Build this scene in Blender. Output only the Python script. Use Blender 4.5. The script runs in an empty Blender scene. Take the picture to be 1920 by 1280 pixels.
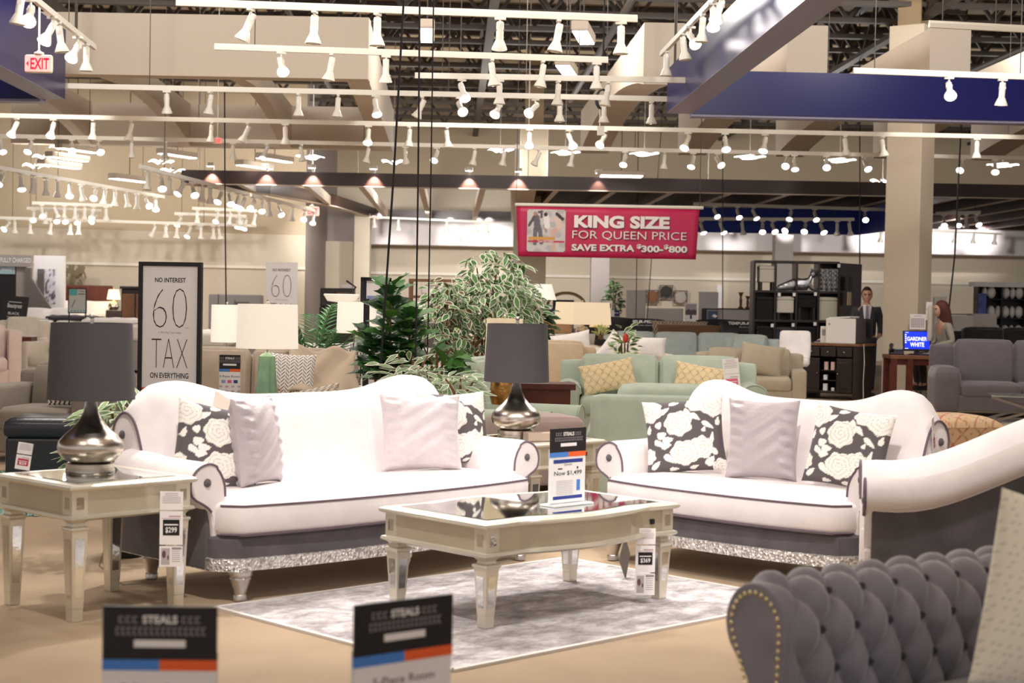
import bpy, bmesh, math, random
from mathutils import Vector, Matrix, Euler
random.seed(7)
sc = bpy.context.scene
PI = math.pi
# ------------------------------------------------------------------ camera, world, exposure, large lights
F = 3000.0; CAM_H = 1.46; PITCH = math.radians(1.394); ROLL = math.radians(1.03)
_f = Vector((0, math.cos(PITCH), -math.sin(PITCH)))
_r0 = Vector((1, 0, 0)); _u0 = Vector((0, math.sin(PITCH), math.cos(PITCH)))
_r = _r0 * math.cos(ROLL) + _u0 * math.sin(ROLL)
_u = _u0 * math.cos(ROLL) - _r0 * math.sin(ROLL)
cam_data = bpy.data.cameras.new('camera'); cam = bpy.data.objects.new('camera', cam_data)
sc.collection.objects.link(cam); sc.camera = cam
cam.matrix_world = Matrix(((_r.x, _u.x, -_f.x, 0), (_r.y, _u.y, -_f.y, 0), (_r.z, _u.z, -_f.z, CAM_H), (0, 0, 0, 1)))
cam_data.sensor_width = 36.0; cam_data.lens = F / 1920 * 36.0
cam_data.clip_end = 300
cam_data.dof.use_dof = True; cam_data.dof.focus_distance = 11.8; cam_data.dof.aperture_fstop = 3.8

sc.view_settings.view_transform = 'Standard'; sc.view_settings.look = 'None'
sc.view_settings.gamma = 1; sc.view_settings.use_curve_mapping = False
sc.view_settings.exposure = 0.0
world = bpy.data.worlds.new('store_ambient'); sc.world = world; world.use_nodes = True
wb = world.node_tree.nodes['Background']
wb.inputs[0].default_value = (1.0, 0.95, 0.91, 1); wb.inputs[1].default_value = 0.72

def light(name, kind, loc, power, target=None, size=0.5, spot=60, blend=0.6, col=(1, .955, .91)):
    d = bpy.data.lights.new(name, kind); d.energy = power; d.color = col
    if kind == 'AREA': d.shape = 'SQUARE'; d.size = size
    else: d.shadow_soft_size = size
    if kind == 'SPOT': d.spot_size = math.radians(spot); d.spot_blend = blend
    o = bpy.data.objects.new(name, d); sc.collection.objects.link(o); o.location = loc
    if target is not None:
        o.rotation_euler = (Vector(target) - Vector(loc)).to_track_quat('-Z', 'Y').to_euler()
    return o
# added unseen fill points over the sales floor (above the top of the frame)
for (x, y, z, p) in [(-3.5, 3, 5.5, 150), (3.5, 3, 5.5, 150), (-4.5, 8.5, 5.5, 170), (4.5, 8.5, 5.5, 170), (0, 12.3, 5.6, 230),
                     (-5, 16, 5.8, 330), (5, 16, 5.8, 330), (-2.6, 13.6, 5.7, 260), (3, 14.2, 5.7, 200), (-6.5, 22, 5.95, 420), (0, 22.4, 5.95, 420), (6.5, 22, 5.95, 420)]:
    light('ceiling_fill_light', 'POINT', (x, y, z), p, size=.35)
# added key and fill spots over the seating group (out of the frame above)
for (x, y, z, tx, ty, tz, p, s) in [(-1.2, 10.4, 4.1, -.9, 8.4, .5, 560, 62), (.6, 11.2, 4.1, .1, 9.0, .5, 440, 60), (1.0, 6.2, 4.1, 1.3, 8.6, .5, 400, 60),
                                 (2.6, 10.4, 4.1, 1.5, 8.5, .5, 520, 62), (-.9, 5.6, 4.1, -.7, 8.2, .5, 420, 60),
                                 (.4, 9.2, 4.1, .1, 7.5, .3, 260, 62), (-3.4, 9.3, 4.1, -2.0, 7.5, .4, 130, 55),
                                 (2.9, 4.2, 4.1, 2.0, 7.0, .5, 120, 55)]:
    light('added_seating_spot', 'SPOT', (x, y, z), p, (tx, ty, tz), size=.09, spot=s, blend=.8)

# ------------------------------------------------------------------ pixel <-> place helpers (1920 x 1280 frame)
def X_at(px, d, z):
    cz = _f.y * d + _f.z * (z - CAM_H)
    return ((px - 960) / F * cz - _r.y * d - _r.z * (z - CAM_H)) / _r.x
def ray(px, py):
    v = _f * F + _r * (px - 960) + _u * (640 - py)
    return v / v.y
def P(px, py, d):
    v = ray(px, py); return Vector((v.x * d, d, CAM_H + v.z * d))
def G(px, py, z=0.0):
    v = ray(px, py); d = (z - CAM_H) / v.z
    return Vector((v.x * d, d, z))
def z_at(px, py, d): return P(px, py, d).z
def yz_plane(px, py, z): return G(px, py, z)

# ------------------------------------------------------------------ materials
def lin(c):
    if isinstance(c, str):
        c = [int(c[i:i + 2], 16) / 255 for i in (1, 3, 5)]
        return tuple(x / 12.92 if x <= .04045 else ((x + .055) / 1.055) ** 2.4 for x in c)
    return tuple(c)
MATS = {}
def mat(name, col, rough=.6, metal=0.0, bump=0, scale=60, var=0, sheen=0, coat=0, emit=0, ecol=None, attr=False, spec=None, trans=0, varscale=None, stretch=None):
    if name in MATS: return MATS[name]
    m = bpy.data.materials.new(name); m.use_nodes = True; MATS[name] = m
    nt = m.node_tree; b = nt.nodes['Principled BSDF']; N = nt.nodes.new; L = nt.links.new
    c = lin(col) if col is not None else (.5, .5, .5)
    b.inputs['Base Color'].default_value = (*c, 1); b.inputs['Roughness'].default_value = rough; b.inputs['Metallic'].default_value = metal
    if spec is not None: b.inputs['Specular IOR Level'].default_value = spec
    if sheen: b.inputs['Sheen Weight'].default_value = sheen; b.inputs['Sheen Roughness'].default_value = .4
    if coat: b.inputs['Coat Weight'].default_value = coat; b.inputs['Coat Roughness'].default_value = .08
    if trans: b.inputs['Transmission Weight'].default_value = trans
    if emit:
        b.inputs['Emission Color'].default_value = (*(lin(ecol) if ecol else c), 1); b.inputs['Emission Strength'].default_value = emit
        m.cycles.emission_sampling = 'NONE'
    src = None
    if attr:
        a = N('ShaderNodeAttribute'); a.attribute_name = 'Col'; src = a.outputs['Color']; L(src, b.inputs['Base Color'])
    if bump or var:
        tc = N('ShaderNodeTexCoord'); mp = N('ShaderNodeMapping'); L(tc.outputs['Object'], mp.inputs[0])
        if stretch: mp.inputs['Scale'].default_value = stretch
        if bump:
            n = N('ShaderNodeTexNoise'); n.inputs['Scale'].default_value = scale; n.inputs['Detail'].default_value = 4; L(mp.outputs[0], n.inputs['Vector'])
            bp = N('ShaderNodeBump'); bp.inputs['Strength'].default_value = bump; bp.inputs['Distance'].default_value = .01
            L(n.outputs['Fac'], bp.inputs['Height']); L(bp.outputs[0], b.inputs['Normal'])
        if var:
            n2 = N('ShaderNodeTexNoise'); n2.inputs['Scale'].default_value = varscale or scale / 6; n2.inputs['Detail'].default_value = 5; L(mp.outputs[0], n2.inputs['Vector'])
            r = N('ShaderNodeMapRange'); r.inputs['From Min'].default_value = .3; r.inputs['From Max'].default_value = .7
            r.inputs['To Min'].default_value = 1 - var; r.inputs['To Max'].default_value = 1 + var; L(n2.outputs['Fac'], r.inputs['Value'])
            mx = N('ShaderNodeMix'); mx.data_type = 'RGBA'; mx.blend_type = 'MULTIPLY'; mx.inputs['Factor'].default_value = 1
            if src is not None: L(src, mx.inputs['A'])
            else: mx.inputs['A'].default_value = (*c, 1)
            L(r.outputs[0], mx.inputs['B']); L(mx.outputs['Result'], b.inputs['Base Color'])
    return m
white_velvet = mat('white_velvet', '#f0e8e8', .85, bump=.15, scale=220, var=.05, varscale=9, sheen=.35)
grey_velvet = mat('charcoal_velvet', '#5a5458', .8, bump=.15, scale=200, var=.22, varscale=7, sheen=.5)
piping_m = mat('dark_piping', '#6a5a66', .7)
silver_leaf = mat('silver_leaf', '#cfc9c4', .32, .9, bump=.12, scale=60)
champagne = mat('champagne_lacquer', '#ddd6c6', .34, .55, bump=.05, scale=30, var=.06)
champagne_dark = mat('champagne_panel', '#c9c0ab', .32, .55, bump=.03, scale=40, var=.05)
mirror = mat('antique_mirror', '#d9dbd8', .07, 1.0, bump=.12, scale=14)
mirror_top = mat('mirror_top', '#c9cdc8', .035, 1.0)
nickel = mat('brushed_nickel', '#cfc6bd', .26, 1.0, bump=.06, scale=30, stretch=(40, 40, 1))
shade_black = mat('charcoal_shade_fabric', '#4b474a', .9, bump=.2, scale=260)
shade_white = mat('white_shade_fabric', '#f4efe6', .9, bump=.1, scale=240, emit=.5, ecol='#fff1dd')
shade_cream = mat('cream_shade_fabric', '#f3e3c4', .9, bump=.1, scale=240, emit=.3, ecol='#ffe6bf')
black_m = mat('black_paint', '#17131a', .5)
blackwood = mat('espresso_wood', '#2a1e1c', .4, var=.25, scale=30, stretch=(1, 1, 8), bump=.04)
redwood = mat('cherry_wood', '#5e2a1c', .38, var=.25, scale=40, bump=.04)
brownwood = mat('walnut_wood', '#7a5233', .45, var=.25, scale=40, bump=.04)
beam_m = mat('brown_fascia', '#3a241f', .38, var=.08, scale=20)
rafter_m = mat('pale_rafter_paint', '#cdbdac', .5)
wall_m = mat('beige_wall_paint', '#d6cab6', .8, bump=.05, scale=80, var=.02)
wall_hi = mat('white_band_paint', '#e9e2e0', .75, bump=.04, scale=80)
grey_wall = mat('grey_wall_paint', '#aaa09c', .8, bump=.04, scale=80)
trim_m = mat('white_trim_paint', '#efe8da', .5)
bulk_m = mat('bulkhead_paint', '#d8cab8', .75, bump=.03, scale=60)
blue_m = mat('cobalt_satin_paint', '#11115c', .3, bump=.02, scale=6, spec=.35)
blue_lt = mat('blue_soffit_paint', '#8f8aa8', .35)
steel_dk = mat('dark_roof_steel', '#4a4038', .6)
col_br = mat('tan_steel_paint', '#9c8768', .6)
white_metal = mat('white_lamp_metal', '#efe9dd', .35)
rail_m = mat('white_rail_metal', '#f0e9dc', .4)
bulb_on = mat('lit_bulb', '#ffffff', .3, emit=14, ecol='#fff4f4')
bulb_off = mat('unlit_bulb', '#f2ece0', .15)
panel_on = mat('lit_panel', '#ffffff', .4, emit=7, ecol='#fff8f2'); panel_on.cycles.emission_sampling = 'AUTO'
paper = mat('white_card', '#f6f2f2', .5)
paper_g = mat('light_grey_print', '#b9b2b4', .6)
ink = mat('dark_ink', '#2a2228', .6)
ink_lt = mat('grey_ink', '#9a9296', .6)
black_card = mat('black_card', '#171216', .45)
sign_blue = mat('sign_blue', '#4a86d8', .45); sign_orange = mat('sign_orange', '#f4652a', .45)
sign_navy = mat('sign_navy', '#2c3e92', .45); sign_pink = mat('sign_pink', '#e86a8a', .45); sign_red = mat('sign_crimson', '#c22450', .5)
acrylic = mat('clear_acrylic_edge', '#f2f2f6', .08, coat=.5)
leafm = mat('leaf_colours', None, .45, attr=True, spec=.4)
attr_fabric = mat('printed_fabric', None, .85, attr=True, bump=.2, scale=240, sheen=.15)
attr_print = mat('printed_picture', None, .5, attr=True)
skin_m = mat('skin_tone', None, .55, attr=True)
chrome = mat('polished_chrome', '#d8d8d8', .12, 1)
blacklea = mat('black_leather', '#1a1718', .35, bump=.1, scale=40)
pot_m = mat('dark_planter', '#1d1714', .5)
glassm = mat('smoked_glass', '#aab4ae', .06, .6)

# ------------------------------------------------------------------ mesh builder
class MB:
    def __init__(s): s.v = []; s.f = []; s.m = []; s.sm = []; s.c = []; s.hasc = False
    def add(s, vs, fs, mi=0, sm=False, M=None, cols=None):
        o = len(s.v)
        if M is not None: vs = [M @ Vector(p) for p in vs]
        s.v += [tuple(p) for p in vs]
        for f in fs: s.f.append([o + i for i in f]); s.m.append(mi); s.sm.append(sm)
        if cols is None: s.c += [(1, 1, 1, 1)] * len(vs)
        else:
            s.hasc = True
            if isinstance(cols, tuple): cols = [cols] * len(vs)
            s.c += [(*c[:3], 1) for c in cols]
        return s
    def box(s, x0, x1, y0, y1, z0, z1, mi=0, M=None, cols=None):
        vs = [(x, y, z) for z in (z0, z1) for y in (y0, y1) for x in (x0, x1)]
        return s.add(vs, [(0, 2, 3, 1), (4, 5, 7, 6), (0, 1, 5, 4), (2, 6, 7, 3), (0, 4, 6, 2), (1, 3, 7, 5)], mi, False, M, cols)
    def bar(s, a, b, w, h, mi=0, cols=None):
        a = Vector(a); b = Vector(b); d = (b - a); n = d.normalized()
        up = Vector((0, 0, 1)) if abs(n.z) < .98 else Vector((0, 1, 0))
        sx = n.cross(up).normalized() * w / 2; sy = sx.cross(n).normalized() * h / 2
        vs = [p + sx * i + sy * j for p in (a, b) for (i, j) in ((-1, -1), (1, -1), (1, 1), (-1, 1))]
        return s.add(vs, [(0, 3, 2, 1), (4, 5, 6, 7), (0, 1, 5, 4), (1, 2, 6, 5), (2, 3, 7, 6), (3, 0, 4, 7)], mi, False, None, cols)
    def tube(s, pts, r, n=8, mi=0, cap=True, M=None, cols=None, closed=False):
        pts = [Vector(p) for p in pts]; R = r if isinstance(r, (list, tuple)) else [r] * len(pts)
        vs = []; fs = []; prev = None; k = len(pts)
        for i, p in enumerate(pts):
            if closed: t = pts[(i + 1) % k] - pts[i - 1]
            else: t = pts[min(i + 1, k - 1)] - pts[max(i - 1, 0)]
            t.normalize()
            if prev is None:
                a = Vector((0, 0, 1)) if abs(t.z) < .9 else Vector((1, 0, 0)); u = t.cross(a).normalized()
            else: u = (prev - t * prev.dot(t)).normalized()
            prev = u; w = t.cross(u)
            for j in range(n):
                an = 2 * PI * j / n; vs.append(p + (u * math.cos(an) + w * math.sin(an)) * R[i])
        for i in range(k if closed else k - 1):
            for j in range(n):
                a = i * n + j; b = i * n + (j + 1) % n; c = ((i + 1) % k) * n
                fs.append((a, b, c + (j + 1) % n, c + j))
        if cap and not closed: fs.append(tuple(range(n))[::-1]); fs.append(tuple(range((k - 1) * n, k * n)))
        return s.add(vs, fs, mi, True, M, cols)
    def lathe(s, prof, n=24, mi=0, M=None, cols=None, cap=True):
        vs = []; fs = []
        for (r, z) in prof:
            for j in range(n): vs.append((r * math.cos(2 * PI * j / n), r * math.sin(2 * PI * j / n), z))
        k = len(prof)
        for i in range(k - 1):
            for j in range(n): fs.append((i * n + j, i * n + (j + 1) % n, (i + 1) * n + (j + 1) % n, (i + 1) * n + j))
        if cap: fs.append(tuple(range(n))[::-1]); fs.append(tuple(range((k - 1) * n, k * n)))
        return s.add(vs, fs, mi, True, M, cols)
    def prism(s, poly, lo, hi, ax='xyz', mi=0, sm=False, M=None, cols=None):
        # poly in the first two axes of ax, extruded along the third
        def w(a, b, c):
            d = dict(zip(ax, (a, b, c))); return (d['x'], d['y'], d['z'])
        n = len(poly)
        vs = [w(a, b, lo) for a, b in poly] + [w(a, b, hi) for a, b in poly]
        fs = [tuple(range(n))[::-1], tuple(range(n, 2 * n))] + [(i, (i + 1) % n, n + (i + 1) % n, n + i) for i in range(n)]
        return s.add(vs, fs, mi, sm, M, cols)
    def loft(s, rings, mi=0, cap=True, closed=True, sm=True, M=None, cols=None):
        n = len(rings[0]); vs = [p for r in rings for p in r]; fs = []
        for i in range(len(rings) - 1):
            for j in range(n if closed else n - 1):
                fs.append((i * n + j, i * n + (j + 1) % n, (i + 1) * n + (j + 1) % n, (i + 1) * n + j))
        if cap: fs.append(tuple(range(n))[::-1]); fs.append(tuple(range((len(rings) - 1) * n, len(rings) * n)))
        return s.add(vs, fs, mi, sm, M, cols)
    def rbox(s, sx, sy, sz, r, n=8, puff=(0, 0, 0), mi=0, M=None, cols=None, jig=0):
        # rounded, puffed cushion centred on the origin
        h = (sx / 2, sy / 2, sz / 2); vs = []; fs = []; idx = {}
        def vert(p):
            k = tuple(round(c, 5) for c in p)
            if k in idx: return idx[k]
            q = Vector([math.sin(p[i] * PI / 2) * h[i] for i in range(3)])
            inn = Vector([max(-(h[i] - r), min(h[i] - r, q[i])) for i in range(3)])
            dlt = q - inn
            if dlt.length > 1e-9:
                dn = dlt.normalized(); q = inn + dn * min(r, dlt.length * 1.0 if max(abs(c) for c in p) < 1 else r)
            x, y, z = p
            q += Vector((puff[0] * x * (1 - y * y) * (1 - z * z), puff[1] * y * (1 - x * x) * (1 - z * z), puff[2] * z * (1 - x ** 4) * (1 - y ** 4)))
            if jig: q += Vector((0, 0, 1)) * jig * math.sin(7 * x + 3 * y + z) * math.cos(5 * y - 2 * x)
            idx[k] = len(vs); vs.append(q); return idx[k]
        for axn in range(3):
            for sg in (-1, 1):
                for i in range(n):
                    for j in range(n):
                        q = []
                        for (a, b) in ((i, j), (i + 1, j), (i + 1, j + 1), (i, j + 1)):
                            p = [0, 0, 0]; p[axn] = sg; p[(axn + 1) % 3] = -1 + 2 * a / n; p[(axn + 2) % 3] = -1 + 2 * b / n
                            q.append(vert(tuple(p)))
                        fs.append(q if sg > 0 else q[::-1])
        return s.add(vs, fs, mi, True, M, cols)
    def text(s, t, x, z, h, w=None, align='c', bold=0, mi=0, y=0, M=None):
        vs, fs, (x0, x1, y0, y1) = text_mesh(t, bold)
        k = h / max(y1 - y0, 1e-6); kx = k if w is None else w / max(x1 - x0, 1e-6)
        ww = (x1 - x0) * kx; ox = x - (ww / 2 if align == 'c' else 0 if align == 'l' else ww)
        return s.add([(ox + (a - x0) * kx, y, z + (b - y0) * k) for a, b in vs], fs, mi, False, M)
    def rect(s, x0, x1, z0, z1, y=0, mi=0, M=None, cols=None):
        return s.add([(x0, y, z0), (x1, y, z0), (x1, y, z1), (x0, y, z1)], [(0, 1, 2, 3)], mi, False, M, cols)
    def ball(s, c, rx, ry=None, rz=None, n=12, mi=0, M=None, cols=None):
        ry = ry or rx; rz = rz or rx; vs = []; fs = []
        m = n // 2
        for i in range(m + 1):
            t = PI * i / m
            for j in range(n):
                p = 2 * PI * j / n
                vs.append((c[0] + rx * math.sin(t) * math.cos(p), c[1] + ry * math.sin(t) * math.sin(p), c[2] + rz * math.cos(t)))
        for i in range(m):
            for j in range(n): fs.append((i * n + j, (i + 1) * n + j, (i + 1) * n + (j + 1) % n, i * n + (j + 1) % n))
        return s.add(vs, fs, mi, True, M, cols)
_tc = {}
def text_mesh(t, bold=0):
    k = (t, bold)
    if k in _tc: return _tc[k]
    cu = bpy.data.curves.new('t', 'FONT'); cu.body = t; cu.size = 1; cu.offset = bold; cu.resolution_u = 3
    o = bpy.data.objects.new('t', cu); sc.collection.objects.link(o)
    dg = bpy.context.evaluated_depsgraph_get(); me = bpy.data.meshes.new_from_object(o.evaluated_get(dg))
    vs = [(v.co.x, v.co.y) for v in me.vertices]; fs = [tuple(p.vertices) for p in me.polygons]
    bpy.data.objects.remove(o); bpy.data.curves.remove(cu); bpy.data.meshes.remove(me)
    xs = [a for a, b in vs] or [0, 1]; ys = [b for a, b in vs] or [0, 1]
    _tc[k] = (vs, fs, (min(xs), max(xs), min(ys), max(ys))); return _tc[k]

COL = sc.collection
def mesh_of(name, mb, mats, sharp=40):
    me = bpy.data.meshes.new(name); me.from_pydata(mb.v, [], mb.f)
    for m in (mats if isinstance(mats, (list, tuple)) else [mats]): me.materials.append(m)
    me.polygons.foreach_set('material_index', mb.m); me.polygons.foreach_set('use_smooth', mb.sm)
    if mb.hasc:
        a = me.color_attributes.new('Col', 'FLOAT_COLOR', 'POINT')
        a.data.foreach_set('color', [x for c in mb.c for x in c])
    bm = bmesh.new(); bm.from_mesh(me); bmesh.ops.recalc_face_normals(bm, faces=bm.faces); bm.to_mesh(me); bm.free()
    if any(mb.sm): me.set_sharp_from_angle(angle=math.radians(sharp))
    me.update(); return me
def obj(name, mb, mats, parent=None, loc=(0, 0, 0), rot=None, bevel=0, sharp=40, label=None):
    me = mb if isinstance(mb, bpy.types.Mesh) else mesh_of(name, mb, mats, sharp)
    o = bpy.data.objects.new(name, me); COL.objects.link(o); o.location = loc
    if rot is not None: o.rotation_euler = rot
    if parent is not None: o.parent = parent
    if bevel:
        b = o.modifiers.new('bevel', 'BEVEL'); b.width = bevel; b.segments = 2; b.limit_method = 'ANGLE'; b.angle_limit = math.radians(50)
    if label: o['label'] = label
    return o
def tag(o, label, cat, group=None, kind=None):
    o['label'] = label; o['category'] = cat
    if group: o['group'] = group
    if kind: o['kind'] = kind
    return o
def thing(name, label, cat, loc=(0, 0, 0), rz=0, group=None, rot=None):
    o = bpy.data.objects.new(name, None); COL.objects.link(o); o.location = loc; o.empty_display_size = .1
    o.rotation_euler = rot if rot is not None else (0, 0, rz)
    return tag(o, label, cat, group)
def struct(name, mb, m, label=None, **k):
    o = obj(name, mb, m, **k); o['kind'] = 'structure'
    if label: o['label'] = label; o['category'] = name.split('_')[0]
    return o
def dup(root, loc, rz, label, group=None):
    r = root.copy(); COL.objects.link(r); r.location = loc; r.rotation_euler = (0, 0, rz); r['label'] = label
    if group: r['group'] = group
    for ch in list(root.children):
        c = ch.copy(); COL.objects.link(c); c.parent = r
        for g in list(ch.children):
            d = g.copy(); COL.objects.link(d); d.parent = c
    return r
def cr(pts, n=3, closed=False):
    out = []; k = len(pts)
    for i in range(k - 1):
        p0 = pts[max(0, i - 1)]; p1 = pts[i]; p2 = pts[i + 1]; p3 = pts[min(k - 1, i + 2)]
        for j in range(n):
            t = j / n; out.append(tuple(.5 * (2 * b + (c - a) * t + (2 * a - 5 * b + 4 * c - d) * t * t + (3 * b - a - 3 * c + d) * t ** 3) for a, b, c, d in zip(p0, p1, p2, p3)))
    out.append(pts[-1]); return out
def T(x=0, y=0, z=0, rx=0, ry=0, rz=0):
    return Matrix.Translation((x, y, z)) @ Euler((math.radians(rx), math.radians(ry), math.radians(rz))).to_matrix().to_4x4()
R = math.radians
ORD = ['first', 'second', 'third', 'fourth', 'fifth', 'sixth', 'seventh', 'eighth', 'ninth', 'tenth', 'eleventh', 'twelfth', 'thirteenth', 'fourteenth', 'fifteenth', 'sixteenth', 'seventeenth', 'eighteenth', 'nineteenth', 'twentieth', 'twenty-first', 'twenty-second', 'twenty-third', 'twenty-fourth', 'twenty-fifth', 'twenty-sixth', 'twenty-seventh', 'twenty-eighth', 'twenty-ninth', 'thirtieth']
# ================================================================== THE SETTING
carpet = mat('tan_carpet', '#b0987b', .95, bump=.5, scale=420, var=.07, varscale=3, sheen=.2)
m = MB(); m.box(-45, 45, -6, 62, -.1, 0); struct('floor', m, carpet)
m = MB(); m.box(-16, -6.3, 17.5, 26, 0, .006); struct('trim_1', m, mat('pale_aisle_tile', '#ecdcc6', .35, bump=.02, scale=20), 'pale peach tiled aisle crossing the carpet at far left')
deck = mat('beige_roof_deck', '#b8a384', .8)
m = MB(); m.box(-45, 45, -6, 62, 7.3, 7.4); struct('ceiling', m, deck)
# wall materials with vertical siding ribs above
def siding(name, col):
    mm = mat(name, col, .7); nt = mm.node_tree; b = nt.nodes['Principled BSDF']
    tc = nt.nodes.new('ShaderNodeTexCoord'); w = nt.nodes.new('ShaderNodeTexWave'); w.inputs['Scale'].default_value = .55; w.wave_profile = 'SAW'
    bp = nt.nodes.new('ShaderNodeBump'); bp.inputs['Strength'].default_value = .5; bp.inputs['Distance'].default_value = .05
    nt.links.new(tc.outputs['Object'], w.inputs['Vector']); nt.links.new(w.outputs['Fac'], bp.inputs['Height']); nt.links.new(bp.outputs[0], b.inputs['Normal'])
    return mm
side_m = siding('beige_siding', '#c0ae92')
# left part of the back wall (nearer), then the step back to the rest
LA = Vector((X_at(-260, 36.2, 2.3), 36.2)); LB = Vector((X_at(572, 38.6, 2.3), 38.6))
def wallseg(name, a, b, z0, z1, t, m, **k):
    a = Vector((a[0], a[1], 0)); b = Vector((b[0], b[1], 0)); d = (b - a).normalized(); n = Vector((-d.y, d.x, 0))
    mb = MB(); q = [a, b, b + n * t, a + n * t]
    mb.prism([(p.x, p.y) for p in q], z0, z1); return struct(name, mb, m, **k)
zs = z_at(300, 432, 37.3)
wallseg('wall_left_back', LA, LB, 0, zs, .3, wall_m)
wallseg('wall_left_upper', LA, LB, zs, 7.3, .3, side_m)
nrm = Vector((LB.y - LA.y, -(LB.x - LA.x))).normalized()
def strip(name, a, b, z0, z1, out, m, lab):
    a2 = Vector(a) + nrm * out; b2 = Vector(b) + nrm * out
    return wallseg(name, a2, b2, z0, z1, out, m, label=lab)
strip('trim_2', LA, LB, z_at(300, 499, 37.4), z_at(300, 494, 37.4), .05, trim_m, 'white chair rail strip along the left back wall')
wallseg('wall_step', (LB.x, LB.y), (LB.x + .02, 45.2), 0, 7.3, .25, grey_wall)
XB = X_at(690, 45, 3)
m = MB(); m.box(LB.x, 40, 45.2, 45.5, 0, 7.3); struct('wall_back', m, wall_m)
m = MB(); m.box(LB.x, 40, 45.1, 45.2, z_at(860, 345, 45), 7.3); struct('wall_back_upper', m, side_m)
m = MB(); m.box(XB, 40, 44.2, 45.19, z_at(900, 461, 44.2), z_at(900, 405, 44.2)); struct('wall_soffit_band', m, wall_hi)
m = MB(); m.box(XB, 40, 45.12, 45.19, z_at(1000, 519, 45), z_at(1000, 514, 45)); struct('trim_3', m, trim_m, 'thin pale rail along the far back wall')
def colbox(name, x0, x1, d, y0, y1, depth, mt, lab, zb=0, ztop=None):
    a = X_at(x0, d, 2); b = X_at(x1, d, 2); z1 = ztop if ztop else z_at((x0 + x1) / 2, y0, d)
    m = MB(); m.box(a, b, d, d + depth, zb, z1); return struct(name, m, mt, lab)
colbox('wall_grey_pier', 569, 664, 43, 412, 0, .5, grey_wall, 'grey wall pier beyond the small tax sign', ztop=3.9)
colbox('wall_low_panel', 602, 661, 42.7, 452, 0, .25, wall_m, 'low beige wall panel in front of the grey pier')
colbox('wall_pier_beige', 663, 692, 42, 400, 0, .45, wall_m, 'beige pier left of the white lit wall band')
colbox('wall_grey_column', 1108, 1142, 41, 0, 0, .5, grey_wall, 'grey column below the crimson banner', ztop=3.9)
colbox('wall_grey_column_right', 1452, 1486, 43.5, 0, 0, .5, grey_wall, 'grey column behind the dark shelf unit', ztop=3.6)
# columns standing on the floor
def column(name, cx, cy, s, rz, ztop, lab, steel=True):
    t = thing(name, lab, 'column', (cx, cy, 0), rz)
    m = MB(); m.box(-s / 2, s / 2, -s / 2, s / 2, 0, ztop); obj('cladding', m, mat('column_cladding', '#cdbfa9', .75, bump=.05, scale=80), t, bevel=.012)
    m = MB(); w = s * .33; m.box(-w, w, -w, -w * .8, ztop, 7.29); m.box(-w, w, w * .8, w, ztop, 7.29); m.box(-w * .1, w * .1, -w * .8, w * .8, ztop, 7.29)
    obj('steel_post', m, col_br, t); return t
column('column', X_at(1709, 25.6, 3), 25.75, .58, R(-35), z_at(1712, 48, 25.6), 'tall beige clad column behind the desk with the blue screen')
column('column', X_at(1000, 36, 4), 36.3, .62, 0, z_at(1000, 240, 36), 'beige column rising behind the crimson banner')
colbox('trim_4', 961, 971, 35.5, 270, 0, .12, trim_m, 'narrow white post left of the banner column', zb=0)

# ------------------------------------------------------------------ roof joists, girders, pipes
def joist_mesh(L, h, pitch):
    m = MB(); n = int(L / pitch)
    m.box(-L / 2, L / 2, -.09, .09, h - .09, h); m.box(-L / 2, L / 2, -.075, .075, 0, .08)
    for i in range(n):
        x = -L / 2 + i * pitch
        m.bar((x, 0, .05), (x + pitch / 2, 0, h - .05), .07, .06); m.bar((x + pitch / 2, 0, h - .05), (x + pitch, 0, .05), .07, .06)
    return mesh_of('roof_joist', m, steel_dk)
jm = joist_mesh(40, 1.0, 1.25)
def joist(y, x, z, rz, lab, grp, me=None, nm='roof_joist'):
    o = obj(nm, me or jm, None, loc=(x, y, z), rot=(0, 0, rz)); return tag(o, lab, 'roof joist', grp)
k = 0; y = 13.0
while y < 44.5:
    joist(y, .6 * math.sin(k * 2.3), 6.28, R(2.2), 'dark open-web steel roof joist running across the ceiling', 'cross roof joists'); y += 1.55; k += 1
gm = joist_mesh(34, .95, 2.0)
for x in (-14.5, -7.6, -.5, 6.4, 13.4):
    joist(28.5, x, 6.1, R(92.2), 'heavy dark roof girder running away from the camera', 'long roof girders', gm, 'roof_girder')
m = MB()
for i in range(16): m.bar((-15 + i * 2, 0, 0), (-14 + i * 2, 1.55, .3), .05, .05); 
for (x, z, r, lab) in [(-3.2, 6.05, .05, 'thin sprinkler pipe left under the roof joists'), (2.1, 6.0, .06, 'sprinkler pipe above the middle tracks'), (4.8, 6.02, .05, 'sprinkler pipe above the right arched fins'), (9.3, 6.0, .06, 'sprinkler pipe far right under the roof')]:
    m = MB(); m.tube([(x, 14, z), (x - .9, 36, z)], r, 8); tag(obj('sprinkler_pipe', m, steel_dk), lab, 'pipe')
rn = random.Random(3)
for i in range(16):
    x = rn.uniform(-9, 9); y0 = rn.uniform(17, 38)
    m = MB(); m.bar((x, y0, 6.45), (x + rn.choice((-1.6, 1.6)), y0 + 1.55 * 2, 7.2), .07, .07)
    tag(obj('roof_brace', m, steel_dk), 'dark diagonal steel brace between the roof joists', 'brace', 'roof braces')

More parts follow.
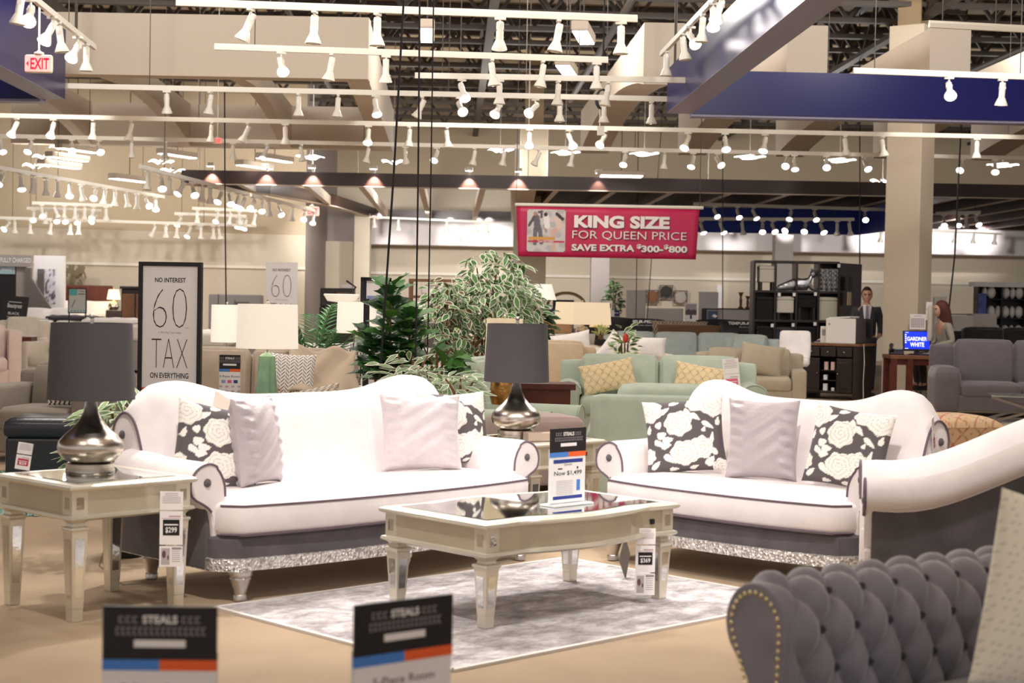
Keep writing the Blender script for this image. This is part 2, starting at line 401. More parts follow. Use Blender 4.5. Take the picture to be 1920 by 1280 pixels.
# ------------------------------------------------------------------ beige bulkhead frames and arched fins
ZB, ZT = 4.33, 5.13
dF = 20.9; dB = 30.6; YAW = R(2.4)
def fx(px, d): return X_at(px, d, ZB)
def arched_fin(m, x0, x1, w, arch, inset=0):
    # side profile in y-z, thickness w towards +x, sheared from x0 (front) to x1 (back)
    n = 16; low = []
    for i in range(n + 1):
        t = i / n; low.append((dF + inset + (dB - dF - inset) * t, ZB + arch * math.sin(PI * t) ** .8))
    rings = []
    for (yy, zz) in low:
        t = (yy - dF) / (dB - dF); xx = x0 + (x1 - x0) * t
        rings.append([(xx, yy, zz), (xx + w, yy, zz), (xx + w, yy, ZT), (xx, yy, ZT)])
    m.loft(rings, sm=False)
xl = X_at(100, dF, ZB) - 3.2; xr = X_at(690, dF, ZB); xrb = X_at(735, dB, ZB)
m = MB(); m.box(xl, xr, dF, dF + .3, ZB, ZT); m.box(xl - .4, xrb, dB, dB + .3, ZB, ZT)
m.loft([[(xr - .3, dF + .3, ZB), (xr - .01, dF + .3, ZB), (xr - .01, dF + .3, ZT), (xr - .3, dF + .3, ZT)], [(xrb - .3, dB, ZB), (xrb, dB, ZB), (xrb, dB, ZT), (xrb - .3, dB, ZT)]], sm=False)
struct('wall_bulkhead', m, bulk_m, 'hollow beige bulkhead frame hanging at upper left')
for i, (pb, lab) in enumerate([(150, 'leftmost arched rib under the left bulkhead frame'), (335, 'middle arched rib under the left bulkhead frame'), (525, 'rightmost arched rib under the left bulkhead frame')]):
    x1 = X_at(pb, dB, ZB); m = MB(); arched_fin(m, x1 + .4, x1, .22, .42, .31); tag(obj('ceiling_rib', m, bulk_m), lab, 'ceiling rib')
labs = ['big arched beige fin beside the blue fascia corner, nearest the middle', 'second arched beige fin under the blue fascia', 'arched beige fin just left of the tall column', 'arched beige fin crossing behind the tall column', 'rightmost arched beige fin right of the tall column']
for i, lab in enumerate(labs):
    x1 = X_at(1088, dB, ZB) + 1.86 * i; m = MB(); arched_fin(m, x1 + .41, x1, .53, .36); tag(obj('ceiling_fin', m, bulk_m), lab, 'ceiling fin')

# ------------------------------------------------------------------ blue hanging fascias
def fascia(name, lab, corner, toward, length, run, h, z0, th, sgn):
    t = thing(name, lab, 'hanging fascia', (corner[0], corner[1], z0))
    d = Vector((toward[0] - corner[0], toward[1] - corner[1], 0)).normalized() * length
    s = Vector((sgn, .035, 0))
    m = MB(); m.loft([[(0, 0, 0), (s.x * th, 0, 0), (s.x * th, 0, h), (0, 0, h)], [(d.x, d.y, 0), (d.x + s.x * th, d.y, 0), (d.x + s.x * th, d.y, h), (d.x, d.y, h)]], sm=False)
    obj('side_panel', m, blue_m, t)
    m = MB(); e = s * run
    m.loft([[(s.x * th, 0, 0), (s.x * th, .25, 0), (s.x * th, .25, h), (s.x * th, 0, h)], [(e.x, e.y, 0), (e.x, e.y + .25, 0), (e.x, e.y + .25, h), (e.x, e.y, h)]], sm=False)
    obj('back_panel', m, blue_m, t)
    m = MB(); q = .004
    m.loft([[(0, 0, -q), (s.x * th, 0, -q), (s.x * th, 0, 0), (0, 0, 0)], [(d.x, d.y, -q), (d.x + s.x * th, d.y, -q), (d.x + s.x * th, d.y, 0), (d.x, d.y, 0)]], sm=False)
    obj('soffit', m, blue_lt, t)
    m = MB(); m.loft([[(s.x * th, .02, -.03), (s.x * th, .25, -.03), (s.x * th, .25, 0), (s.x * th, .02, 0)], [(e.x, e.y + .02, -.03), (e.x, e.y + .25, -.03), (e.x, e.y + .25, 0), (e.x, e.y + .02, 0)]], sm=False)
    obj('lower_edge', m, blue_lt, t)
    for (a, b) in ((.1, .1), (d.x * .5 + s.x * th / 2, d.y * .5), (e.x * .5, e.y * .5 + .12)):
        m = MB(); m.bar((a, b, h), (a, b, 7.28 - z0), .03, .03); obj('hanger_rod', m, steel_dk, t)
zr = z_at(1250, 212, 20); c = P(1250, 212, 20); g = G(1509, 0, zr)
fascia('blue_fascia', 'cobalt blue hanging fascia at upper right with a long inner panel', (c.x, c.y), (g.x, g.y), 13, 12, z_at(1250, 130, 20) - zr, zr, .31, 1)
zl = z_at(122, 186, 19.8); c = P(122, 186, 19.8); g = G(0, 122, zl)
fascia('blue_fascia', 'cobalt blue hanging fascia in the upper left corner behind the exit sign', (c.x, c.y), (g.x, g.y), 13, 9, z_at(122, 56, 19.8) - zl, zl, .31, -1)
m = MB(); d0 = 35.6; z0, z1 = z_at(1450, 437, d0), 3.645; xa, xb = X_at(1296, d0, z0), X_at(1612, d0, z0); xc = X_at(1668, 33, z0)
t = thing('blue_fascia', 'bright cobalt fascia far behind the banner under the brown canopy', 'hanging fascia', (xa, d0, z0))
m = MB(); m.box(0, xb - xa, 0, .2, 0, z1 - z0); blue_b = mat('royal_blue_paint', '#2340b4', .45); obj('front_panel', m, blue_b, t)
m = MB(); m.loft([[(xb - xa, 0, 0), (xb - xa, .2, 0), (xb - xa, .2, z1 - z0), (xb - xa, 0, z1 - z0)], [(xc - xa, -2.6, 0), (xc - xa + .2, -2.6, 0), (xc - xa + .2, -2.6, z1 - z0), (xc - xa, -2.6, z1 - z0)]], sm=False); obj('side_panel', m, blue_b, t)
for xx in (.3, xb - xa - .3): m = MB(); m.bar((xx, .1, z1 - z0), (xx, .1, 3.67 - z0), .03, .03); obj('hanger_rod', m, steel_dk, t)

# ------------------------------------------------------------------ brown canopy (pergola)
d1 = 31.0; zb_ = z_at(340, 343, d1); zt_ = z_at(340, 318, d1); hb = zt_ - zb_
x0 = X_at(340, d1, zb_); d2 = CAM_H and G(800, 412, zb_).y
pg = thing('canopy', 'long dark brown canopy frame with pale rafters hanging across the store', 'canopy', (x0, d1, zb_))
def rel(x, y): return (x - x0, y - d1)
m = MB(); m.box(0, 24, 0, .16, 0, hb); obj('front_beam', m, beam_m, pg)
m = MB(); m.box(0, 24, -.01, .17, -.012, 0); obj('lower_edge', m, rafter_m, pg)
xs2 = X_at(702, d2 - .4, zb_); m = MB(); xr2 = X_at(958, d2, zb_)
m.box(xs2 - x0, 24, d2 - d1 - .14, d2 - d1, 0, hb); obj('rear_beam', m, beam_m, pg)
pts = [(345, None, d1 + .16)] + [(px, py, None) for px, py in ((500, 363), (625, 386), (700, 407))]
pp = []
for px, py, dd in pts:
    q = G(px, py, zb_) if py else Vector((X_at(px, dd, zb_), dd, zb_)); pp.append((q.x - x0, q.y - d1))
pp[-1] = (xs2 - x0, d2 - d1 - .1)
for i in range(3):
    a, b = pp[i], pp[i + 1]; m = MB(); m.bar((a[0], a[1], hb / 2), (b[0], b[1], hb / 2), .14, hb); obj('side_beam', m, beam_m, pg)
    m = MB(); m.bar((a[0], a[1], -.012), (b[0], b[1], -.012), .16, .02); obj('lower_edge', m, rafter_m, pg)
xs = [X_at(px, d1, zb_) for px in (445, 570, 675, 788, 905)] + [X_at(1045, d1, zb_) + 1.13 * i for i in range(12)]
for i, xx in enumerate(xs):
    if i < 2:
        q = G(*((497, 371), (627, 394))[i], zb_); b = (q.x - x0, q.y - d1)
    else: b = (xx - x0 - .45, d2 - d1 - .14)
    a = (xx - x0, .16); w = .12 if i < 5 else .1
    m = MB(); m.bar((a[0], a[1], .115), (b[0], b[1], .115), w, .19); rf_ = obj('rafter', m, rafter_m if i < 5 else beam_m, pg); m = MB(); m.bar((a[0], a[1], .01), (b[0], b[1], .01), w, .02); obj('pale_underside', m, rafter_m, rf_)
m = MB(); xw = X_at(958, 37, zb_) - x0; m.box(xw, xw + .5, .16, d2 - d1 - .14, 0, hb); obj('wide_rafter', m, rafter_m, pg)
m = MB(); m.box(xw + .5, 24, .16, d2 - d1 - .14, hb - .05, hb - .02); obj('ceiling_panel', m, mat('dark_canopy_board', '#1c1210', .8), pg)
for xx in (.3, 3.4, 6.7, 10.2, 14, 18): m = MB(); m.bar((xx, .08, hb), (xx, .08, 7.28 - zb_), .02, .02); obj('hanger_rod', m, white_metal, pg)
for i, px in enumerate((398, 500, 587, 702, 880, 972, 1122)):
    x = X_at(px, d1, zt_)
    t = thing('puck_light', ORD[i] + ' small puck light from the left on top of the brown canopy beam', 'accent light', (x, d1 - .2, zt_ + .08), 0, 'puck lights along the canopy beam')
    m = MB(); m.box(-.02, .02, .0, .3, -.02, 0); m.box(-.02, .02, .24, .3, -.08, -.02); obj('bracket', m, white_metal, t)
    m = MB(); m.lathe([(.0, .05), (.07, .05), (.08, 0), (.08, -.02)], 14); obj('can', m, white_metal, t)
    m = MB(); m.lathe([(.065, -.026), (.065, -.021)], 14); obj('lens', m, bulb_on, t)
    light('puck_light_beam', 'SPOT', (x, d1 - .15, zt_ + .03), 190 if i != 6 else 55, (x, d1 - .03, zb_), size=.015, spot=70, blend=.7, col=(1, .85, .75))

# ------------------------------------------------------------------ track lights
def head_meshes():
    out = {}
    m = MB(); m.box(-.045, .045, -.017, .017, -.02, 0); m.tube([(0, 0, -.02), (0, 0, -.085)], .011, 6); out['stem'] = mesh_of('stem', m, white_metal)
    m = MB(); m.lathe([(0.0, .055), (.026, .055), (.03, .045), (.03, -.085), (.034, -.09), (.06, -.15), (.063, -.165), (.058, -.165), (.05, -.15)], 14, cap=False); m.tube([(-.03, 0, 0), (.03, 0, 0)], .02, 6)
    out['barrel'] = mesh_of('barrel', m, white_metal)
    for nm, mt in (('on', bulb_on), ('off', bulb_off)):
        m = MB(); m.lathe([(.0, -.172), (.03, -.17), (.052, -.155), (.053, -.148)], 14, cap=False); out[nm] = mesh_of('bulb', m, mt)
    return out
HM = head_meshes()
rh = random.Random(11)
def head(loc, lit, tilt, az, lab, grp, sc_=1.0):
    t = thing('track_spotlight', lab, 'spotlight', loc, az, grp)
    t.scale = (sc_,) * 3
    obj('stem', HM['stem'], None, t)
    b = obj('barrel', HM['barrel'], None, t, (0, 0, -.09), (tilt, 0, 0)); obj('bulb', HM['on' if lit else 'off'], None, b)
def on_line(A, B, px):
    lo, hi = .004, .996
    def pj(t):
        p = A.lerp(B, t) - Vector((0, 0, CAM_H)); return 960 + F * _r.dot(p) / _f.dot(p)
    for _ in range(40):
        mid = (lo + hi) / 2
        if (pj(mid) < px) == (pj(0) < pj(1)): lo = mid
        else: hi = mid
    return A.lerp(B, lo)
def A_under(a, z): return a[0] > 1280 and z < 3.6
def track(name, a, b, z, lamps, hang, dmax=None, sc_=1.0, r=.03):
    roof_z = 3.675 if A_under(a, z) else 7.28
    A = G(a[0], a[1], z); B = G(b[0], b[1], z)
    if dmax and B.y > dmax: B = Vector((X_at(b[0], dmax, z), dmax, z))
    t = thing('light_track', 'white light track: ' + name, 'light track', A)
    D = B - A
    m = MB(); m.bar((0, 0, .0), D, r * 1.3, r * 1.5); m.bar((0, 0, .028), D + Vector((0, 0, .028)), r * .7, r); obj('rail', m, rail_m, t)
    for k in (hang or (.12, .88)):
        q = D * k; m = MB(); m.tube([q + Vector((0, 0, .03)), q + Vector((0, 0, roof_z - z))], .006, 5); obj('hanger_wire', m, steel_dk, t)
    nl = len(lamps)
    for i, L_ in enumerate(lamps):
        px, lit = (L_, 0) if not isinstance(L_, tuple) else L_
        p = on_line(A, B, px) - Vector((0, 0, r * .75))
        side = rh.choice((-1, 1))
        if lit == 2 or lit == 1: tilt = R(rh.uniform(28, 55)); az = R(rh.uniform(-35, 35)); tl = -tilt
        else: tl = R(rh.choice((0, 3, -8, 10, 24))); az = R(rh.choice((0, 90, -90, 80)) + rh.uniform(-15, 15))
        # bulb side points to -y (towards the camera) for the lit ones
        head(p, lit, -abs(tl) if lit else tl, az, ('glowing' if lit else 'unlit') + ' white spotlight, ' + ORD[i] + ' from left on ' + name.split(',')[0], 'track spotlights', sc_)
    return A, B
Z4 = 4.05
track('top middle rail, across the upper edge', (330, 6), (1195, 37), Z4, [470, 590, 708, 938, 1048, 1165], (.2, .52, .85), sc_=1.15)
track('second middle rail, above the left bulkhead', (402, 89), (1140, 114), Z4, [(527, 1), 622, 724, 923, 1018, 1119], (.1, .62, .9), sc_=1.1)
track('short third rail, in front of the joists', (778, 143), (1290, 152), Z4, [(866, 1), 937, (1047, 0), 1140], (.1, .6), sc_=1.1)
track('fourth long rail, crossing the bulkhead ribs', (100, 162), (1290, 188), Z4, [313, 395, 560, 634, (704, 1), 792, (862, 1), (937, 1), (1004, 1), 1050, 1133, 1222], (.15, .62, .87), sc_=1.1)
track('fifth rail, spanning the whole width', (-40, 217), (1990, 260), Z4, [(30, 1), (100, 1), 175, 246, 397, 464, 535, (691, 1), 768, 838, (993, 1), (1068, 1), (1133, 1), (1290, 1), (1360, 1), (1435, 1), 1585, 1655, 1832], (.2, .5, .78, .95), sc_=1.15)
track('sixth rail, spanning the width above the canopy', (-40, 255), (1990, 299), Z4, [(2, 1), (58, 1), (135, 1), (185, 1), 247, 310, 437, (500, 1), 565, 690, 760, (819, 1), 890, 945, 1010, 1073, (1172, 1), 1246, (1300, 1), (1345, 1), (1475, 1), (1490, 1), (1550, 1), (1622, 1), (1668, 1), (1805, 1), (1866, 1)], (.1, .35, .6, .85), sc_=1.1)
track('slanting far left rail, over the bedding displays', (-30, 310), (308, 370), 3.65, [(4, 1), (40, 1), 63, 86, 108, (131, 1), 153, (179, 1), 197, 216, 237, 257, (275, 1), (292, 1)], (.35, .85), sc_=1.3)
track('slanting canopy-end rail, behind the canopy left end', (262, 313), (590, 396), 3.45, [278, (303, 1), 318, (343, 1), (361, 1), 380, 394, (414, 1), (430, 1), (446, 1), (458, 1), (476, 1), (492, 1), 505, (523, 1), 548, (572, 1), (588, 1)], (.1,), 37, sc_=1.2)
track('upper short left rail, by the left wall', (60, 381), (210, 386), 3.45, [(78, 1), 104, 121, 141, 159, (175, 1), 199], (.05,), sc_=1.2)
track('lower short left rail, by the left wall', (50, 391), (190, 396), 3.35, [(63, 1), 86, (105, 1), (121, 1), (145, 1), (178, 1)], (.05,), sc_=1.2)
track('low left-wall rail, running along the left wall', (-30, 408), (480, 424), 3.12, [(16, 1), 28, 57, 96, 132, 148, 290, 311, 332, (356, 1), 377, 400, 411], (.1, .8), sc_=1.2)
track('upper canopy-end rail, short, under the canopy end', (360, 391), (482, 396), 3.45, [370, (408, 1), 432, 449, 478], (.1,), sc_=1.2)
track('lower canopy-end rail, short, under the canopy end', (327, 401), (462, 406), 3.35, [(338, 1), 372, (445, 1), (454, 1), (461, 1)], (.1,), sc_=1.2)
track('far blue fascia rail, in front of it', (1300, 411), (1602, 412), 3.3, [(1315, 1), (1352, 1), 1392, (1430, 1), (1449, 1), (1478, 1), (1510, 1), (1540, 1), 1570, 1593], (), sc_=1.2)
track('far blue top rail, along the top of the far blue fascia', (1300, 383), (1665, 394), 3.52, [(1340, 1), (1383, 1), (1413, 1), (1483, 1), (1528, 1), (1622, 1)], (), sc_=1.1)
track('short rail right of the tall column', (1755, 401), (1838, 399), 3.45, [(1770, 1), (1798, 1), 1812, (1831, 1)], (), sc_=1.1)
track('right blue panel rail, in front of it', (1600, 134), (1990, 148), Z4, [(1780, 1), 1880], (.1, .8), sc_=1.15)
track('topmost right rail, above the blue panel', (1742, 47), (1990, 60), Z4, [], (.1, .5))
track('blue fascia corner rail, beside it', (1240, 102), (1352, -14), Z4 + .3, [1250, 1282, (1295, 1), 1318, (1338, 1), (1360, 1)], (.3,), sc_=1.1)
track('left blue fascia rail, over it', (178, 90), (38, -22), Z4 + .2, [162, (146, 1), 112, (98, 1), (58, 1), 22], (.4,), sc_=1.2)
# wall washers under the canopy and their scallops on the white band
for i, (px, ty, pw, lit) in enumerate([(702, 408, 60, 0), (747, 413, 0, 0), (838, 418, 70, 0), (893, 419, 90, 0), (913, 419, 90, 0), (1372, 420, 90, 1), (1484, 422, 130, 1), (1652, 436, 110, 1), (1791, 437, 150, 1), (1826, 438, 0, 1), (1866, 440, 150, 1)]):
    dd = 42.0; p = P(px, ty - 4, dd)
    head(p, lit, R(20), 0, 'wall washer, ' + ORD[i] + ' from the left along the white wall band', 'wall washers at the white band', 1.2)
    if pw: light('wall_washer_beam', 'SPOT', (p.x, dd + .9, p.z + .1), pw * 1.0, (p.x + .2, 44.2, z_at(px, 445, 44.2)), size=.05, spot=58, blend=.8, col=(1, .95, .96))
light('pier_fill_spot', 'SPOT', (-3.6, 36.5, 3.6), 420, (-5.0, 42, 2.2), size=.12, spot=70, blend=.9)  # added spot to brighten the grey pier, no fixture there
for xa_, xb_, ya_, yb_, lab in ((690, 925, 405, 415, 'short rail of wall washers below the white band, left of the banner'), (1362, 1880, 415, 437, 'long rail of wall washers below the white band at right')):
    A, B = P(xa_, ya_ + 3, 42.0), P(xb_, yb_ + 3, 42.0); A.z += .02; B.z += .02
    t = thing('light_track', 'white light track: ' + lab, 'light track', A); D = B - A
    m = MB(); m.bar((0, 0, .0), D, .04, .05); obj('rail', m, rail_m, t)
    for k in (.1, .5, .9): m = MB(); m.tube([D * k, D * k + Vector((0, 0, 3.675 - (A + D * k).z))], .006, 5); obj('hanger_wire', m, steel_dk, t)
# added fill spots, on no rail, to brighten the back walls and displays
for (x, y, z, tx, ty, tz, p) in [(-11.5, 31.5, 4.5, -11.6, 37, 2.0, 230), (-8.6, 31.5, 4.5, -8.6, 37.6, 2.0, 230), (-6, 32, 4.5, -6, 38, 2.0, 200), (1.5, 38, 3.5, 1.5, 45, 2, 260), (5, 38, 3.5, 5, 45, 2, 260), (10.5, 38, 3.5, 10.5, 45, 2, 260), (-2.2, 39, 3.5, -2.2, 45, 2, 220)]:
    light('wall_fill_spot', 'SPOT', (x, y, z), p * (1.1 if x < -5.5 else 2.2), (tx, ty, tz), size=.12, spot=85, blend=.9)

# ------------------------------------------------------------------ hanging luminaires
def wing_mesh():
    m = MB(); rows = []
    for i in range(9):
        a = i / 8; x = .07 + .33 * a; z = .10 * math.sin(a * PI * .75) - .02
        rows.append([(x, -.32 - .1 * a, z), (x, .32 + .1 * a, z)])
    for sg in (1, -1):
        vs = [(sg * p[0], p[1], p[2] + o) for o in (0, .012) for r_ in rows for p in r_]
        n = len(rows); fs = []
        for o in (0, 2 * n):
            for i in range(n - 1): fs.append((o + 2 * i, o + 2 * i + 1, o + 2 * i + 3, o + 2 * i + 2))
        m.add(vs, fs, 0, True)
    return mesh_of('glowing_wing', m, panel_on)
WM = wing_mesh()
def luminaire(px, py, d, lab, rz=0):
    p = P(px, py, d); t = thing('hanging_luminaire', lab, 'ceiling light', p, R(rz), 'bat-wing luminaires')
    t.scale = (.62,) * 3
    obj('wings', WM, None, t); m = MB(); m.bar((0, -.3, .1), (0, .3, .1), .1, .06); m.tube([(0, 0, .12), (0, 0, (7.28 - p.z) / .62)], .012, 5); obj('spine', m, grey_wall, t)
    light('luminaire_glow', 'POINT', (p.x, p.y, p.z - .25), 130 if px > 330 else 26, size=.3)
for px, py, lab, rz in [(1060, 289, 'bright bat-wing luminaire left of the middle, above the banner', 25), (1208, 291, 'bright bat-wing luminaire above the right half of the banner', 25), (1406, 297, 'bright bat-wing luminaire right of the banner', 30), (1575, 303, 'bright bat-wing luminaire just left of the tall column', 30), (1655, 342, 'bat-wing luminaire against the canopy beam beside the tall column', -20), (1880, 312, 'bat-wing luminaire at far right beyond the column', 35),
                        (738, 306, 'bat-wing luminaire crossed by the thick black cord', 0), (582, 297, 'bat-wing luminaire over the canopy left part', -15), (938, 284, 'bat-wing luminaire left of the narrow white post', 15),
                        (115, 279, 'topmost of the three stepped luminaires at far left', 20), (85, 297, 'middle of the three stepped luminaires at far left', 20), (68, 314, 'lowest of the three stepped luminaires at far left', 20), (302, 306, 'bat-wing luminaire right above the canopy left end', 20), (322, 323, 'bat-wing luminaire touching the canopy left end', 20)]:
    luminaire(px, py, 36 if 330 < px else {115: 36, 85: 33.4, 68: 30.8, 302: 35, 322: 32.4}[px], lab, rz)
def troffer(px, py, d, w, l, h, lab, rz=0, tilt=0):
    p = P(px, py, d); t = thing('strip_luminaire', lab, 'ceiling light', p, R(rz), 'boxy strip luminaires')
    m = MB(); m.box(-w / 2, w / 2, -l / 2, l / 2, 0, h); obj('housing', m, bulk_m, t, bevel=.02)
    m = MB(); m.box(-w * .43, w * .43, -l * .46, l * .46, -.012, 0); obj('diffuser', m, panel_on, t)
    m = MB(); m.tube([(0, 0, h), (0, 0, 7.28 - p.z)], .008, 5); obj('hanger_wire', m, steel_dk, t)
troffer(801, 66, 17.5, .16, .95, .1, 'boxy strip luminaire at top centre between the black cords', 3)
troffer(1094, 70, 19, .2, 1.0, .12, 'boxy strip luminaire below the topmost middle rail', -8)
troffer(1062, 132, 20.5, .2, 1.0, .12, 'boxy strip luminaire below the second middle rail', -8)
for px, py, lab in [(145, 282, 'rear boxy luminaire at far left, highest of its row'), (127, 298, 'second boxy luminaire in the far left row'), (112, 312, 'lowest boxy luminaire in the far left row'), (333, 292, 'boxy luminaire left of the canopy, upper'), (243, 338, 'single boxy luminaire hanging left of the slanting rail end'), (515, 300, 'boxy luminaire above the canopy beam second glow'), (478, 313, 'boxy luminaire just above the canopy beam first glow'), (1185, 331, 'wide boxy luminaire in front of the canopy beam above the banner')]:
    if px == 1185: troffer(1165, 330, 30, .9, .5, .08, lab)
    else: troffer(px, py, 31, .2, 1.1, .1, lab, -25)

# ------------------------------------------------------------------ exit signs
def exit_sign(px, py, d, s, lab, arrow=True):
    p = P(px, py, d); t = thing('exit_sign', lab, 'exit sign', p)
    t.scale = (s,) * 3
    m = MB(); m.rbox(.30, .07, .2, .03, 6); obj('housing', m, mat('cream_plastic', '#efe6c8', .4), t)
    red = mat('exit_red_glow', '#ff4a5a', .4, emit=1.6); redk = mat('exit_letter_red', '#e01030', .4, emit=.9)
    m = MB(); m.rect(-.14, .14, -.085, .085, -.0365, 0); obj('face', m, mat('exit_face', '#ffb0a8', .4, emit=.55, ecol='#ff6f70'), t)
    m = MB(); m.text('EXIT', .02, -.06, .12, .2, bold=.02, y=-.039)
    if arrow: m.add([(-.125, -.039, 0), (-.1, -.039, .03), (-.1, -.039, -.03)], [(0, 1, 2)])
    obj('lettering', m, redk, t)
    m = MB(); m.lathe([(.05, .1), (.055, .11), (.05, .125), (.03, .13), (.02, .14)], 14); m.tube([(0, 0, .14), (0, 0, (7.28 - p.z) / s)], .012, 6); obj('stem', m, white_metal, t)
exit_sign(73, 120, 17.2, 1.0, 'red lit EXIT sign on a pole in front of the left blue fascia')
exit_sign(585, 396, 37.5, 1.15, 'small red exit sign far off above the grey pier', False)
exit_sign(408, 264, 26, .5, 'tiny red and white sign box hanging edge-on over the left rails', False)
# smoke-detector like cable coil and sensor hanging at centre
t = thing('cable_coil', 'coil of black cable with a small white box hanging near the arched fin', 'cable coil', P(1130, 172, 21))
m = MB()
for i in range(4): m.tube([(.07 * math.cos(a / 12 * 2 * PI) * (1 + i * .1), .02 * i - .03, .13 * math.sin(a / 12 * 2 * PI) - .1) for a in range(12)], .012, 6, closed=True)
m.tube([(-.05, 0, .03), (-.1, 0, .2), (0, 0, .3), (0, 0, 7.28 - t.location.z)], .012, 6); obj('coil', m, black_m, t)
m = MB(); m.tube([(-.03, 0, -.2), (-.03, 0, -.45)], .008, 5); m.box(-.06, .03, -.04, .04, -.57, -.45); obj('plug_box', m, white_metal, t)
# ================================================================== THE GREY AND WHITE SEATING GROUP
glitter = mat('rhinestone_band', '#d8d0cc', .25, .6)
_nt = glitter.node_tree; _b = _nt.nodes['Principled BSDF']; _tc2 = _nt.nodes.new('ShaderNodeTexCoord'); _vo = _nt.nodes.new('ShaderNodeTexVoronoi'); _vo.inputs['Scale'].default_value = 75
_nt.links.new(_tc2.outputs['Object'], _vo.inputs['Vector'])
_rp = _nt.nodes.new('ShaderNodeValToRGB'); _rp.color_ramp.elements[0].color = (.50, .47, .46, 1); _rp.color_ramp.elements[1].color = (1, .98, .95, 1); _rp.color_ramp.elements[0].position = .25; _rp.color_ramp.elements[1].position = .75
_nt.links.new(_vo.outputs['Color'], _rp.inputs[0]); _nt.links.new(_rp.outputs[0], _b.inputs['Base Color'])
_bp = _nt.nodes.new('ShaderNodeBump'); _bp.inputs['Strength'].default_value = .9; _bp.inputs['Distance'].default_value = .01; _nt.links.new(_vo.outputs['Distance'], _bp.inputs['Height']); _nt.links.new(_bp.outputs[0], _b.inputs['Normal'])
def sm(t): t = max(0, min(1, t)); return t * t * (3 - 2 * t)
def camel_sofa(name, label, cat, L, loc, rz, legs, chair=False, grp=None, bow=.1):
    t = thing(name, label, cat, loc, rz, grp)
    Li = L - .10
    def outline(ex, yf, bw, yb, n=28):
        Lx = L + ex; pts = []
        for i in range(n + 1):
            x = -Lx + 2 * Lx * i / n; a = abs(x) / Lx
            pts.append((x, yf - ex * .6 - bw * (1 - a ** 2.4) + .07 * max(0, (a - .93) / .07) ** 2))
        return pts + [(Lx, yb), (-Lx, yb)]
    def slab(mb, ex, yf, bw, yb, levels):
        rings = []
        for z, ins in levels:
            o = outline(ex, yf, bw, yb); yc = (yf + yb) / 2; hy = (yb - yf) / 2
            rings.append([(x * (1 - ins / L), yc + (y - yc) * (1 - ins / hy), z) for x, y in o])
        mb.loft(rings)
    yb_ = .9 + (.28 if chair else 0)
    m = MB(); slab(m, -.02, .03 if not chair else .14, bow, yb_, [(.2, .0), (.215, 0), (.3, 0), (.325, .03)]); obj('base_frame', m, grey_velvet, t)
    m = MB(); slab(m, -.005, .03 if not chair else .14, bow, yb_ - .01, [(.148, 0), (.152, 0), (.205, 0), (.209, .01)]); obj('rhinestone_band', m, glitter, t)
    for (lx, ly) in legs:
        m = MB(); m.lathe([(.024, 0), (.032, .006), (.033, .03), (.029, .036), (.031, .05), (.05, .105), (.053, .112), (.05, .12), (.057, .126), (.06, .135), (.058, .15)], 18); obj('leg', m, silver_leaf, t, (lx, ly, 0))
    zs0, zs1 = .312, .475
    m = MB(); yc_ = -.015 if not chair else .17
    slab(m, -.035, yc_, bow, .68 + (.28 if chair else 0), [(zs0, .035), (zs0 + .012, .012), (zs0 + .035, 0), (zs1 - .03, 0), (zs1 - .012, .008), (zs1, .03), (zs1 + .014, .11), (zs1 + .03, .25)])
    cu = obj('seat_cushion', m, white_velvet, t)
    for zz, ins in ((zs1 - .012, .004), (zs0 + .012, .008)):
        o = outline(-.035, yc_, bow, .68)[:-2]; m = MB(); m.tube([(x * (1 - ins / L), y - .001 + ins, zz) for x, y in o], .0055, 6); obj('piping', m, piping_m, cu)
    # back
    def top(x):
        a = abs(x) / L
        if chair: return .97 - .06 * sm((a - .6) / .4)
        return .935 + .085 * math.exp(-((a - .74) / .25) ** 2) - .1 * sm((a - .86) / .14) ** 1.3
    ex_d = .28 if chair else 0; zo = .085 if chair else 0
    sec = [(.60, .40), (.625, .52), (.66, .66), (.70, .80), (.745, .91), (.79, .972), (.85, 1.0), (.91, .985), (.955, .94), (.97, .885), (.955, .83), (.91, .79), (.86, .775), (.82, .70), (.80, .58), (.79, .40)]
    sec = cr([(y + ex_d, z) for y, z in sec], 3)
    rings = []; nx = 44
    for i in range(nx + 1):
        x = -L + 2 * L * i / nx; dz = top(x) - 1.0
        rings.append([(x, y, z + dz * sm((z - .42) / .4)) for y, z in sec])
    m = MB(); m.loft(rings); bk = obj('backrest', m, white_velvet, t, sharp=60)
    m = MB(); m.box(-L + .02, L - .02, .80 + ex_d, .9 + ex_d, .16, .76 + (top(L) - 1)); obj('outside_back', m, grey_velvet, t, bevel=.01)
    for sg in (-1, 1):
        ring = rings[0] if sg < 0 else rings[-1]
        m = MB(); m.tube([(p[0] + sg * .003, p[1], p[2]) for p in ring[2:38]], .0065, 6); obj('piping', m, piping_m, bk)
        dz = top(L) - 1; m = MB(); m.lathe([(.0, .016), (.014, .013), (.022, .004), (.022, -.01)], 14, M=T(sg * (L + .003), .885 + ex_d, .885 + dz, 0, 90 * sg, 0)); obj('button', m, grey_velvet, bk)
    # rolled arms
    asec = [(0, .28), (0, .50), (.01, .58), (.045, .64), (.10, .668), (.16, .652), (.20, .61), (.212, .555), (.19, .50), (.135, .468), (.09, .43), (.072, .36), (.066, .28)]
    y0, y1 = .12, .80 + ex_d
    if chair: asec = [(u, .668 - (.668 - z) * .66 if u > .08 else z) for u, z in asec]
    asec = cr([(u, z + zo * sm((z - .28) / .2)) for u, z in asec], 3)
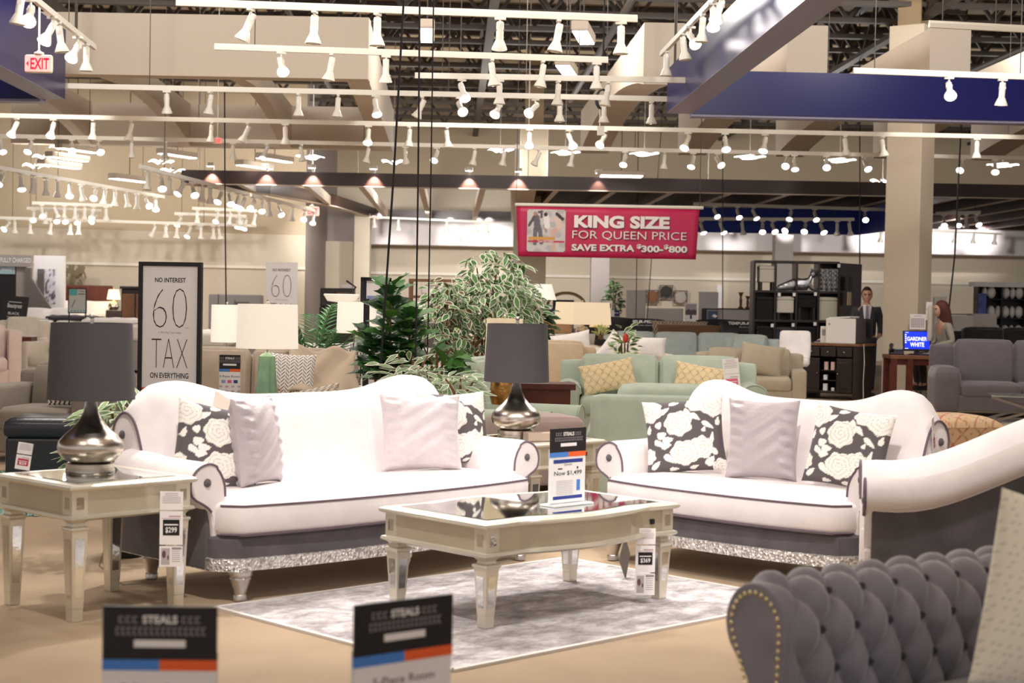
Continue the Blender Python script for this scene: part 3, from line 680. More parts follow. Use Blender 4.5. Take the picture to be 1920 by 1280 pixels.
    for sg in (-1, 1):
        def dzf(y): return .27 * sm((y - .25) / .85) if chair else .015 * sm((y - .4) / .3)
        rings = []
        for i in range(15):
            y = y0 + (y1 - y0) * i / 14; e = .006 if i == 0 else 0
            rings.append([(sg * (Li + u + (e if u < .05 else -e)), y, z + dzf(y) * sm((z - .28) / .25) - (e if z > .5 else 0)) for u, z in asec])
        m = MB(); m.loft(rings); ar = obj('arm', m, white_velvet, t, sharp=50)
        m = MB(); m.tube([(p[0], y0 - .001, p[2]) for p in rings[0][3:31]], .006, 6); obj('piping', m, piping_m, ar)
        m = MB(); m.lathe([(.0, .014), (.014, .011), (.021, .004), (.021, -.01)], 14, M=T(sg * (Li + .11), y0, .572 + zo, 90, 0, 0)); obj('button', m, grey_velvet, ar)
        m = MB(); m.prism([(sg * Li, .2), (sg * (Li + .062), .2), (sg * (Li + .07), .34), (sg * (Li + .09), .45), (sg * Li, .45)], y0 + .002, y0 + .09, 'xzy'); obj('arm_post', m, white_velvet, t, bevel=.012)
        # dark outer panel following the arm
        ye = .9 + ex_d; yy = [y0 + .03 + (ye - y0 - .03) * i / 12 for i in range(13)]
        poly = [(yy[0], .15)] + [(y, .50 + zo + dzf(y) * .95 + (.0 if not chair else .085)) for y in yy] + [(ye, .15)]
        xa, xb = sg * (Li + .03), sg * (Li + .098)
        m = MB(); m.prism(poly, min(xa, xb), max(xa, xb), 'yzx'); obj('outer_panel', m, grey_velvet, t, bevel=.008)
    return t
a = G(460, 1130); b = G(979, 1051); c = (a + b) / 2
RS = math.atan2(b.y - a.y, b.x - a.x); RS = R(45.5)
sofa = camel_sofa('sofa', 'long white camelback sofa with charcoal sides, left of the mirrored coffee table', 'sofa', 1.09, (c.x, c.y, 0), RS, [(-.965, .03), (.0, -.04), (.965, .03), (-.95, .82), (.95, .82)])
k13 = 1.0137
RL = R(-44)
lv = camel_sofa('loveseat', 'white camelback loveseat with charcoal base beyond the coffee table', 'loveseat', .84, (1.087 * k13, 8.45 * k13, 0), RL, [(-.73, .03), (.73, .03), (-.7, .82), (.7, .82)])
q = Vector((math.sin(R(45)), -math.cos(R(45)), 0))
RC = R(-101)
_n = (X_at(1622, 6.62, .6), 6.62); cx, cy = _n[0] - (.49 * math.cos(RC) - .12 * math.sin(RC)), _n[1] - (.49 * math.sin(RC) + .12 * math.cos(RC))
ch = camel_sofa('armchair', 'white armchair with sloping arm and charcoal outer side, at right edge', 'armchair', .40, (cx, cy, 0), RC, [(-.3, .1), (.3, .1), (-.3, .98), (.3, .98)], chair=True, bow=.05)
S_ = lambda lx, ly, z=0: sofa.matrix_basis @ Vector((lx, ly, z))
L_ = lambda lx, ly, z=0: lv.matrix_basis @ Vector((lx, ly, z))
bpy.context.view_layer.update()
def W(o, lx, ly, z=0):
    r = o.rotation_euler.z; return Vector((o.location.x + lx * math.cos(r) - ly * math.sin(r), o.location.y + lx * math.sin(r) + ly * math.cos(r), z))

# ------------------------------------------------------------------ throw pillows
def pillow_mb(w, h, t, n=26, pat=None, wr=0.0, pull=.08):
    m = MB(); vs = []; cols = []; fs = []
    for side in (-1, 1):
        o = len(vs)
        for j in range(n + 1):
            for i in range(n + 1):
                u = -1 + 2 * i / n; v = -1 + 2 * j / n
                x = w / 2 * u * (1 - pull * (1 - v * v) * abs(u) ** 2); z = h / 2 * v * (1 - pull * (1 - u * u) * abs(v) ** 2)
                y = t / 2 * (max(0, (1 - u * u) * (1 - v * v))) ** .42
                if wr: y += wr * math.sin(23 * v + 4 * u) * max(0, abs(u) - .45) * max(0, (1 - u * u)) * 3 + wr * .5 * math.sin(9 * u - 14 * v) * (1 - u * u) * (1 - v * v) * .6
                vs.append((x, side * y, z + h / 2)); cols.append(pat(u, v) if pat else (1, 1, 1))
        for j in range(n):
            for i in range(n):
                a = o + j * (n + 1) + i; q = (a, a + 1, a + n + 2, a + n + 1); fs.append(q if side < 0 else q[::-1])
    m.add(vs, fs, 0, True, None, cols if pat else None)
    return m
W_ = lin('#f4efe9'); DK = lin('#5c5456'); LN = lin('#cfc3b4')
def rose_pat(u, v):
    for cx, cy, r in ((-.12, .30, .34), (-.02, -.5, .34), (.42, -.38, .3), (-.85, .72, .34), (.8, .78, .36), (.35, .86, .26), (.88, -.95, .26), (-.95, -.5, .2)):
        dx, dy = u - cx, v - cy; d = math.hypot(dx, dy); th = math.atan2(dy, dx)
        rr = r * (1 + .07 * math.sin(7 * th + cx * 9))
        if d < rr:
            k = (d / r * 3.4 + th / (2 * PI) + .12 * math.sin(5 * th)) % 1
            return LN if k < .16 and d > .05 * r else W_
    for cx, cy, l, w, an in ((-.45, .68, .17, .07, .6), (.1, .62, .12, .07, 1.8), (.3, .45, .16, .07, -.7), (-.62, .3, .1, .08, .9), (-.55, .02, .13, .09, .3), (-.4, -.12, .14, .09, .2), (.62, .2, .18, .06, -.6), (.5, .1, .07, .05, 1.2), (-.62, -.2, .17, .07, -.5), (-.45, -.27, .14, .07, .2),
                            (-.4, -.62, .17, .08, -.8), (.7, -.12, .14, .05, 1.4), (.75, -.5, .1, .06, 1.5), (.6, -.75, .16, .09, .9), (-.75, -.75, .14, .07, .7), (-.2, .9, .13, .06, .2), (.88, .3, .12, .06, 1.4), (-.9, .2, .12, .06, 1.3), (-.3, -.92, .12, .05, 0), (.2, -.9, .12, .05, .4)):
        dx, dy = u - cx, v - cy; a = dx * math.cos(an) + dy * math.sin(an); b = -dx * math.sin(an) + dy * math.cos(an)
        if (a / l) ** 2 + (b / (w * (1 - .5 * a / l))) ** 2 < 1: return W_
    return DK
rose_me = mesh_of('printed_cover', pillow_mb(.47, .44, .15, 90, rose_pat), attr_fabric)
silver_sat = mat('silver_satin', '#cfc4c8', .42, 0, bump=.25, scale=90, sheen=.3, var=.05, varscale=14)
silver_sat2 = mat('grey_satin', '#b3a9ad', .45, 0, bump=.25, scale=90, sheen=.3, var=.05, varscale=14)
sat_me = mesh_of('satin_cover', pillow_mb(.47, .44, .15, 40, None, wr=.02), silver_sat)
sat_me2 = mesh_of('satin_cover', pillow_mb(.40, .46, .17, 40, None, wr=.022), silver_sat2)
def pillow(name, me, loc, az, tilt, label, grp=None, roll=0):
    o = obj(name, me, None, None, loc, None); o.rotation_euler = (Matrix.Rotation(az, 3, 'Z') @ Matrix.Rotation(-tilt, 3, 'X') @ Matrix.Rotation(roll, 3, 'Y')).to_euler()
    return tag(o, label, 'cushion', grp)
SZ = .497
pillow('throw_pillow', rose_me, W(sofa, -.84, .45, SZ - .01), R(33), R(14), 'rose-print dark pillow leaning on the sofa left arm', None, R(12))
pillow('throw_pillow', sat_me2, W(sofa, -.57, .40, SZ), R(68), R(9), 'grey satin pillow seen almost edge-on beside the rose pillow, sofa left end', None, 0)
pillow('throw_pillow', sat_me, W(sofa, .56, .42, SZ), R(16), R(12), 'silver satin pillow standing at the right end of the long sofa')
pillow('throw_pillow', rose_me, W(sofa, .93, .52, SZ), R(35), R(12), 'rose-print pillow tucked behind the silver pillow, sofa right end')
pillow('throw_pillow', rose_me, W(lv, -.46, .36, SZ), R(-12), R(13), 'rose-print pillow at the left end of the loveseat', None, R(-7))
pillow('throw_pillow', sat_me2, W(lv, .0, .42, SZ), R(-16), R(14), 'grey satin pillow in the middle of the loveseat')
pillow('throw_pillow', rose_me, W(lv, .50, .44, SZ), R(-38), R(12), 'rose-print pillow half hidden behind the loveseat right arm', None, R(6))
# paper tag on the sofa back and price strip on the loveseat end
m = MB(); m.box(-.07, .07, -.003, .0, -.045, .045)
o = obj('paper_tag', m, mat('buff_paper', '#ead4c6', .8), None, W(sofa, -.60, .70, .90), (R(-22), R(28), RS)); tag(o, 'tilted buff paper tag stuck to the white sofa back', 'paper tag')

# ------------------------------------------------------------------ mirrored tables
def mirrored_table(name, label, cat, w, d, h, loc, rz, serp=0.0):
    t = thing(name, label, cat, loc, rz)
    def outl(ins):
        W2, D2 = w / 2 - ins, d / 2 - ins; pts = []; n = 24
        def bump(x):
            s = W2 - .15
            if not serp or abs(x) > s: return -.0
            return serp * (.5 + .5 * math.cos(PI * x / s)) - .012 * math.sin(PI * min(1, (s - abs(x)) / .16)) 
        for i in range(n + 1): x = -W2 + 2 * W2 * i / n; pts.append((x, -D2 - bump(x)))
        for i in range(n + 1): x = W2 - 2 * W2 * i / n; pts.append((x, D2 + bump(x)))
        return pts
    def slab(mb, lv_, mi=0): mb.loft([[(x, y, z) for x, y in outl(i)] for z, i in lv_], mi, sm=False)
    m = MB(); slab(m, [(h - .03, .02), (h - .024, .006), (h - .016, 0), (h - .008, .004), (h - .004, .012), (h, .018)]); top = obj('table_top', m, champagne, t, sharp=30)
    m = MB(); slab(m, [(h - .002, .075), (h + .0025, .075), (h + .003, .085)]); obj('mirror_panel', m, mirror_top, t)
    ah = .105
    m = MB(); slab(m, [(h - .03, .03), (h - .03 - ah, .03)]); ap = obj('apron', m, champagne_dark, t)
    m = MB(); slab(m, [(h - .03 - ah, .028), (h - .034 - ah, .012), (h - .046 - ah, .008), (h - .052 - ah, .016), (h - .058 - ah, .03)]); obj('apron_moulding', m, champagne, t)
    zc = h - .03 - ah / 2; W2, D2 = w / 2 - .03, d / 2 - .03
    for sx in (-1, 1):
        for sy in (-1, 1):
            m = MB(); m.box(sx * (W2 - .075), sx * (W2 + .004), sy * (D2 - .075), sy * (D2 + .004), h - .03 - ah, h - .03); obj('corner_block', m, champagne, t)
            m = MB()
            m.box(sx * (W2 - .055), sx * (W2 - .018), sy * (D2 + .003), sy * (D2 + .0065), zc - .026, zc + .026); obj('corner_mirror', m, mirror, t); m = MB(); m.box(sx * (W2 + .003), sx * (W2 + .0065), sy * (D2 - .055), sy * (D2 - .018), zc - .026, zc + .026)
            obj('corner_mirror', m, mirror, t)
            # leg
            lx, ly = sx * (W2 - .04), sy * (D2 - .04); zt = h - .088 - ah
            m = MB()
            for z0, z1, a0, a1 in ((zt, zt + .0, .05, .05),): pass
            def fr(z, a): return [(-a, -a, z), (a, -a, z), (a, a, z), (-a, a, z)]
            m.loft([fr(zt + .032, .042), fr(zt + .018, .03), fr(zt + .004, .032), fr(zt + .002, .046), fr(zt - .008, .048), fr(zt - .014, .042), fr(zt - .02, .04), fr(0.06, .0285), fr(0.055, .0275), fr(0.0, .0265)], sm=False)
            lg = obj('leg', m, champagne, t, (lx, ly, 0), bevel=.002)
            m = MB()
            za, zb = zt - .05, .07 + (zt - .07) * .1
            for an in range(4):
                def aw(z): return .0275 + (.04 - .0275) * (z - .055) / (zt - .075)
                Ma = Matrix.Rotation(an * PI / 2, 4, 'Z'); e = .0012
                m.add([(-aw(zb) * .62, -aw(zb) - e, zb), (aw(zb) * .62, -aw(zb) - e, zb), (aw(za) * .62, -aw(za) - e, za), (-aw(za) * .62, -aw(za) - e, za)], [(0, 1, 2, 3)], 0, False, Ma)
            obj('mirror_inset', m, mirror, lg)
    m = MB(); m.box(-.0, .022, -D2 - .012, -D2 + .01, zc - .012, zc + .012); kn = obj('knob', m, black_m, t, (W2 - .16, -.0, 0), bevel=.002)
    return t
f_, r_, b_ = G(915, 1180), G(1235, 1125), G(1064, 1093); l_ = f_ + b_ - r_
cc = (r_ + l_) / 2
RT = math.atan2(r_.y - f_.y, r_.x - f_.x)
print('coffee', cc, math.degrees(RT), (r_ - f_).length, (b_ - r_).length)
ct = mirrored_table('coffee_table', 'champagne mirrored coffee table with serpentine edge on the grey rug', 'coffee table', 1.3, .76, .475, (cc.x, cc.y, .012), RT, .05)
fe, le, be = G(152, 1165), G(25, 1130), G(198, 1106)
ce = (le + (fe + be - le)) / 2
RE = math.atan2((fe - le).y, (fe - le).x) + PI / 2
print('end', ce, math.degrees(RE), (fe - le).length, (be - le).length)
et = mirrored_table('end_table', 'champagne mirrored end table carrying a black-shaded lamp, at left edge', 'side table', .68, .68, .615, (ce.x, ce.y, 0), RE)
e2 = (.13, 10.0)
et2 = mirrored_table('end_table', 'mirrored end table in the gap between sofa and loveseat', 'side table', .68, .68, .615, (e2[0], e2[1], 0), R(45))

# ------------------------------------------------------------------ gourd lamps with charcoal shades
def gourd_lamp(label, loc, cord=None):
    t = thing('table_lamp', label, 'lamp', loc)
    m = MB(); m.lathe([(.110, 0), (.113, .004), (.113, .022), (.109, .025), (.109, .029), (.113, .032), (.113, .05), (.105, .054), (.09, .054)], 40); obj('base', m, nickel, t)
    m = MB(); m.lathe([(.085, .052), (.12, .068), (.146, .095), (.154, .125), (.147, .155), (.12, .185), (.085, .215), (.055, .25), (.036, .29), (.026, .34), (.022, .40)], 40); obj('body', m, nickel, t)
    m = MB(); m.tube([(0, 0, .4), (0, 0, .70)], .008, 8); m.tube([(0, 0, .70), (0, 0, .735)], .009, 8); m.ball((0, 0, .742), .014); obj('harp_and_finial', m, nickel, t)
    m = MB(); m.lathe([(.203, .352), (.187, .71), (.183, .71), (.199, .352), (.203, .352)], 48, cap=False); m.lathe([(.0, .703), (.185, .703)], 48, cap=False); obj('lamp_shade', m, shade_black, t)
    if cord: m = MB(); m.tube([Vector(p) for p in cord], .003, 5); obj('cord', m, mat('clear_cord', '#8d8672', .4), t)
    return t
zt = .6185
gl = gourd_lamp('nickel gourd lamp with charcoal shade on the left end table', (ce.x - .03, ce.y + .02, zt), [(0, .1, .01), (.02, .33, .006), (.02, .37, -.05), (.0, .42, -.3), (-.05, .38, -.5), (.05, .45, -.606), (.3, .6, -.608), (.6, .5, -.608)])
gourd_lamp('nickel gourd lamp with charcoal shade between sofa and loveseat', (X_at(967, 9.95, .7), 9.93, zt))

# ------------------------------------------------------------------ grey rug
rugm = mat('distressed_rug', '#b7afb2', .95, bump=.35, scale=260)
_nt = rugm.node_tree; _b = _nt.nodes['Principled BSDF']; _t = _nt.nodes.new('ShaderNodeTexCoord'); _mp = _nt.nodes.new('ShaderNodeMapping'); _mp.inputs['Scale'].default_value = (1.5, 2.3, 1); _mp.inputs['Rotation'].default_value = (0, 0, R(20))
_nt.links.new(_t.outputs['Object'], _mp.inputs[0])
_n1 = _nt.nodes.new('ShaderNodeTexNoise'); _n1.inputs['Scale'].default_value = 3.2; _n1.inputs['Detail'].default_value = 12; _n1.inputs['Roughness'].default_value = .8; _n1.inputs['Distortion'].default_value = .3
_nt.links.new(_mp.outputs[0], _n1.inputs['Vector'])
_cr = _nt.nodes.new('ShaderNodeValToRGB'); _cr.color_ramp.elements[0].position = .36; _cr.color_ramp.elements[0].color = (*lin('#7d7879'), 1); _cr.color_ramp.elements[1].position = .62; _cr.color_ramp.elements[1].color = (*lin('#d8d2d3'), 1)
_e = _cr.color_ramp.elements.new(.48); _e.color = (*lin('#a8a1a3'), 1)
_nt.links.new(_n1.outputs['Fac'], _cr.inputs[0]); _nt.links.new(_cr.outputs[0], _b.inputs['Base Color'])
lf, ff = G(404, 1141), G(849, 1259); e2v = (lf - ff); wr = e2v.length; ang = math.atan2((ff - lf).y, (ff - lf).x) + PI / 2
lr = 2.36; dirv = Vector((math.cos(ang), math.sin(ang), 0)); rc = ff + dirv * lr / 2 + e2v / 2
print('rug', rc, math.degrees(ang), wr)
t = thing('area_rug', 'distressed grey area rug under the mirrored coffee table', 'rug', (rc.x, rc.y, 0), ang)
m = MB(); m.box(-lr / 2 + .012, lr / 2 - .012, -wr / 2 + .012, wr / 2 - .012, 0, .011); obj('pile', m, rugm, t)
m = MB()
for s in (-1, 1): m.box(-lr / 2, lr / 2, s * wr / 2 - .012, s * wr / 2 + .012, 0, .012); m.box(s * lr / 2 - .012, s * lr / 2 + .012, -wr / 2, wr / 2, 0, .012)
obj('binding', m, mat('rug_binding', '#d9d2cc', .8), t)

# ------------------------------------------------------------------ shop signs
def steals_sign(label, loc, rz, head, room, price=False, w=.24, extra=None):
    t = thing('sale_sign', label, 'sign', loc, rz)
    H = .37; m = MB(); m.box(-w / 2 - .015, w / 2 + .015, -.05, .05, 0, .008); m.box(-w / 2 - .004, w / 2 + .004, .004, .0065, .008, H - .1); obj('acrylic_holder', m, acrylic, t)
    m = MB(); m.box(-w / 2, w / 2, -.003, .003, .012, H - .115); obj('card', m, paper, t)
    m = MB(); m.box(-w / 2 - .002, w / 2 + .002, -.004, .004, H - .115, H); hd = obj('header', m, black_card, t)
    m = MB(); m.text('STEALS', .0, H - .037, .018, .075, bold=.03, y=-.0046); 
    obj('lettering', m, paper, hd)
    m = MB()
    for (x0, x1, z0, z1) in ((-.09, -.045, H - .036, H - .021), (.045, .088, H - .036, H - .021), (-.095, .1, H - .062, H - .044)):
        n = max(3, int((x1 - x0) / .012))
        for i in range(n):
            a = x0 + (x1 - x0) * (i + .12) / n; b = x0 + (x1 - x0) * (i + .8) / n
            m.rect(a, b, z0, z0 + .003, -.0046); m.rect(a, b, z1 - .003, z1, -.0046); m.rect(a, a + .003, z0, z1, -.0046)
    obj('fine_print', m, ink_lt, hd)
    m = MB(); m.rect(-.055, .055, H - .088, H - .072, -.0046); obj('white_bar', m, paper, hd)
    m = MB(); m.box(-w / 2 - .002, 0, -.0045, .0045, H - .138, H - .115); obj('blue_stripe', m, sign_blue, t)
    m = MB(); m.box(0, w / 2 + .002, -.0045, .0045, H - .138, H - .115); obj('orange_stripe', m, sign_orange, t)
    if price:
        m = MB(); m.box(-w * .42, w * .42, -.0037, .0037, H - .168, H - .15); obj('navy_stripe', m, sign_navy, t); m = MB(); m.box(-w * .42, w * .42, -.0037, .0037, .028, .044); obj('navy_stripe', m, sign_navy, t)
        m = MB(); m.text('Now $1,499', 0, .14, .024, .19, y=-.0037, bold=.01); m.text('Queen', 0, .188, .012, .055, y=-.0037)
        m.rect(-.07, -.04, .172, .178, -.0037); m.rect(.06, .07, .17, .182, -.0037); obj('lettering', m, ink, t)
        m = MB()
        for i in range(9): m.rect(-.08, .035, .115 - i * .008, .117 - i * .008, -.0037)
        obj('fine_print', m, paper_g, t)
        m = MB(); m.rect(.06, .085, .065, .118, -.0037); obj('blue_bar', m, sign_blue, t)
    else:
        m = MB(); m.text(room, 0, H - .185, .018, .165, bold=.008, y=-.0036); obj('lettering', m, mat('plum_ink', '#7a5468', .6), t)
        for x, c in ((-.05, mat('sign_lilac', '#9fa3dc', .5)), (0, sign_pink), (.05, sign_navy)):
            m = MB(); m.rbox(.034, .004, .026, .002, 3, M=T(x, -.0035, H - .218)); obj('icon', m, c, t)
        for i in range(4):
            for j in range(3): m = MB(); m.rect(-.085 + i * .05, -.06 + i * .05, .028 + j * .038, .042 + j * .038, -.0037); obj('small_icon', m, mat('faded_plum', '#cda9b4', .6), t)
    return t
# a low bench out of the frame carries the two near signs
zb0 = .425
t = thing('display_bench', 'low pale bench below the lower frame edge carrying two sale signs', 'bench', (-.46, 3.46, 0), R(10))
m = MB(); m.box(-.75, .75, -.26, .26, zb0 - .06, zb0); obj('top', m, brownwood, t, bevel=.01)
for sx in (-.68, .68):
    for sy in (-.16, .16): m = MB(); m.box(sx - .03, sx + .03, sy - .03, sy + .03, 0, zb0 - .06); obj('leg', m, brownwood, t)
steals_sign('near sale sign reading 7-Piece Room, at the lower left edge', (X_at(300, 3.42, .7), 3.42, zb0), R(2), '', '7-Piece Room')
steals_sign('near tilted sale sign in front of the grey rug, lower middle', (X_at(757, 3.55, .7), 3.55, zb0), R(38), '', '5-Piece Room', w=.258)
p = G(1063, 946, .49)
steals_sign('sale sign reading Now $1,499 on the coffee table back corner', (p.x, p.y, .4915), R(44), '', '', True)
def price_tag(label, loc, rz, price, rows, col=None, rot=None, w=.085):
    t = thing('price_tag', label, 'price tag', loc, rz, rot=rot)
    z = 0
    for i, (h, kind) in enumerate(rows):
        m = MB(); m.box(-w / 2, w / 2, -.002, .0, z - h, z); cd = obj('card', m, paper, t)
        if kind == 'price':
            m = MB(); m.rect(-w * .36, w * .36, z - h * .72, z - h * .25, -.003); blk = obj('price_block', m, col or black_card, cd)
            m = MB(); m.text(price, 0, z - h * .66, h * .19, w * .5, bold=.02, y=-.0038); m.rect(-w * .3, w * .3, z - h * .42, z - h * .38, -.0038); obj('lettering', m, paper, cd)
            m = MB(); m.rect(-w * .1, w * .4, z - h * .17, z - h * .13, -.003); m.rect(-w * .42, w * .4, z - h * .22, z - h * .205, -.003); obj('fine_print', m, mat('faded_plum', '#cda9b4', .6), cd)
        elif kind == 'text':
            m = MB()
            for j in range(6): m.rect(-w * (.28 if j < 2 else .4), w * (.28 if j < 2 else .4), z - h * (.12 + .1 * j), z - h * (.09 + .1 * j), -.003)
            obj('fine_print', m, paper_g, cd)
        else:
            m = MB(); m.rect(-w * .42, -w * .05, z - h * .9, z - h * .1, -.003, 0); obj('picture', m, paper_g, cd)
            m = MB(); m.ball((-w * .3, -.003, z - h * .4), .009, .0006, .018, 10); m.ball((-w * .12, -.003, z - h * .55), .004, .0006, .012, 8); obj('portrait', m, mat('brown_print', '#6b4a4c', .6), cd)
            m = MB(); m.rect(w * .04, w * .45, z - h * .16, z - h * .06, -.003); [m.rect(w * .04, w * .4, z - h * (.25 + .1 * j), z - h * (.23 + .1 * j), -.003) for j in range(6)]; obj('fine_print', m, ink_lt, cd)
        z -= h + .006
    return t
p = P(322, 921, 7.34); price_tag('hanging price tag reading $299 on the left end table corner', p, R(4), '$299', [(.085, 'text'), (.155, 'price'), (.095, 'photo')], w=.105)
p = P(1211, 990, 7.74); price_tag('hanging price tag reading $369 on the coffee table leg', p, R(6), '$369', [(.078, 'text'), (.13, 'price'), (.105, 'photo')], w=.097)
m = MB(); m.add([(-.09, 0, -.0), (0.0, -.002, .11), (.09, 0, 0), (.0, 0, -.13)], [(0, 1, 2, 3)]); m.tube([(0, 0, .1), (0, 0, .22)], .0012, 4)
o = obj('hang_tag', MB().prism([(-.055, -.02), (.0, .1), (.055, .0), (.015, -.13)], -.002, .002, 'xzy'), mat('grey_card', '#6e665c', .6), None, P(1171, 1040, 8.45), (0, 0, R(55))); tag(o, 'dark diamond-shaped hang tag below the loveseat front', 'hang tag')
p = P(53, 826, 7.9)
t = price_tag('leaning price tag reading 829 in crimson on the left end table', (p.x, p.y, p.z), R(8), '829', [(.055, 'text'), (.07, 'price')], sign_red, w=.07)
t.rotation_euler = (R(6), R(9), R(8)); t.location = P(49, 830, 7.62)
p = W(lv, .90, .86, .86)
t = price_tag('twisted price strip hanging on the loveseat right back end', P(1748, 783, 8.5), R(70), '819', [(.08, 'text'), (.12, 'price')], sign_red, w=.05); t.rotation_euler = (0, R(-20), R(62))
# small white box and papers on the far end table
m = MB(); m.box(-.1, .1, -.05, .05, 0, .05); o = obj('small_box', m, mat('taupe_card', '#b9a493', .7), None, (X_at(1015, 9.72, .65), 9.78, .6185), (0, 0, R(18)), bevel=.004); tag(o, 'small taupe box beside the lamp on the far end table', 'box')
m = MB(); m.box(-.13, .13, -.1, .1, 0, .06); m2 = o

# ------------------------------------------------------------------ tufted charcoal sofa in the near right corner
tuft_v = mat('grey_tufted_velvet', '#85808a', .75, bump=.12, scale=200, var=.12, varscale=9, sheen=.6)
a0 = P(1482, 1092, 4.12); az = R(35); uv = Vector((math.cos(az), math.sin(az), 0)); nv = Vector((math.sin(az), -math.cos(az), 0))
t = thing('tufted_sofa', 'deep-buttoned charcoal velvet sofa with brass nailheads in the near right corner', 'sofa', (a0.x, a0.y, 0), az)
topz = a0.z - .018
# local: x along the arm, -y towards the seat; inner face y=0
sec = []
for i in range(13): z = .30 + (topz - .13 - .30) * i / 12; sec.append((0.0 + .03 * (1 - i / 12), z))
cz_ = topz - .115; rr = .115
for i in range(1, 17): an = PI - i / 16 * (PI * 1.25); sec.append((rr + rr * math.cos(an), cz_ + rr * math.sin(an)))
sec2 = [(rr + .03, cz_ - .14), (rr - .01, .35), (rr - .02, .12)]
s_len = [0]
for i in range(1, len(sec)): s_len.append(s_len[-1] + math.hypot(sec[i][0] - sec[i - 1][0], sec[i][1] - sec[i - 1][1]))
def resample(n):
    out = []
    for i in range(n + 1):
        s = s_len[-1] * i / n; j = max(k for k in range(len(s_len)) if s_len[k] <= s + 1e-9); j = min(j, len(sec) - 2)
        f = (s - s_len[j]) / max(1e-9, s_len[j + 1] - s_len[j]); p0, p1 = Vector(sec[j]), Vector(sec[j + 1]); tg = (p1 - p0).normalized()
        out.append((p0.lerp(p1, min(1, f)), Vector((-tg.y, tg.x)), s))
    return out
rs = resample(90); LEN = 1.25; SX, SY = .130, .108; nx = 190; s0 = .10
grid = []
btn = []
for i in range(nx + 1):
    x = LEN * i / nx; row = []
    for (p, nrm_, s) in rs:
        a = (x - .13) / SX; b = (s - s0) / SY / 2
        d = (abs(math.sin(PI * (a / 1 + b))) * abs(math.sin(PI * (a / 1 - b)))) ** .55
        fade = sm(x / .06) * sm((s_len[-1] - s) / .08)
        o_ = .042 * d * fade - .014 * fade
        row.append((x, p.x - 0 + nrm_.x * o_, p.y + nrm_.y * o_))
    grid.append([(q[0], q[1], q[2]) for q in row] )
m = MB(); m.loft(grid, 0, cap=False, closed=False); obj('tufted_arm', m, tuft_v, t, sharp=80)
m = MB(); back = [(sec[-1][0], sec[-1][1])] + sec2
m.loft([[(x, y, z) for y, z in back] for x in (0, LEN)], 0, cap=False, closed=False); obj('outer_side', m, tuft_v, t)
# buttons at the crossings
for i in range(0, 10):
    for j in range(0, 10):
        # a+b and a-b integers
        for par in (0, .5):
            a = i + par; b = j + par; x = .13 + a * SX; s = s0 + b * 2 * SY
            if .05 < x < LEN - .02 and .05 < s < s_len[-1] - .1:
                p, nn, _ = min(rs, key=lambda r: abs(r[2] - s)); btn.append((x, p.x - nn.x * .006, p.y - nn.y * .006))
for bb in btn:
    m = MB(); m.ball(bb, .011, .009, .011, 8); obj('button', m, mat('dark_button_velvet', '#3c3840', .8), t)
# front scroll panel with nailheads
poly = [(p[0], p[1]) for p in sec] + sec2
m = MB(); m.prism(poly, -.012, .004, 'yzx'); fp = obj('scroll_panel', m, tuft_v, t, bevel=.006)
path = [(rr + (rr - .028) * math.cos(PI - k / 14 * PI * 1.15), cz_ + (rr - .028) * math.sin(PI - k / 14 * PI * 1.15)) for k in range(15)]
path = [(.055, z) for z in [.14 + .028 * k for k in range(int((cz_ - .14) / .028))]] + path
outer = [(rr + .02 - .0, cz_ - .10), (rr - .0, .50), (rr - .015, .44), (rr - .02, .38), (rr - .025, .32)]
pl = [Vector(q) for q in ([(.05, cz_ - .3), (.03, cz_ - .15)] + [(rr + (rr - .025) * math.cos(PI - k / 16 * PI * 1.2), cz_ + (rr - .025) * math.sin(PI - k / 16 * PI * 1.2)) for k in range(17)] + [(rr + .03, cz_ - .15), (rr + .0, cz_ - .3), (rr - .02, .2)])]
acc = 0
for i in range(len(pl) - 1):
    seg = (pl[i + 1] - pl[i]).length
    while acc < seg:
        q = pl[i].lerp(pl[i + 1], acc / seg); m = MB(); m.ball((-.014, q.x, q.y), .004, .0075, .0075, 8); obj('nailhead', m, mat('brass_nail', '#e8d9a8', .2, 1), fp); acc += .021
    acc -= seg
m = MB(); m.rbox(1.12, .75, .17, .06, 8, (0, 0, .015), M=T(.60, -.385, .345)); obj('seat_cushion', m, tuft_v, t)
m = MB(); m.box(.02, LEN, -.76, .09, .10, .26); obj('base', m, tuft_v, t, bevel=.02)
m = MB(); m.rbox(.24, 1.6, .62, .09, 8, (.02, 0, 0), M=T(LEN + .1, -.68, .41)); obj('backrest', m, tuft_v, t)
for lx, ly in ((.06, .03), (LEN, .03), (.06, -.7), (LEN, -.7)): m = MB(); m.lathe([(.02, 0), (.03, .04), (.035, .1)], 12); obj('foot', m, blackwood, t, (lx, ly, 0))
def dots(u, v):
    a = (u * 13 + (int((v + 1) * 13) % 2) * .5) % 1; b = (v * 13) % 1
    return lin('#cfc7bd') if (a - .5) ** 2 + (b - .5) ** 2 < .03 else lin('#f1ead8')
pm = mesh_of('throw_pillow', pillow_mb(.56, .52, .2, 70, dots, pull=.05), attr_fabric)
q = P(1903, 1262, 4.18)
pillow('throw_pillow', pm, (q.x + .13, q.y - .02, .43), R(10), R(10), 'cream dotted pillow leaning on the tufted charcoal sofa', None, R(14))
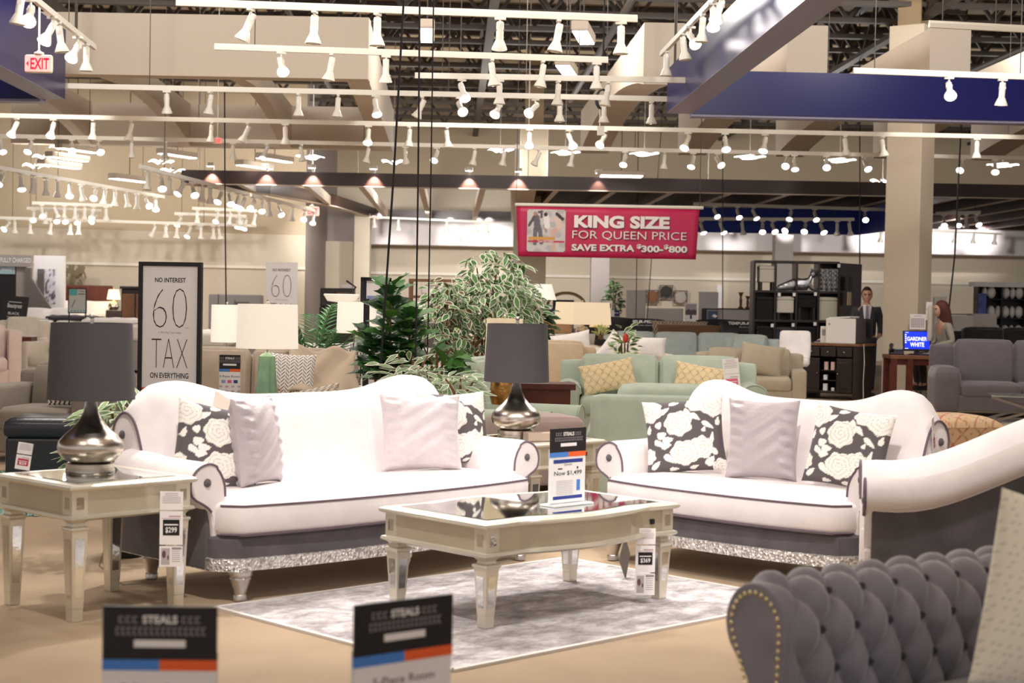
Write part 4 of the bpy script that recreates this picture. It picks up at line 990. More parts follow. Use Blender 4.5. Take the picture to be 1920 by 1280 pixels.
# ================================================================== MIDDLE AND FAR FURNITURE
def fab(name, col, **k): return mat(name, col, .88, bump=.2, scale=220, var=.06, varscale=8, sheen=.3, **k)
sage = fab('sage_fabric', '#b9c6b6'); taupe = fab('taupe_fabric', '#b5a594'); teal = fab('pale_teal_fabric', '#b4bfbc'); khaki = fab('khaki_fabric', '#b8ab95')
cream_f = fab('cream_fabric', '#ece2d2'); graph = fab('graphite_microfibre', '#6b6468'); blackf = fab('black_fabric', '#181416'); blush = fab('blush_fabric', '#d9c3bb'); warmgrey = fab('warm_grey_fabric', '#8e857a'); pinkish = fab('dusty_rose_fabric', '#c4acab')
whitef = fab('white_fabric', '#f6f1ee'); tanf = fab('tan_fabric', '#d8c0a2')
def plush_sofa(name, label, cat, loc, rz, w, d, h, fm, seats=2, arm_w=.22, arm_h=.62, arm='roll', back_tilt=10, seat_h=.46, tuft=0, grp=None, legs=True, back_th=.22, lm=None, pub=(.0, .03, .03)):
    t = thing(name, label, cat, loc, rz, grp)
    m = MB(); m.box(-w / 2 + .03, w / 2 - .03, -d / 2 + .05, d / 2 - .02, .08, .30); obj('base', m, fm, t, bevel=.02)
    iw = w - 2 * arm_w
    for i in range(seats):
        x = -iw / 2 + iw * (i + .5) / seats
        m = MB(); m.rbox(iw / seats - .005, d - .24, .19, .05, 6, (0, 0, .02), M=T(x, -.1, seat_h - .09)); obj('seat_cushion', m, fm, t)
        m = MB(); m.rbox(iw / seats + (.06 if seats > 1 else .0) * 0 + .0, back_th, h - seat_h + .08, .075, 7, (0, .05, .02), M=T(x, d / 2 - .24, (h + seat_h) / 2 - .03, -back_tilt, 0, 0)); bc = obj('back_cushion', m, fm, t)
        for k in range(tuft):
            m = MB(); m.ball((x - iw / seats * .3 + iw / seats * .6 * k / max(1, tuft - 1), d / 2 - .24 - back_th / 2 - .035, (h + seat_h) / 2 + .02), .014); obj('button', m, fm, bc)
    m = MB(); m.rbox(w - .04, .18, h - .12, .05, 6, M=T(0, d / 2 - .09, (h - .12) / 2 + .08)); obj('backrest', m, fm, t)
    for s in (-1, 1):
        m = MB()
        if arm == 'roll':
            sec = [(0, .08), (0, arm_h - .14)] + [(arm_w / 2 + (arm_w / 2 + .02) * math.cos(PI - k / 10 * PI), arm_h - .12 + .12 * math.sin(PI - k / 10 * PI)) for k in range(11)] + [(arm_w, .08)]
            m.prism([(s * (iw / 2 + u), z) for u, z in sec], -d / 2 + .02, d / 2 - .08, 'xzy', sm=True); a = obj('arm', m, fm, t, sharp=35, bevel=.015)
            m = MB(); m.tube([(s * (iw / 2 + u), -d / 2 + .018, z) for u, z in sec[1:-1]], .006, 5); obj('piping', m, fm, a)
        elif arm == 'pad':
            m.rbox(arm_w, d - .1, arm_h - .1, .07, 6, (.01, 0, .05), M=T(s * (iw / 2 + arm_w / 2), -.02, (arm_h - .1) / 2 + .08)); a = obj('arm', m, fm, t)
        else:
            m.rbox(arm_w, d - .06, arm_h - .08, .03, 6, M=T(s * (iw / 2 + arm_w / 2), 0, (arm_h - .08) / 2 + .08)); a = obj('arm', m, fm, t)
    if legs:
        for sx in (-1, 1):
            for sy in (-1, 1): m = MB(); m.lathe([(.018, 0), (.03, .09)], 10); obj('leg', m, lm or blackwood, t, (sx * (w / 2 - .08), sy * (d / 2 - .1), 0))
    return t
def at(px, d): return (X_at(px, d, .5), d, 0)
plush_sofa('armchair', 'sage green armchair with its back to the loveseat', 'armchair', at(1246, 11.75), R(176), 1.12, .95, .86, sage, 1, .2, .6, legs=True, back_th=.28)
sl = plush_sofa('loveseat', 'sage green loveseat with two yellow lattice pillows', 'loveseat', at(1236, 17.3), R(-3), 2.2, 1.0, .885, sage, 2, .24, .64, back_th=.26)
sc2 = plush_sofa('armchair', 'sage green armchair turned sideways behind the gourd lamp', 'armchair', at(955, 13.6), R(72), 1.15, 1.05, .96, sage, 1, .2, .58, back_th=.32)
def rest(o, lx, ly, z): return W(o, lx, ly, z)
m = MB(); m.rbox(.62, .62, .24, .05, 6, (0, 0, .02), M=T(0, 0, .12)); o = obj('pouf', m, pinkish, None, W(sc2, .0, -.62, 0), (0, 0, R(75)))
o.location = (X_at(1004, 12.55, .6), 12.55, 0)
# the pouf sits on a low stand
t = thing('footstool', 'dusty rose box footstool beside the sage sideways armchair', 'footstool', (X_at(1002, 12.5, .5), 12.5, 0), R(20)); o.parent = t; o.location = (0, 0, .33); o.rotation_euler = (0, 0, 0); o.name = 'pad'
m = MB(); m.box(-.28, .28, -.28, .28, .06, .335); obj('base', m, pinkish, t, bevel=.02)
for sx in (-.22, .22):
    for sy in (-.22, .22): m = MB(); m.lathe([(.018, 0), (.025, .06)], 8); obj('leg', m, blackwood, t, (sx, sy, 0))
def lattice(u, v):
    a = (u * 3.2 + v * 1.5) % 1; b = (u * 3.2 - v * 1.5) % 1
    if a < .07 or b < .07: return lin('#b09a7e')
    a2 = (u * 3.2 + v * 1.5 + .25) % 1; b2 = (u * 3.2 - v * 1.5 + .25) % 1
    if (a2 < .05 and .2 < b2 < .7) or (b2 < .05 and .2 < a2 < .7): return lin('#b9a98f')
    return lin('#efd9ac')
lat_me = mesh_of('throw_pillow', pillow_mb(.60, .34, .14, 60, lattice), attr_fabric)
pillow('throw_pillow', lat_me, W(sl, -.52, -.12, .52), R(-3), R(16), 'yellow lattice pillow on the left seat of the sage loveseat', None, R(-12))
pillow('throw_pillow', lat_me, W(sl, .42, -.12, .50), R(-3), R(16), 'yellow lattice pillow on the right seat of the sage loveseat', None, R(9))
t = price_tag('price tag reading $819 hanging on the sage loveseat right back', P(1369, 672, 17.0), R(-4), '$819', [(.16, 'text'), (.2, 'price')], sign_pink, w=.17); t.rotation_euler = (0, R(-6), R(-4))
plush_sofa('sofa', 'khaki sofa with cream pillow right of the sage loveseat', 'sofa', at(1404, 22.9), R(-8), 1.6, .95, .84, khaki, 2, .2, .58, 'box', lm=chrome)
kp = mesh_of('throw_pillow', pillow_mb(.62, .46, .2, 16), khaki)
pillow('throw_pillow', kp, (X_at(1424, 22.6, .6), 22.62, .5), R(-8), R(18), 'khaki pillow slumped on the khaki sofa', None, R(8))
m = MB()
plush_sofa('sofa', 'pale teal tufted sofa far behind the sage loveseat', 'sofa', at(1270, 27.2), R(0), 2.6, .95, .98, teal, 3, .2, .7, 'pad', tuft=3, back_tilt=12)
plush_sofa('armchair', 'pale teal armchair at the right end of the tufted teal sofa', 'armchair', at(1399, 26.0), R(-25), .98, .9, .98, teal, 1, .2, .72, 'pad', back_tilt=6)
# cream sofa with white pillows
cs = plush_sofa('sofa', 'cream sofa heaped with white pillows behind the sage loveseat', 'sofa', at(1135, 21), R(0), 1.9, .95, .86, cream_f, 2, .2, .6, 'box')
wp = mesh_of('throw_pillow', pillow_mb(.52, .5, .2, 20), whitef); wp2 = mesh_of('throw_pillow', pillow_mb(.5, .3, .22, 18), whitef)
pillow('throw_pillow', wp, (X_at(1136, 20.7, .8), 20.62, .60), R(5), R(12), 'white pillow standing on its corner on the cream sofa', None, R(38))
pillow('throw_pillow', wp, (X_at(1078, 20.5, .8), 20.55, .64), R(-10), R(25), 'white pillow lying at the left end of the cream sofa', None, R(-12))
pillow('throw_pillow', wp2, (X_at(1212, 20.8, .8), 20.72, .76), R(-5), R(22), 'plump white bolster pillow at the right end of the cream sofa')
plush_sofa('armchair', 'tan and beige armchair behind the right gourd lamp', 'armchair', at(1052, 18.6), R(8), .98, .9, 1.0, tanf, 1, .18, .62, 'pad')
t = thing('side_table', 'small white cube table between tan armchair and cream sofa', 'side table', at(1112, 23.4), 0)
m = MB(); m.box(-.3, .3, -.25, .25, .80, .86); obj('top', m, trim_m, t, bevel=.006)
for sx in (-.26, .26):
    for sy in (-.21, .21): m = MB(); m.box(sx - .025, sx + .025, sy - .025, sy + .025, 0, .80); obj('leg', m, trim_m, t)
zt2 = .862
# taupe sofa, left of centre
ts = plush_sofa('sofa', 'taupe sofa with draped throw behind the long white sofa', 'sofa', at(466, 14.3), R(4), 1.98, 1.0, .98, taupe, 2, .2, .64, 'box', back_tilt=12, back_th=.26)
def herring(u, v):
    a = int((u + 1) * 6); k = (v * 7 + (u * 6 % 1) * (1 if a % 2 else -1) * 1.2) % 1
    e = (u * 6) % 1
    return lin('#5a4f52') if k < .34 and .12 < e < .88 else lin('#f4eeea')
hm = mesh_of('throw_pillow', pillow_mb(.46, .46, .15, 84, herring), attr_fabric)
pillow('throw_pillow', hm, W(ts, .36, -.18, .53), R(8), R(14), 'white pillow with dark herringbone dashes on the taupe sofa', None, R(3))
def knit(u, v):
    return lin('#6d5f58') if math.sin(u * 25 + 3 * math.sin(v * 18)) * math.sin(v * 25) > .25 else lin('#ddd2c2')
m = pillow_mb(.5, .2, .16, 44, knit); o = obj('knit_bolster', m, attr_fabric, None, W(ts, .62, -.4, .49), (R(-12), R(-12), R(10))); tag(o, 'speckled knit bolster lying beside the herringbone pillow', 'cushion')
# draped throw
m = MB(); rows = []
for i in range(25):
    u = i / 24; row = []
    for j in range(15):
        v = j / 14; x = .30 + .68 * u + .05 * math.sin(v * 5 + u * 3); y = .30 - .42 * v ** 1.4 - .04 * math.sin(u * 16 + v * 3) * v
        z = .98 - .02 * math.sin(u * 3) - .34 * v - .18 * u * v + .03 * math.sin(u * 13 + v * 4) + .045
        row.append((x, y - .15 + .03, z))
    rows.append(row)
m.loft(rows, 0, cap=False, closed=False)
o = obj('throw_blanket', m, mat('oatmeal_knit', '#c3b19b', .9, bump=.3, scale=200, sheen=.4), None, ts.location, (0, 0, R(4)), sharp=80); s_ = o.modifiers.new('thick', 'SOLIDIFY'); s_.thickness = .018
tag(o, 'oatmeal throw blanket draped over the taupe sofa right half', 'blanket')
steals_sign('small sale sign reading 5-Piece Room in front of the taupe sofa', (X_at(431, 13.1, .9), 13.1, .62), R(-2), '', '5-Piece Room', w=.17 * 1.0)
# console behind the white sofa carrying the glass lamp and the sign
t = thing('console_table', 'dark console table hidden behind the long white sofa', 'table', (X_at(470, 12.9, .6), 12.95, 0), R(2))
m = MB(); m.box(-.55, .55, -.2, .2, .57, .62); obj('top', m, blackwood, t, bevel=.006)
for sx in (-.5, .5):
    for sy in (-.16, .16): m = MB(); m.box(sx - .025, sx + .025, sy - .025, sy + .025, 0, .57); obj('leg', m, blackwood, t)
def drum_lamp(label, loc, prof, bm_, r0, r1, z0, z1, sm_, square=False, rz=0, fin=True):
    t = thing('table_lamp', label, 'lamp', loc, rz)
    m = MB(); m.lathe(prof, 24); obj('base', m, bm_, t)
    m = MB(); m.tube([(0, 0, prof[-1][1] - .01), (0, 0, z1 + .02)], .008, 6); m.ball((0, 0, z1 + .025), .012, n=8); obj('stem', m, nickel, t)
    m = MB()
    if square:
        m.loft([[(-r0, -r0, z0), (r0, -r0, z0), (r0, r0, z0), (-r0, r0, z0)], [(-r1, -r1, z1), (r1, -r1, z1), (r1, r1, z1), (-r1, r1, z1)]], cap=False, sm=False)
        m.loft([[(-r1 * .98, -r1 * .98, z1 - .01), (r1 * .98, -r1 * .98, z1 - .01), (r1 * .98, r1 * .98, z1 - .01), (-r1 * .98, r1 * .98, z1 - .01)], [(-.01, -.01, z1 - .01), (.01, -.01, z1 - .01), (.01, .01, z1 - .01), (-.01, .01, z1 - .01)]], sm=False)
    else:
        m.lathe([(r0, z0), (r1, z1), (r1 - .004, z1), (r0 - .004, z0), (r0, z0)], 36, cap=False); m.lathe([(.0, z1 - .006), (r1 - .002, z1 - .006)], 36, cap=False)
    obj('lamp_shade', m, sm_, t); return t
gg = mat('green_glass', '#8fc09a', .12, 0, bump=.5, scale=25, var=.2, varscale=9, coat=.6)
drum_lamp('green glass lamp with big white drum shade behind the long sofa', (X_at(499, 12.9, 1), 12.95, .62), [(.09, 0), (.095, .02), (.088, .1), (.07, .3), (.066, .37), (.05, .38), (.02, .40)], gg, .25, .24, .435, .79, shade_white)
pl2 = thing('console_table', 'low white console behind the taupe sofa carrying ribbed lamps', 'table', (X_at(430, 17.2, .6), 17.2, 0))
m = MB(); m.box(-.8, .8, -.22, .22, .60, .65); obj('top', m, trim_m, pl2, bevel=.006); m = MB(); m.box(-.75, .75, -.2, .2, .04, .6); obj('body', m, trim_m, pl2)
def ribbed(r, h): return [(r * .6, 0)] + [(r * (.75 + .25 * math.sin(k * PI / 11)) + (.008 if k % 2 else 0), h * k / 11) for k in range(12)] + [(.02, h + .01), (.012, h + .05)]
zebra = mat('zebra_glass', '#e8e4e4', .15, .3, coat=.5)
def zebra_nodes(mm):
    nt = mm.node_tree; b = nt.nodes['Principled BSDF']; tc = nt.nodes.new('ShaderNodeTexCoord'); w = nt.nodes.new('ShaderNodeTexWave'); w.inputs['Scale'].default_value = 9; w.inputs['Distortion'].default_value = 3; cr = nt.nodes.new('ShaderNodeValToRGB')
    cr.color_ramp.elements[0].color = (.08, .07, .08, 1); cr.color_ramp.elements[1].color = (.9, .88, .88, 1); cr.color_ramp.elements[0].position = .35; cr.color_ramp.elements[1].position = .45
    nt.links.new(tc.outputs['Object'], w.inputs['Vector']); nt.links.new(w.outputs['Fac'], cr.inputs[0]); nt.links.new(cr.outputs[0], b.inputs['Base Color'])
zebra_nodes(zebra)
drum_lamp('striped glass lamp with white shade left of the green lamp', (X_at(425, 17.2, 1), 17.2, .65), ribbed(.09, .24), zebra, .17, .165, .33, .73, shade_white)
t = thing('side_table', 'white side table holding the striped lamp beside the palm', 'side table', at(672, 15.4), 0)
m = MB(); m.lathe([(.0, .60), (.26, .60), (.26, .64), (0, .64)], 24, cap=False); obj('top', m, trim_m, t); m = MB(); m.lathe([(.18, 0), (.18, .02), (.03, .05), (.03, .60)], 16); obj('pedestal', m, trim_m, t)
drum_lamp('tall striped glass lamp with large white shade right of the palm', (X_at(671, 15.4, 1), 15.4, .64), ribbed(.085, .40), zebra, .21, .20, .50, .80, shade_white)
# white armchair with ring pattern pillow behind the palm
wc = plush_sofa('armchair', 'white armchair half hidden behind the palm fronds', 'armchair', at(608, 17.2), R(5), 1.0, .9, .9, whitef, 1, .16, .6, 'pad')
def rings_pat(u, v):
    a = (u * 2.2) % 1 - .5; b = (v * 2.2 + .3 * int(u * 2.2)) % 1 - .5; d = math.hypot(a, b * 1.1)
    return lin('#3c3436') if .24 < d < .36 else lin('#f6f1ec')
rm = mesh_of('throw_pillow', pillow_mb(.62, .5, .16, 70, rings_pat), attr_fabric)
pillow('throw_pillow', rm, W(wc, .0, -.2, .52), R(5), R(14), 'white pillow with dark rings on the white armchair behind the palm')
# cream and amber lamps behind the sage armchair
t = thing('console_table', 'cherry wood console behind the sage sideways armchair', 'table', (X_at(935, 15.7, .6), 15.7, 0)); m = MB(); m.box(-.7, .75, -.2, .2, .62, .68); obj('top', m, redwood, t, bevel=.006)
m = MB(); m.box(-.66, .7, -.17, .17, .1, .62); obj('body', m, redwood, t)
for sx in (-.6, .64): m = MB(); m.box(sx - .03, sx + .03, -.15, .15, 0, .1); obj('foot', m, redwood, t)
amber = mat('amber_mercury_glass', '#b98a4a', .15, .8, bump=.4, scale=60, var=.3, varscale=20)
drum_lamp('lamp with tall cream shade and amber base left of the gourd lamp', (X_at(903, 15.7, 1), 15.7, .68), ribbed(.05, .2), amber, .125, .12, .42, .755, shade_cream)
drum_lamp('bronze mercury glass lamp mostly hidden behind the right gourd lamp', (X_at(945, 12.4, 1), 12.4, .0), [(.1, .0), (.1, .02), (.02, .03), (.02, .66), (.09, .67), (.11, .74), (.1, .84), (.08, .93), (.06, .94), (.02, .95)], amber, .15, .14, 1.02, 1.335, shade_cream)
# lamps in the middle distance
drum_lamp('ribbed silver lamp with square cream shade on the white cube table', (X_at(1092, 23.2, 1), 23.3, zt2), ribbed(.10, .26), mat('ribbed_silver', '#b9b2ac', .25, .8), .31, .29, .30, .62, shade_cream, True, R(25))
drum_lamp('dark lamp with pale yellow shade right of the square shade', (X_at(1124, 23.4, 1), 23.45, zt2), [(.07, 0), (.075, .02), (.06, .14), (.062, .2), (.03, .22), (.012, .26)], blackwood, .15, .10, .26, .53, shade_cream)
t = thing('floor_lamp', 'floor lamp with conical white shade beside the variegated ficus', 'lamp', (X_at(1011, 19.5, 1.5), 19.5, 0))
m = MB(); m.lathe([(.16, 0), (.16, .02), (.02, .04), (.012, 1.5)], 18); obj('pole', m, nickel, t); m = MB(); m.lathe([(.21, 1.50), (.15, 1.69), (.146, 1.69), (.206, 1.5), (.21, 1.5)], 30, cap=False); m.lathe([(0, 1.685), (.15, 1.685)], 30, cap=False); obj('lamp_shade', m, shade_white, t)
t = thing('floor_lamp', 'floor lamp with an upturned glowing bowl above the palm', 'lamp', (X_at(640, 20.5, 1.4), 20.5, 0))
m = MB(); m.lathe([(.15, 0), (.15, .02), (.02, .04), (.012, 1.42)], 18); m.tube([(.0, 0, 1.42), (.1, 0, 1.5), (.18, 0, 1.62), (.06, 0, 1.7)], .015, 6); obj('pole', m, black_m, t); m = MB(); m.lathe([(.03, 1.42), (.18, 1.44), (.23, 1.52), (.22, 1.53), (.1, 1.47), (.03, 1.45)], 24); obj('bowl', m, shade_white, t)
# yellow and dark recliners on the right
plush_sofa('recliner', 'graphite recliner sofa with pillow arms at right edge', 'recliner', at(1905, 22.3), R(-8), 2.3, 1.1, 1.02, graph, 2, .34, .66, 'pad', back_tilt=14, back_th=.34, legs=False)
plush_sofa('recliner', 'black recliner sofa behind the graphite one at right edge', 'recliner', at(1890, 26.5), R(5), 1.9, 1.0, 1.16, blackf, 2, .26, .74, 'pad', back_tilt=10, back_th=.3, legs=False)
t = thing('glass_table', 'low glass table on crossed metal legs at the right edge', 'coffee table', (X_at(1935, 19.4, .4), 19.4, 0), R(-12))
m = MB(); m.box(-.5, .55, -.35, .35, .43, .45); obj('glass_top', m, glassm, t, bevel=.004)
m = MB(); m.box(-.48, .5, -.33, .33, .12, .135); obj('glass_shelf', m, glassm, t, bevel=.004)
steelm = mat('warm_grey_steel', '#8a7f76', .3, .7)
for sy in (-.33, .33):
    for s in (-1, 1): m = MB(); m.bar((-.5 * s, sy, .13), (.5 * s, sy, .43), .03, .03); obj('leg', m, steelm, t)
for sx in (-.45, .48):
    for sy in (-.3, .3): m = MB(); m.lathe([(.03, 0), (.03, .12)], 10); obj('foot', m, black_m, t, (sx, sy, 0))
# kilim ottoman
def kilim(p):
    x, z = p; a = (x * 5 + z * 5.0) % 1; b = (x * 5 - z * 5.0) % 1
    if a < .1 or b < .1: return lin('#c47a62')
    if .45 < a < .6 and .45 < b < .6: return lin('#9a9468')
    if .3 < a < .75 and .3 < b < .75: return lin('#dcb68a')
    return lin('#d9bc94')
m = MB(); N = 60
for (ax, sg) in ((1, -1), (0, -1), (0, 1), (1, 1)):
    vs = []; fs = []; cols = []
    for j in range(21):
        for i in range(N + 1):
            u = (-1 + 2 * i / N) * .38; z = .06 + .30 * j / 20
            vs.append((u, sg * .38, z) if ax == 1 else (sg * .38, u, z)); cols.append(kilim((u, z)))
    for j in range(20):
        for i in range(N): a = j * (N + 1) + i; fs.append((a, a + 1, a + N + 2, a + N + 1))
    m.add(vs, fs, 0, False, None, cols)
t = thing('ottoman', 'tan kilim-patterned ottoman behind the loveseat right end', 'ottoman', at(1778, 15.4), R(18)); obj('body', m, attr_fabric, t)
m = MB(); n0 = 40; vs = []; fs = []; cols = []
for j in range(n0 + 1):
    for i in range(n0 + 1):
        u = -1 + 2 * i / n0; v = -1 + 2 * j / n0; vs.append((u * .385, v * .385, .36 + .11 * ((1 - u ** 4) * (1 - v ** 4)) ** .5)); cols.append(kilim((u * .38, v * .38)))
for j in range(n0):
    for i in range(n0): a = j * (n0 + 1) + i; fs.append((a, a + 1, a + n0 + 2, a + n0 + 1))
m.add(vs, fs, 0, True, None, cols); obj('top_cushion', m, attr_fabric, t)
for sx in (-.32, .32):
    for sy in (-.32, .32): m = MB(); m.box(sx - .03, sx + .03, sy - .03, sy + .03, 0, .06); obj('foot', m, redwood, t)

# ------------------------------------------------------------------ left side: grey chair, leather ottoman, rugs, blush chair ...
plush_sofa('armchair', 'warm grey club chair behind the left black-shaded lamp', 'armchair', at(108, 14.2), R(-10), 1.12, 1.0, .82, warmgrey, 1, .22, .66, 'box')
def zig(u, v): return lin('#2b2626') if (u * 5 + abs((v * 4) % 1 - .5)) % 1 < .5 else lin('#e8dfd2')
zm = mesh_of('throw_pillow', pillow_mb(.46, .3, .14, 50, zig), attr_fabric)
pillow('throw_pillow', zm, (X_at(130, 13.75, .6), 13.78, .5), R(-14), R(30), 'black and white zigzag pillow on the warm grey chair')
t = thing('ottoman', 'dark leather storage ottoman in front of the warm grey chair', 'ottoman', at(108, 12.6), R(6))
navy_l = mat('navy_black_leather', '#2c2e36', .3, bump=.1, scale=60)
m = MB(); m.box(-.34, .34, -.3, .3, .04, .35); obj('body', m, navy_l, t, bevel=.02); m = MB(); m.rbox(.72, .64, .13, .04, 6, (0, 0, .02), M=T(0, 0, .42)); obj('lid', m, navy_l, t)
for sx in (-.28, .28):
    for sy in (-.24, .24): m = MB(); m.box(sx - .03, sx + .03, sy - .03, sy + .03, 0, .04); obj('foot', m, black_m, t)
tealm = mat('teal_shag', '#8fbdb2', .95, bump=1, scale=60, var=.2, varscale=14, sheen=.4)
a, b, c, d_ = G(-60, 968), G(155, 968), G(170, 892), G(-60, 888)
m = MB(); nx, ny = 70, 40; vs = []; fs = []; rs_ = random.Random(4)
for j in range(ny + 1):
    for i in range(nx + 1):
        u, v = i / nx, j / ny; p = a.lerp(b, u).lerp(d_.lerp(c, u), v); e = 1 if 0 < i < nx and 0 < j < ny else 0
        vs.append((p.x + rs_.uniform(-.02, .02), p.y + rs_.uniform(-.03, .03), .004 + e * rs_.uniform(.02, .05)))
for j in range(ny):
    for i in range(nx): q = j * (nx + 1) + i; fs.append((q, q + 1, q + nx + 2, q + nx + 1))
m.add(vs, fs, 0, True); tag(obj('shag_rug', m, tealm, sharp=180), 'shaggy teal rug behind the left end table', 'rug')
a = G(-20, 770); m = MB(); m.lathe([(0, .0), (1.0, .0), (1.0, .02), (0, .022)], 30, cap=False, M=T(a.x - .55, a.y + .3, .008)); tag(obj('round_rug', m, mat('rust_shag', '#b0553e', .95, bump=.8, scale=50)), 'rust red shag rug on the far left aisle', 'rug')
plush_sofa('armchair', 'blush velvet armchair with dark legs cut by the left edge', 'armchair', at(-22, 24.6), R(20), .95, .9, .95, blush, 1, .2, .9, 'box', lm=redwood)
plush_sofa('armchair', 'cream club armchair behind the blush chair at far left', 'armchair', at(40, 28.5), R(10), .95, .9, 1.02, cream_f, 1, .18, .66, 'pad')
plush_sofa('armchair', 'striped cream armchair just left of the black-shaded lamp', 'armchair', at(108, 26.5), R(-30), .85, .85, .78, mat('striped_cream', '#e9e0d0', .85, bump=.3, scale=60, stretch=(20, 1, 1)), 1, .14, .68, 'box')
t = thing('side_table', 'cherry wood drawer table between the cream armchairs at far left', 'side table', at(33, 26.6), R(4)); m = MB(); m.box(-.27, .27, -.22, .22, .35, .75); obj('drawer_box', m, redwood, t, bevel=.008)
for sx in (-.24, .24):
    for sy in (-.19, .19): m = MB(); m.box(sx - .03, sx + .03, sy - .03, sy + .03, 0, .35); obj('leg', m, redwood, t)
m = MB(); m.box(-.27, .27, -.22, .22, .1, .12); obj('shelf', m, chrome, t)

# ------------------------------------------------------------------ beds and bedding displays
mattm = mat('white_mattress_knit', '#efeae2', .85, bump=.4, scale=40); duv = mat('white_bed_linen', '#f5f0ea', .85, bump=.3, scale=14)
def bed(label, loc, rz, w, l, h, head=None, hm=None, pil=2, pm=None, base=None, grp=None):
    t = thing('bed', label, 'bed', loc, rz, grp)
    m = MB(); m.box(-w / 2, w / 2, -l / 2, l / 2, .05, h - .3); obj('box_spring', m, base or grey_wall, t, bevel=.03)
    m = MB(); m.rbox(w, l, .3, .08, 8, (0, 0, .02), M=T(0, 0, h - .15)); obj('mattress', m, mattm, t)
    for sx in (-1, 1):
        for sy in (-1, 1): m = MB(); m.box(sx * (w / 2 - .1) - .04, sx * (w / 2 - .1) + .04, sy * (l / 2 - .1) - .04, sy * (l / 2 - .1) + .04, 0, .05); obj('foot', m, black_m, t)
    if head: m = MB(); m.box(-w / 2 - .05, w / 2 + .05, l / 2, l / 2 + .08, .0, head); obj('headboard', m, hm, t, bevel=.02)
    return t
bp = mesh_of('bed_pillow', pillow_mb(.66, .4, .2, 16), whitef); bpb = mesh_of('bed_pillow', pillow_mb(.95, .42, .3, 22), mat('black_pillow_cotton', '#15121a', .6))
def bedpillow(px, py_d, z, az, tilt, label, me=bp, grp=None): return pillow('bed_pillow', me, (X_at(px, py_d, z), py_d, z), az, tilt, label, grp)
beds = [('low mattress set at far left behind the black slanted card', 34, 32.2, 1.3, .92), ('mattress set below the wall art at far left', 168, 33.4, 1.06, .92), ('mattress set with white throw left of the framed tax sign', 222, 31.0, 1.5, .9)]
for lab, px, d, w, h in beds: bed(lab, at(px, d), R(4), w, 1.9, h)
bedpillow(60, 32.6, .95, 0, R(60), 'white ribbed pillow left on the far left mattress'); bedpillow(112, 33.6, .95, 0, R(60), 'white ribbed pillow on the mattress below the wall art')
m = MB(); m.rbox(1.2, 1.0, .06, .03, 6, (0, 0, .03), M=T(0, 0, .03), jig=.02); tag(obj('folded_duvet', m, duv, None, (X_at(218, 31.0, .95), 31.0, .93), (0, 0, R(8))), 'folded white duvet on the mattress left of the framed tax sign', 'bedding')
m = MB(); m.rbox(.9, .8, .05, .02, 6, (0, 0, .02), M=T(0, 0, .03), jig=.02); tag(obj('folded_blanket', m, mat('charcoal_blanket', '#4a4650', .8), None, (X_at(140, 32.9, .95), 32.9, .955), (0, 0, R(-12))), 'charcoal blanket folded on the mattress below the wall art', 'bedding')
bh = bed('bed with cherry headboard below the wall art at far left', at(146, 35.75), R(4), 1.15, 1.4, .92, 1.68, redwood); 
bedpillow(132, 36.1, .95, 0, R(15), 'cream pillow left against the cherry headboard'); bedpillow(182, 36.1, .95, 0, R(15), 'cream ruffled pillow right against the cherry headboard')
t = thing('nightstand', 'dark nightstand carrying the glowing lamp at far left', 'nightstand', at(222, 36.0), R(4)); m = MB(); m.box(-.25, .25, -.22, .22, .04, 1.13); obj('body', m, blackwood, t, bevel=.01); m = MB(); m.box(-.22, .22, -.235, -.22, .7, 1.05); obj('drawer', m, blackwood, t)
for sx in (-.2, .2): m = MB(); m.box(sx - .03, sx + .03, -.2, .2, 0, .04); obj('foot', m, blackwood, t)
drum_lamp('glowing lamp with round dark base on the far left nightstand', (X_at(213, 36, 1.3), 36, 1.13), [(.08, 0), (.1, .02), (.13, .08), (.1, .15), (.03, .2), (.015, .3)], nickel, .15, .11, .24, .46, mat('glowing_shade', '#ffe9b0', .8, emit=2.2, ecol='#ffe09a'))
p = P(211, 556, 35.6); light('lamp_glow', 'POINT', (p.x, p.y - .1, p.z), 14, size=.12, col=(1, .8, .5))
t = thing('wardrobe', 'black wardrobe standing behind the framed tax sign', 'wardrobe', at(257, 34.2), R(3)); m = MB(); m.box(-.3, .3, -.25, .25, 0, 1.6); obj('body', m, blackwood, t, bevel=.02); m = MB(); m.box(-.33, .33, -.28, .28, 1.6, 1.66); obj('cornice', m, blackwood, t, bevel=.01)
for s in (-1, 1): m = MB(); m.box(s * .145 - .13, s * .145 + .13, -.27, -.25, .2, 1.5); obj('door', m, brownwood, t, bevel=.006)
# wall art of bent metal squares
t = thing('wall_art', 'brushed metal collage of squares on the left back wall', 'wall art', P(143, 520, 36.9)); rw = random.Random(5); artm = mat('pewter_art', '#93866e', .35, .6)
for i in range(22):
    m = MB(); w = rw.uniform(.04, .14); h = rw.uniform(.1, .22); x = rw.uniform(-.25, .25); z = rw.uniform(-.2, .2)
    m.box(-w / 2, w / 2, -.012, .0, -h / 2, h / 2); m.box(-w / 2 + .015, w / 2 - .015, -.018, -.012, -h / 2 + .02, h / 2 - .02); obj('square', m, artm, t, (x, -rw.uniform(0, .09), z), (0, R(rw.uniform(-25, 25)), 0))
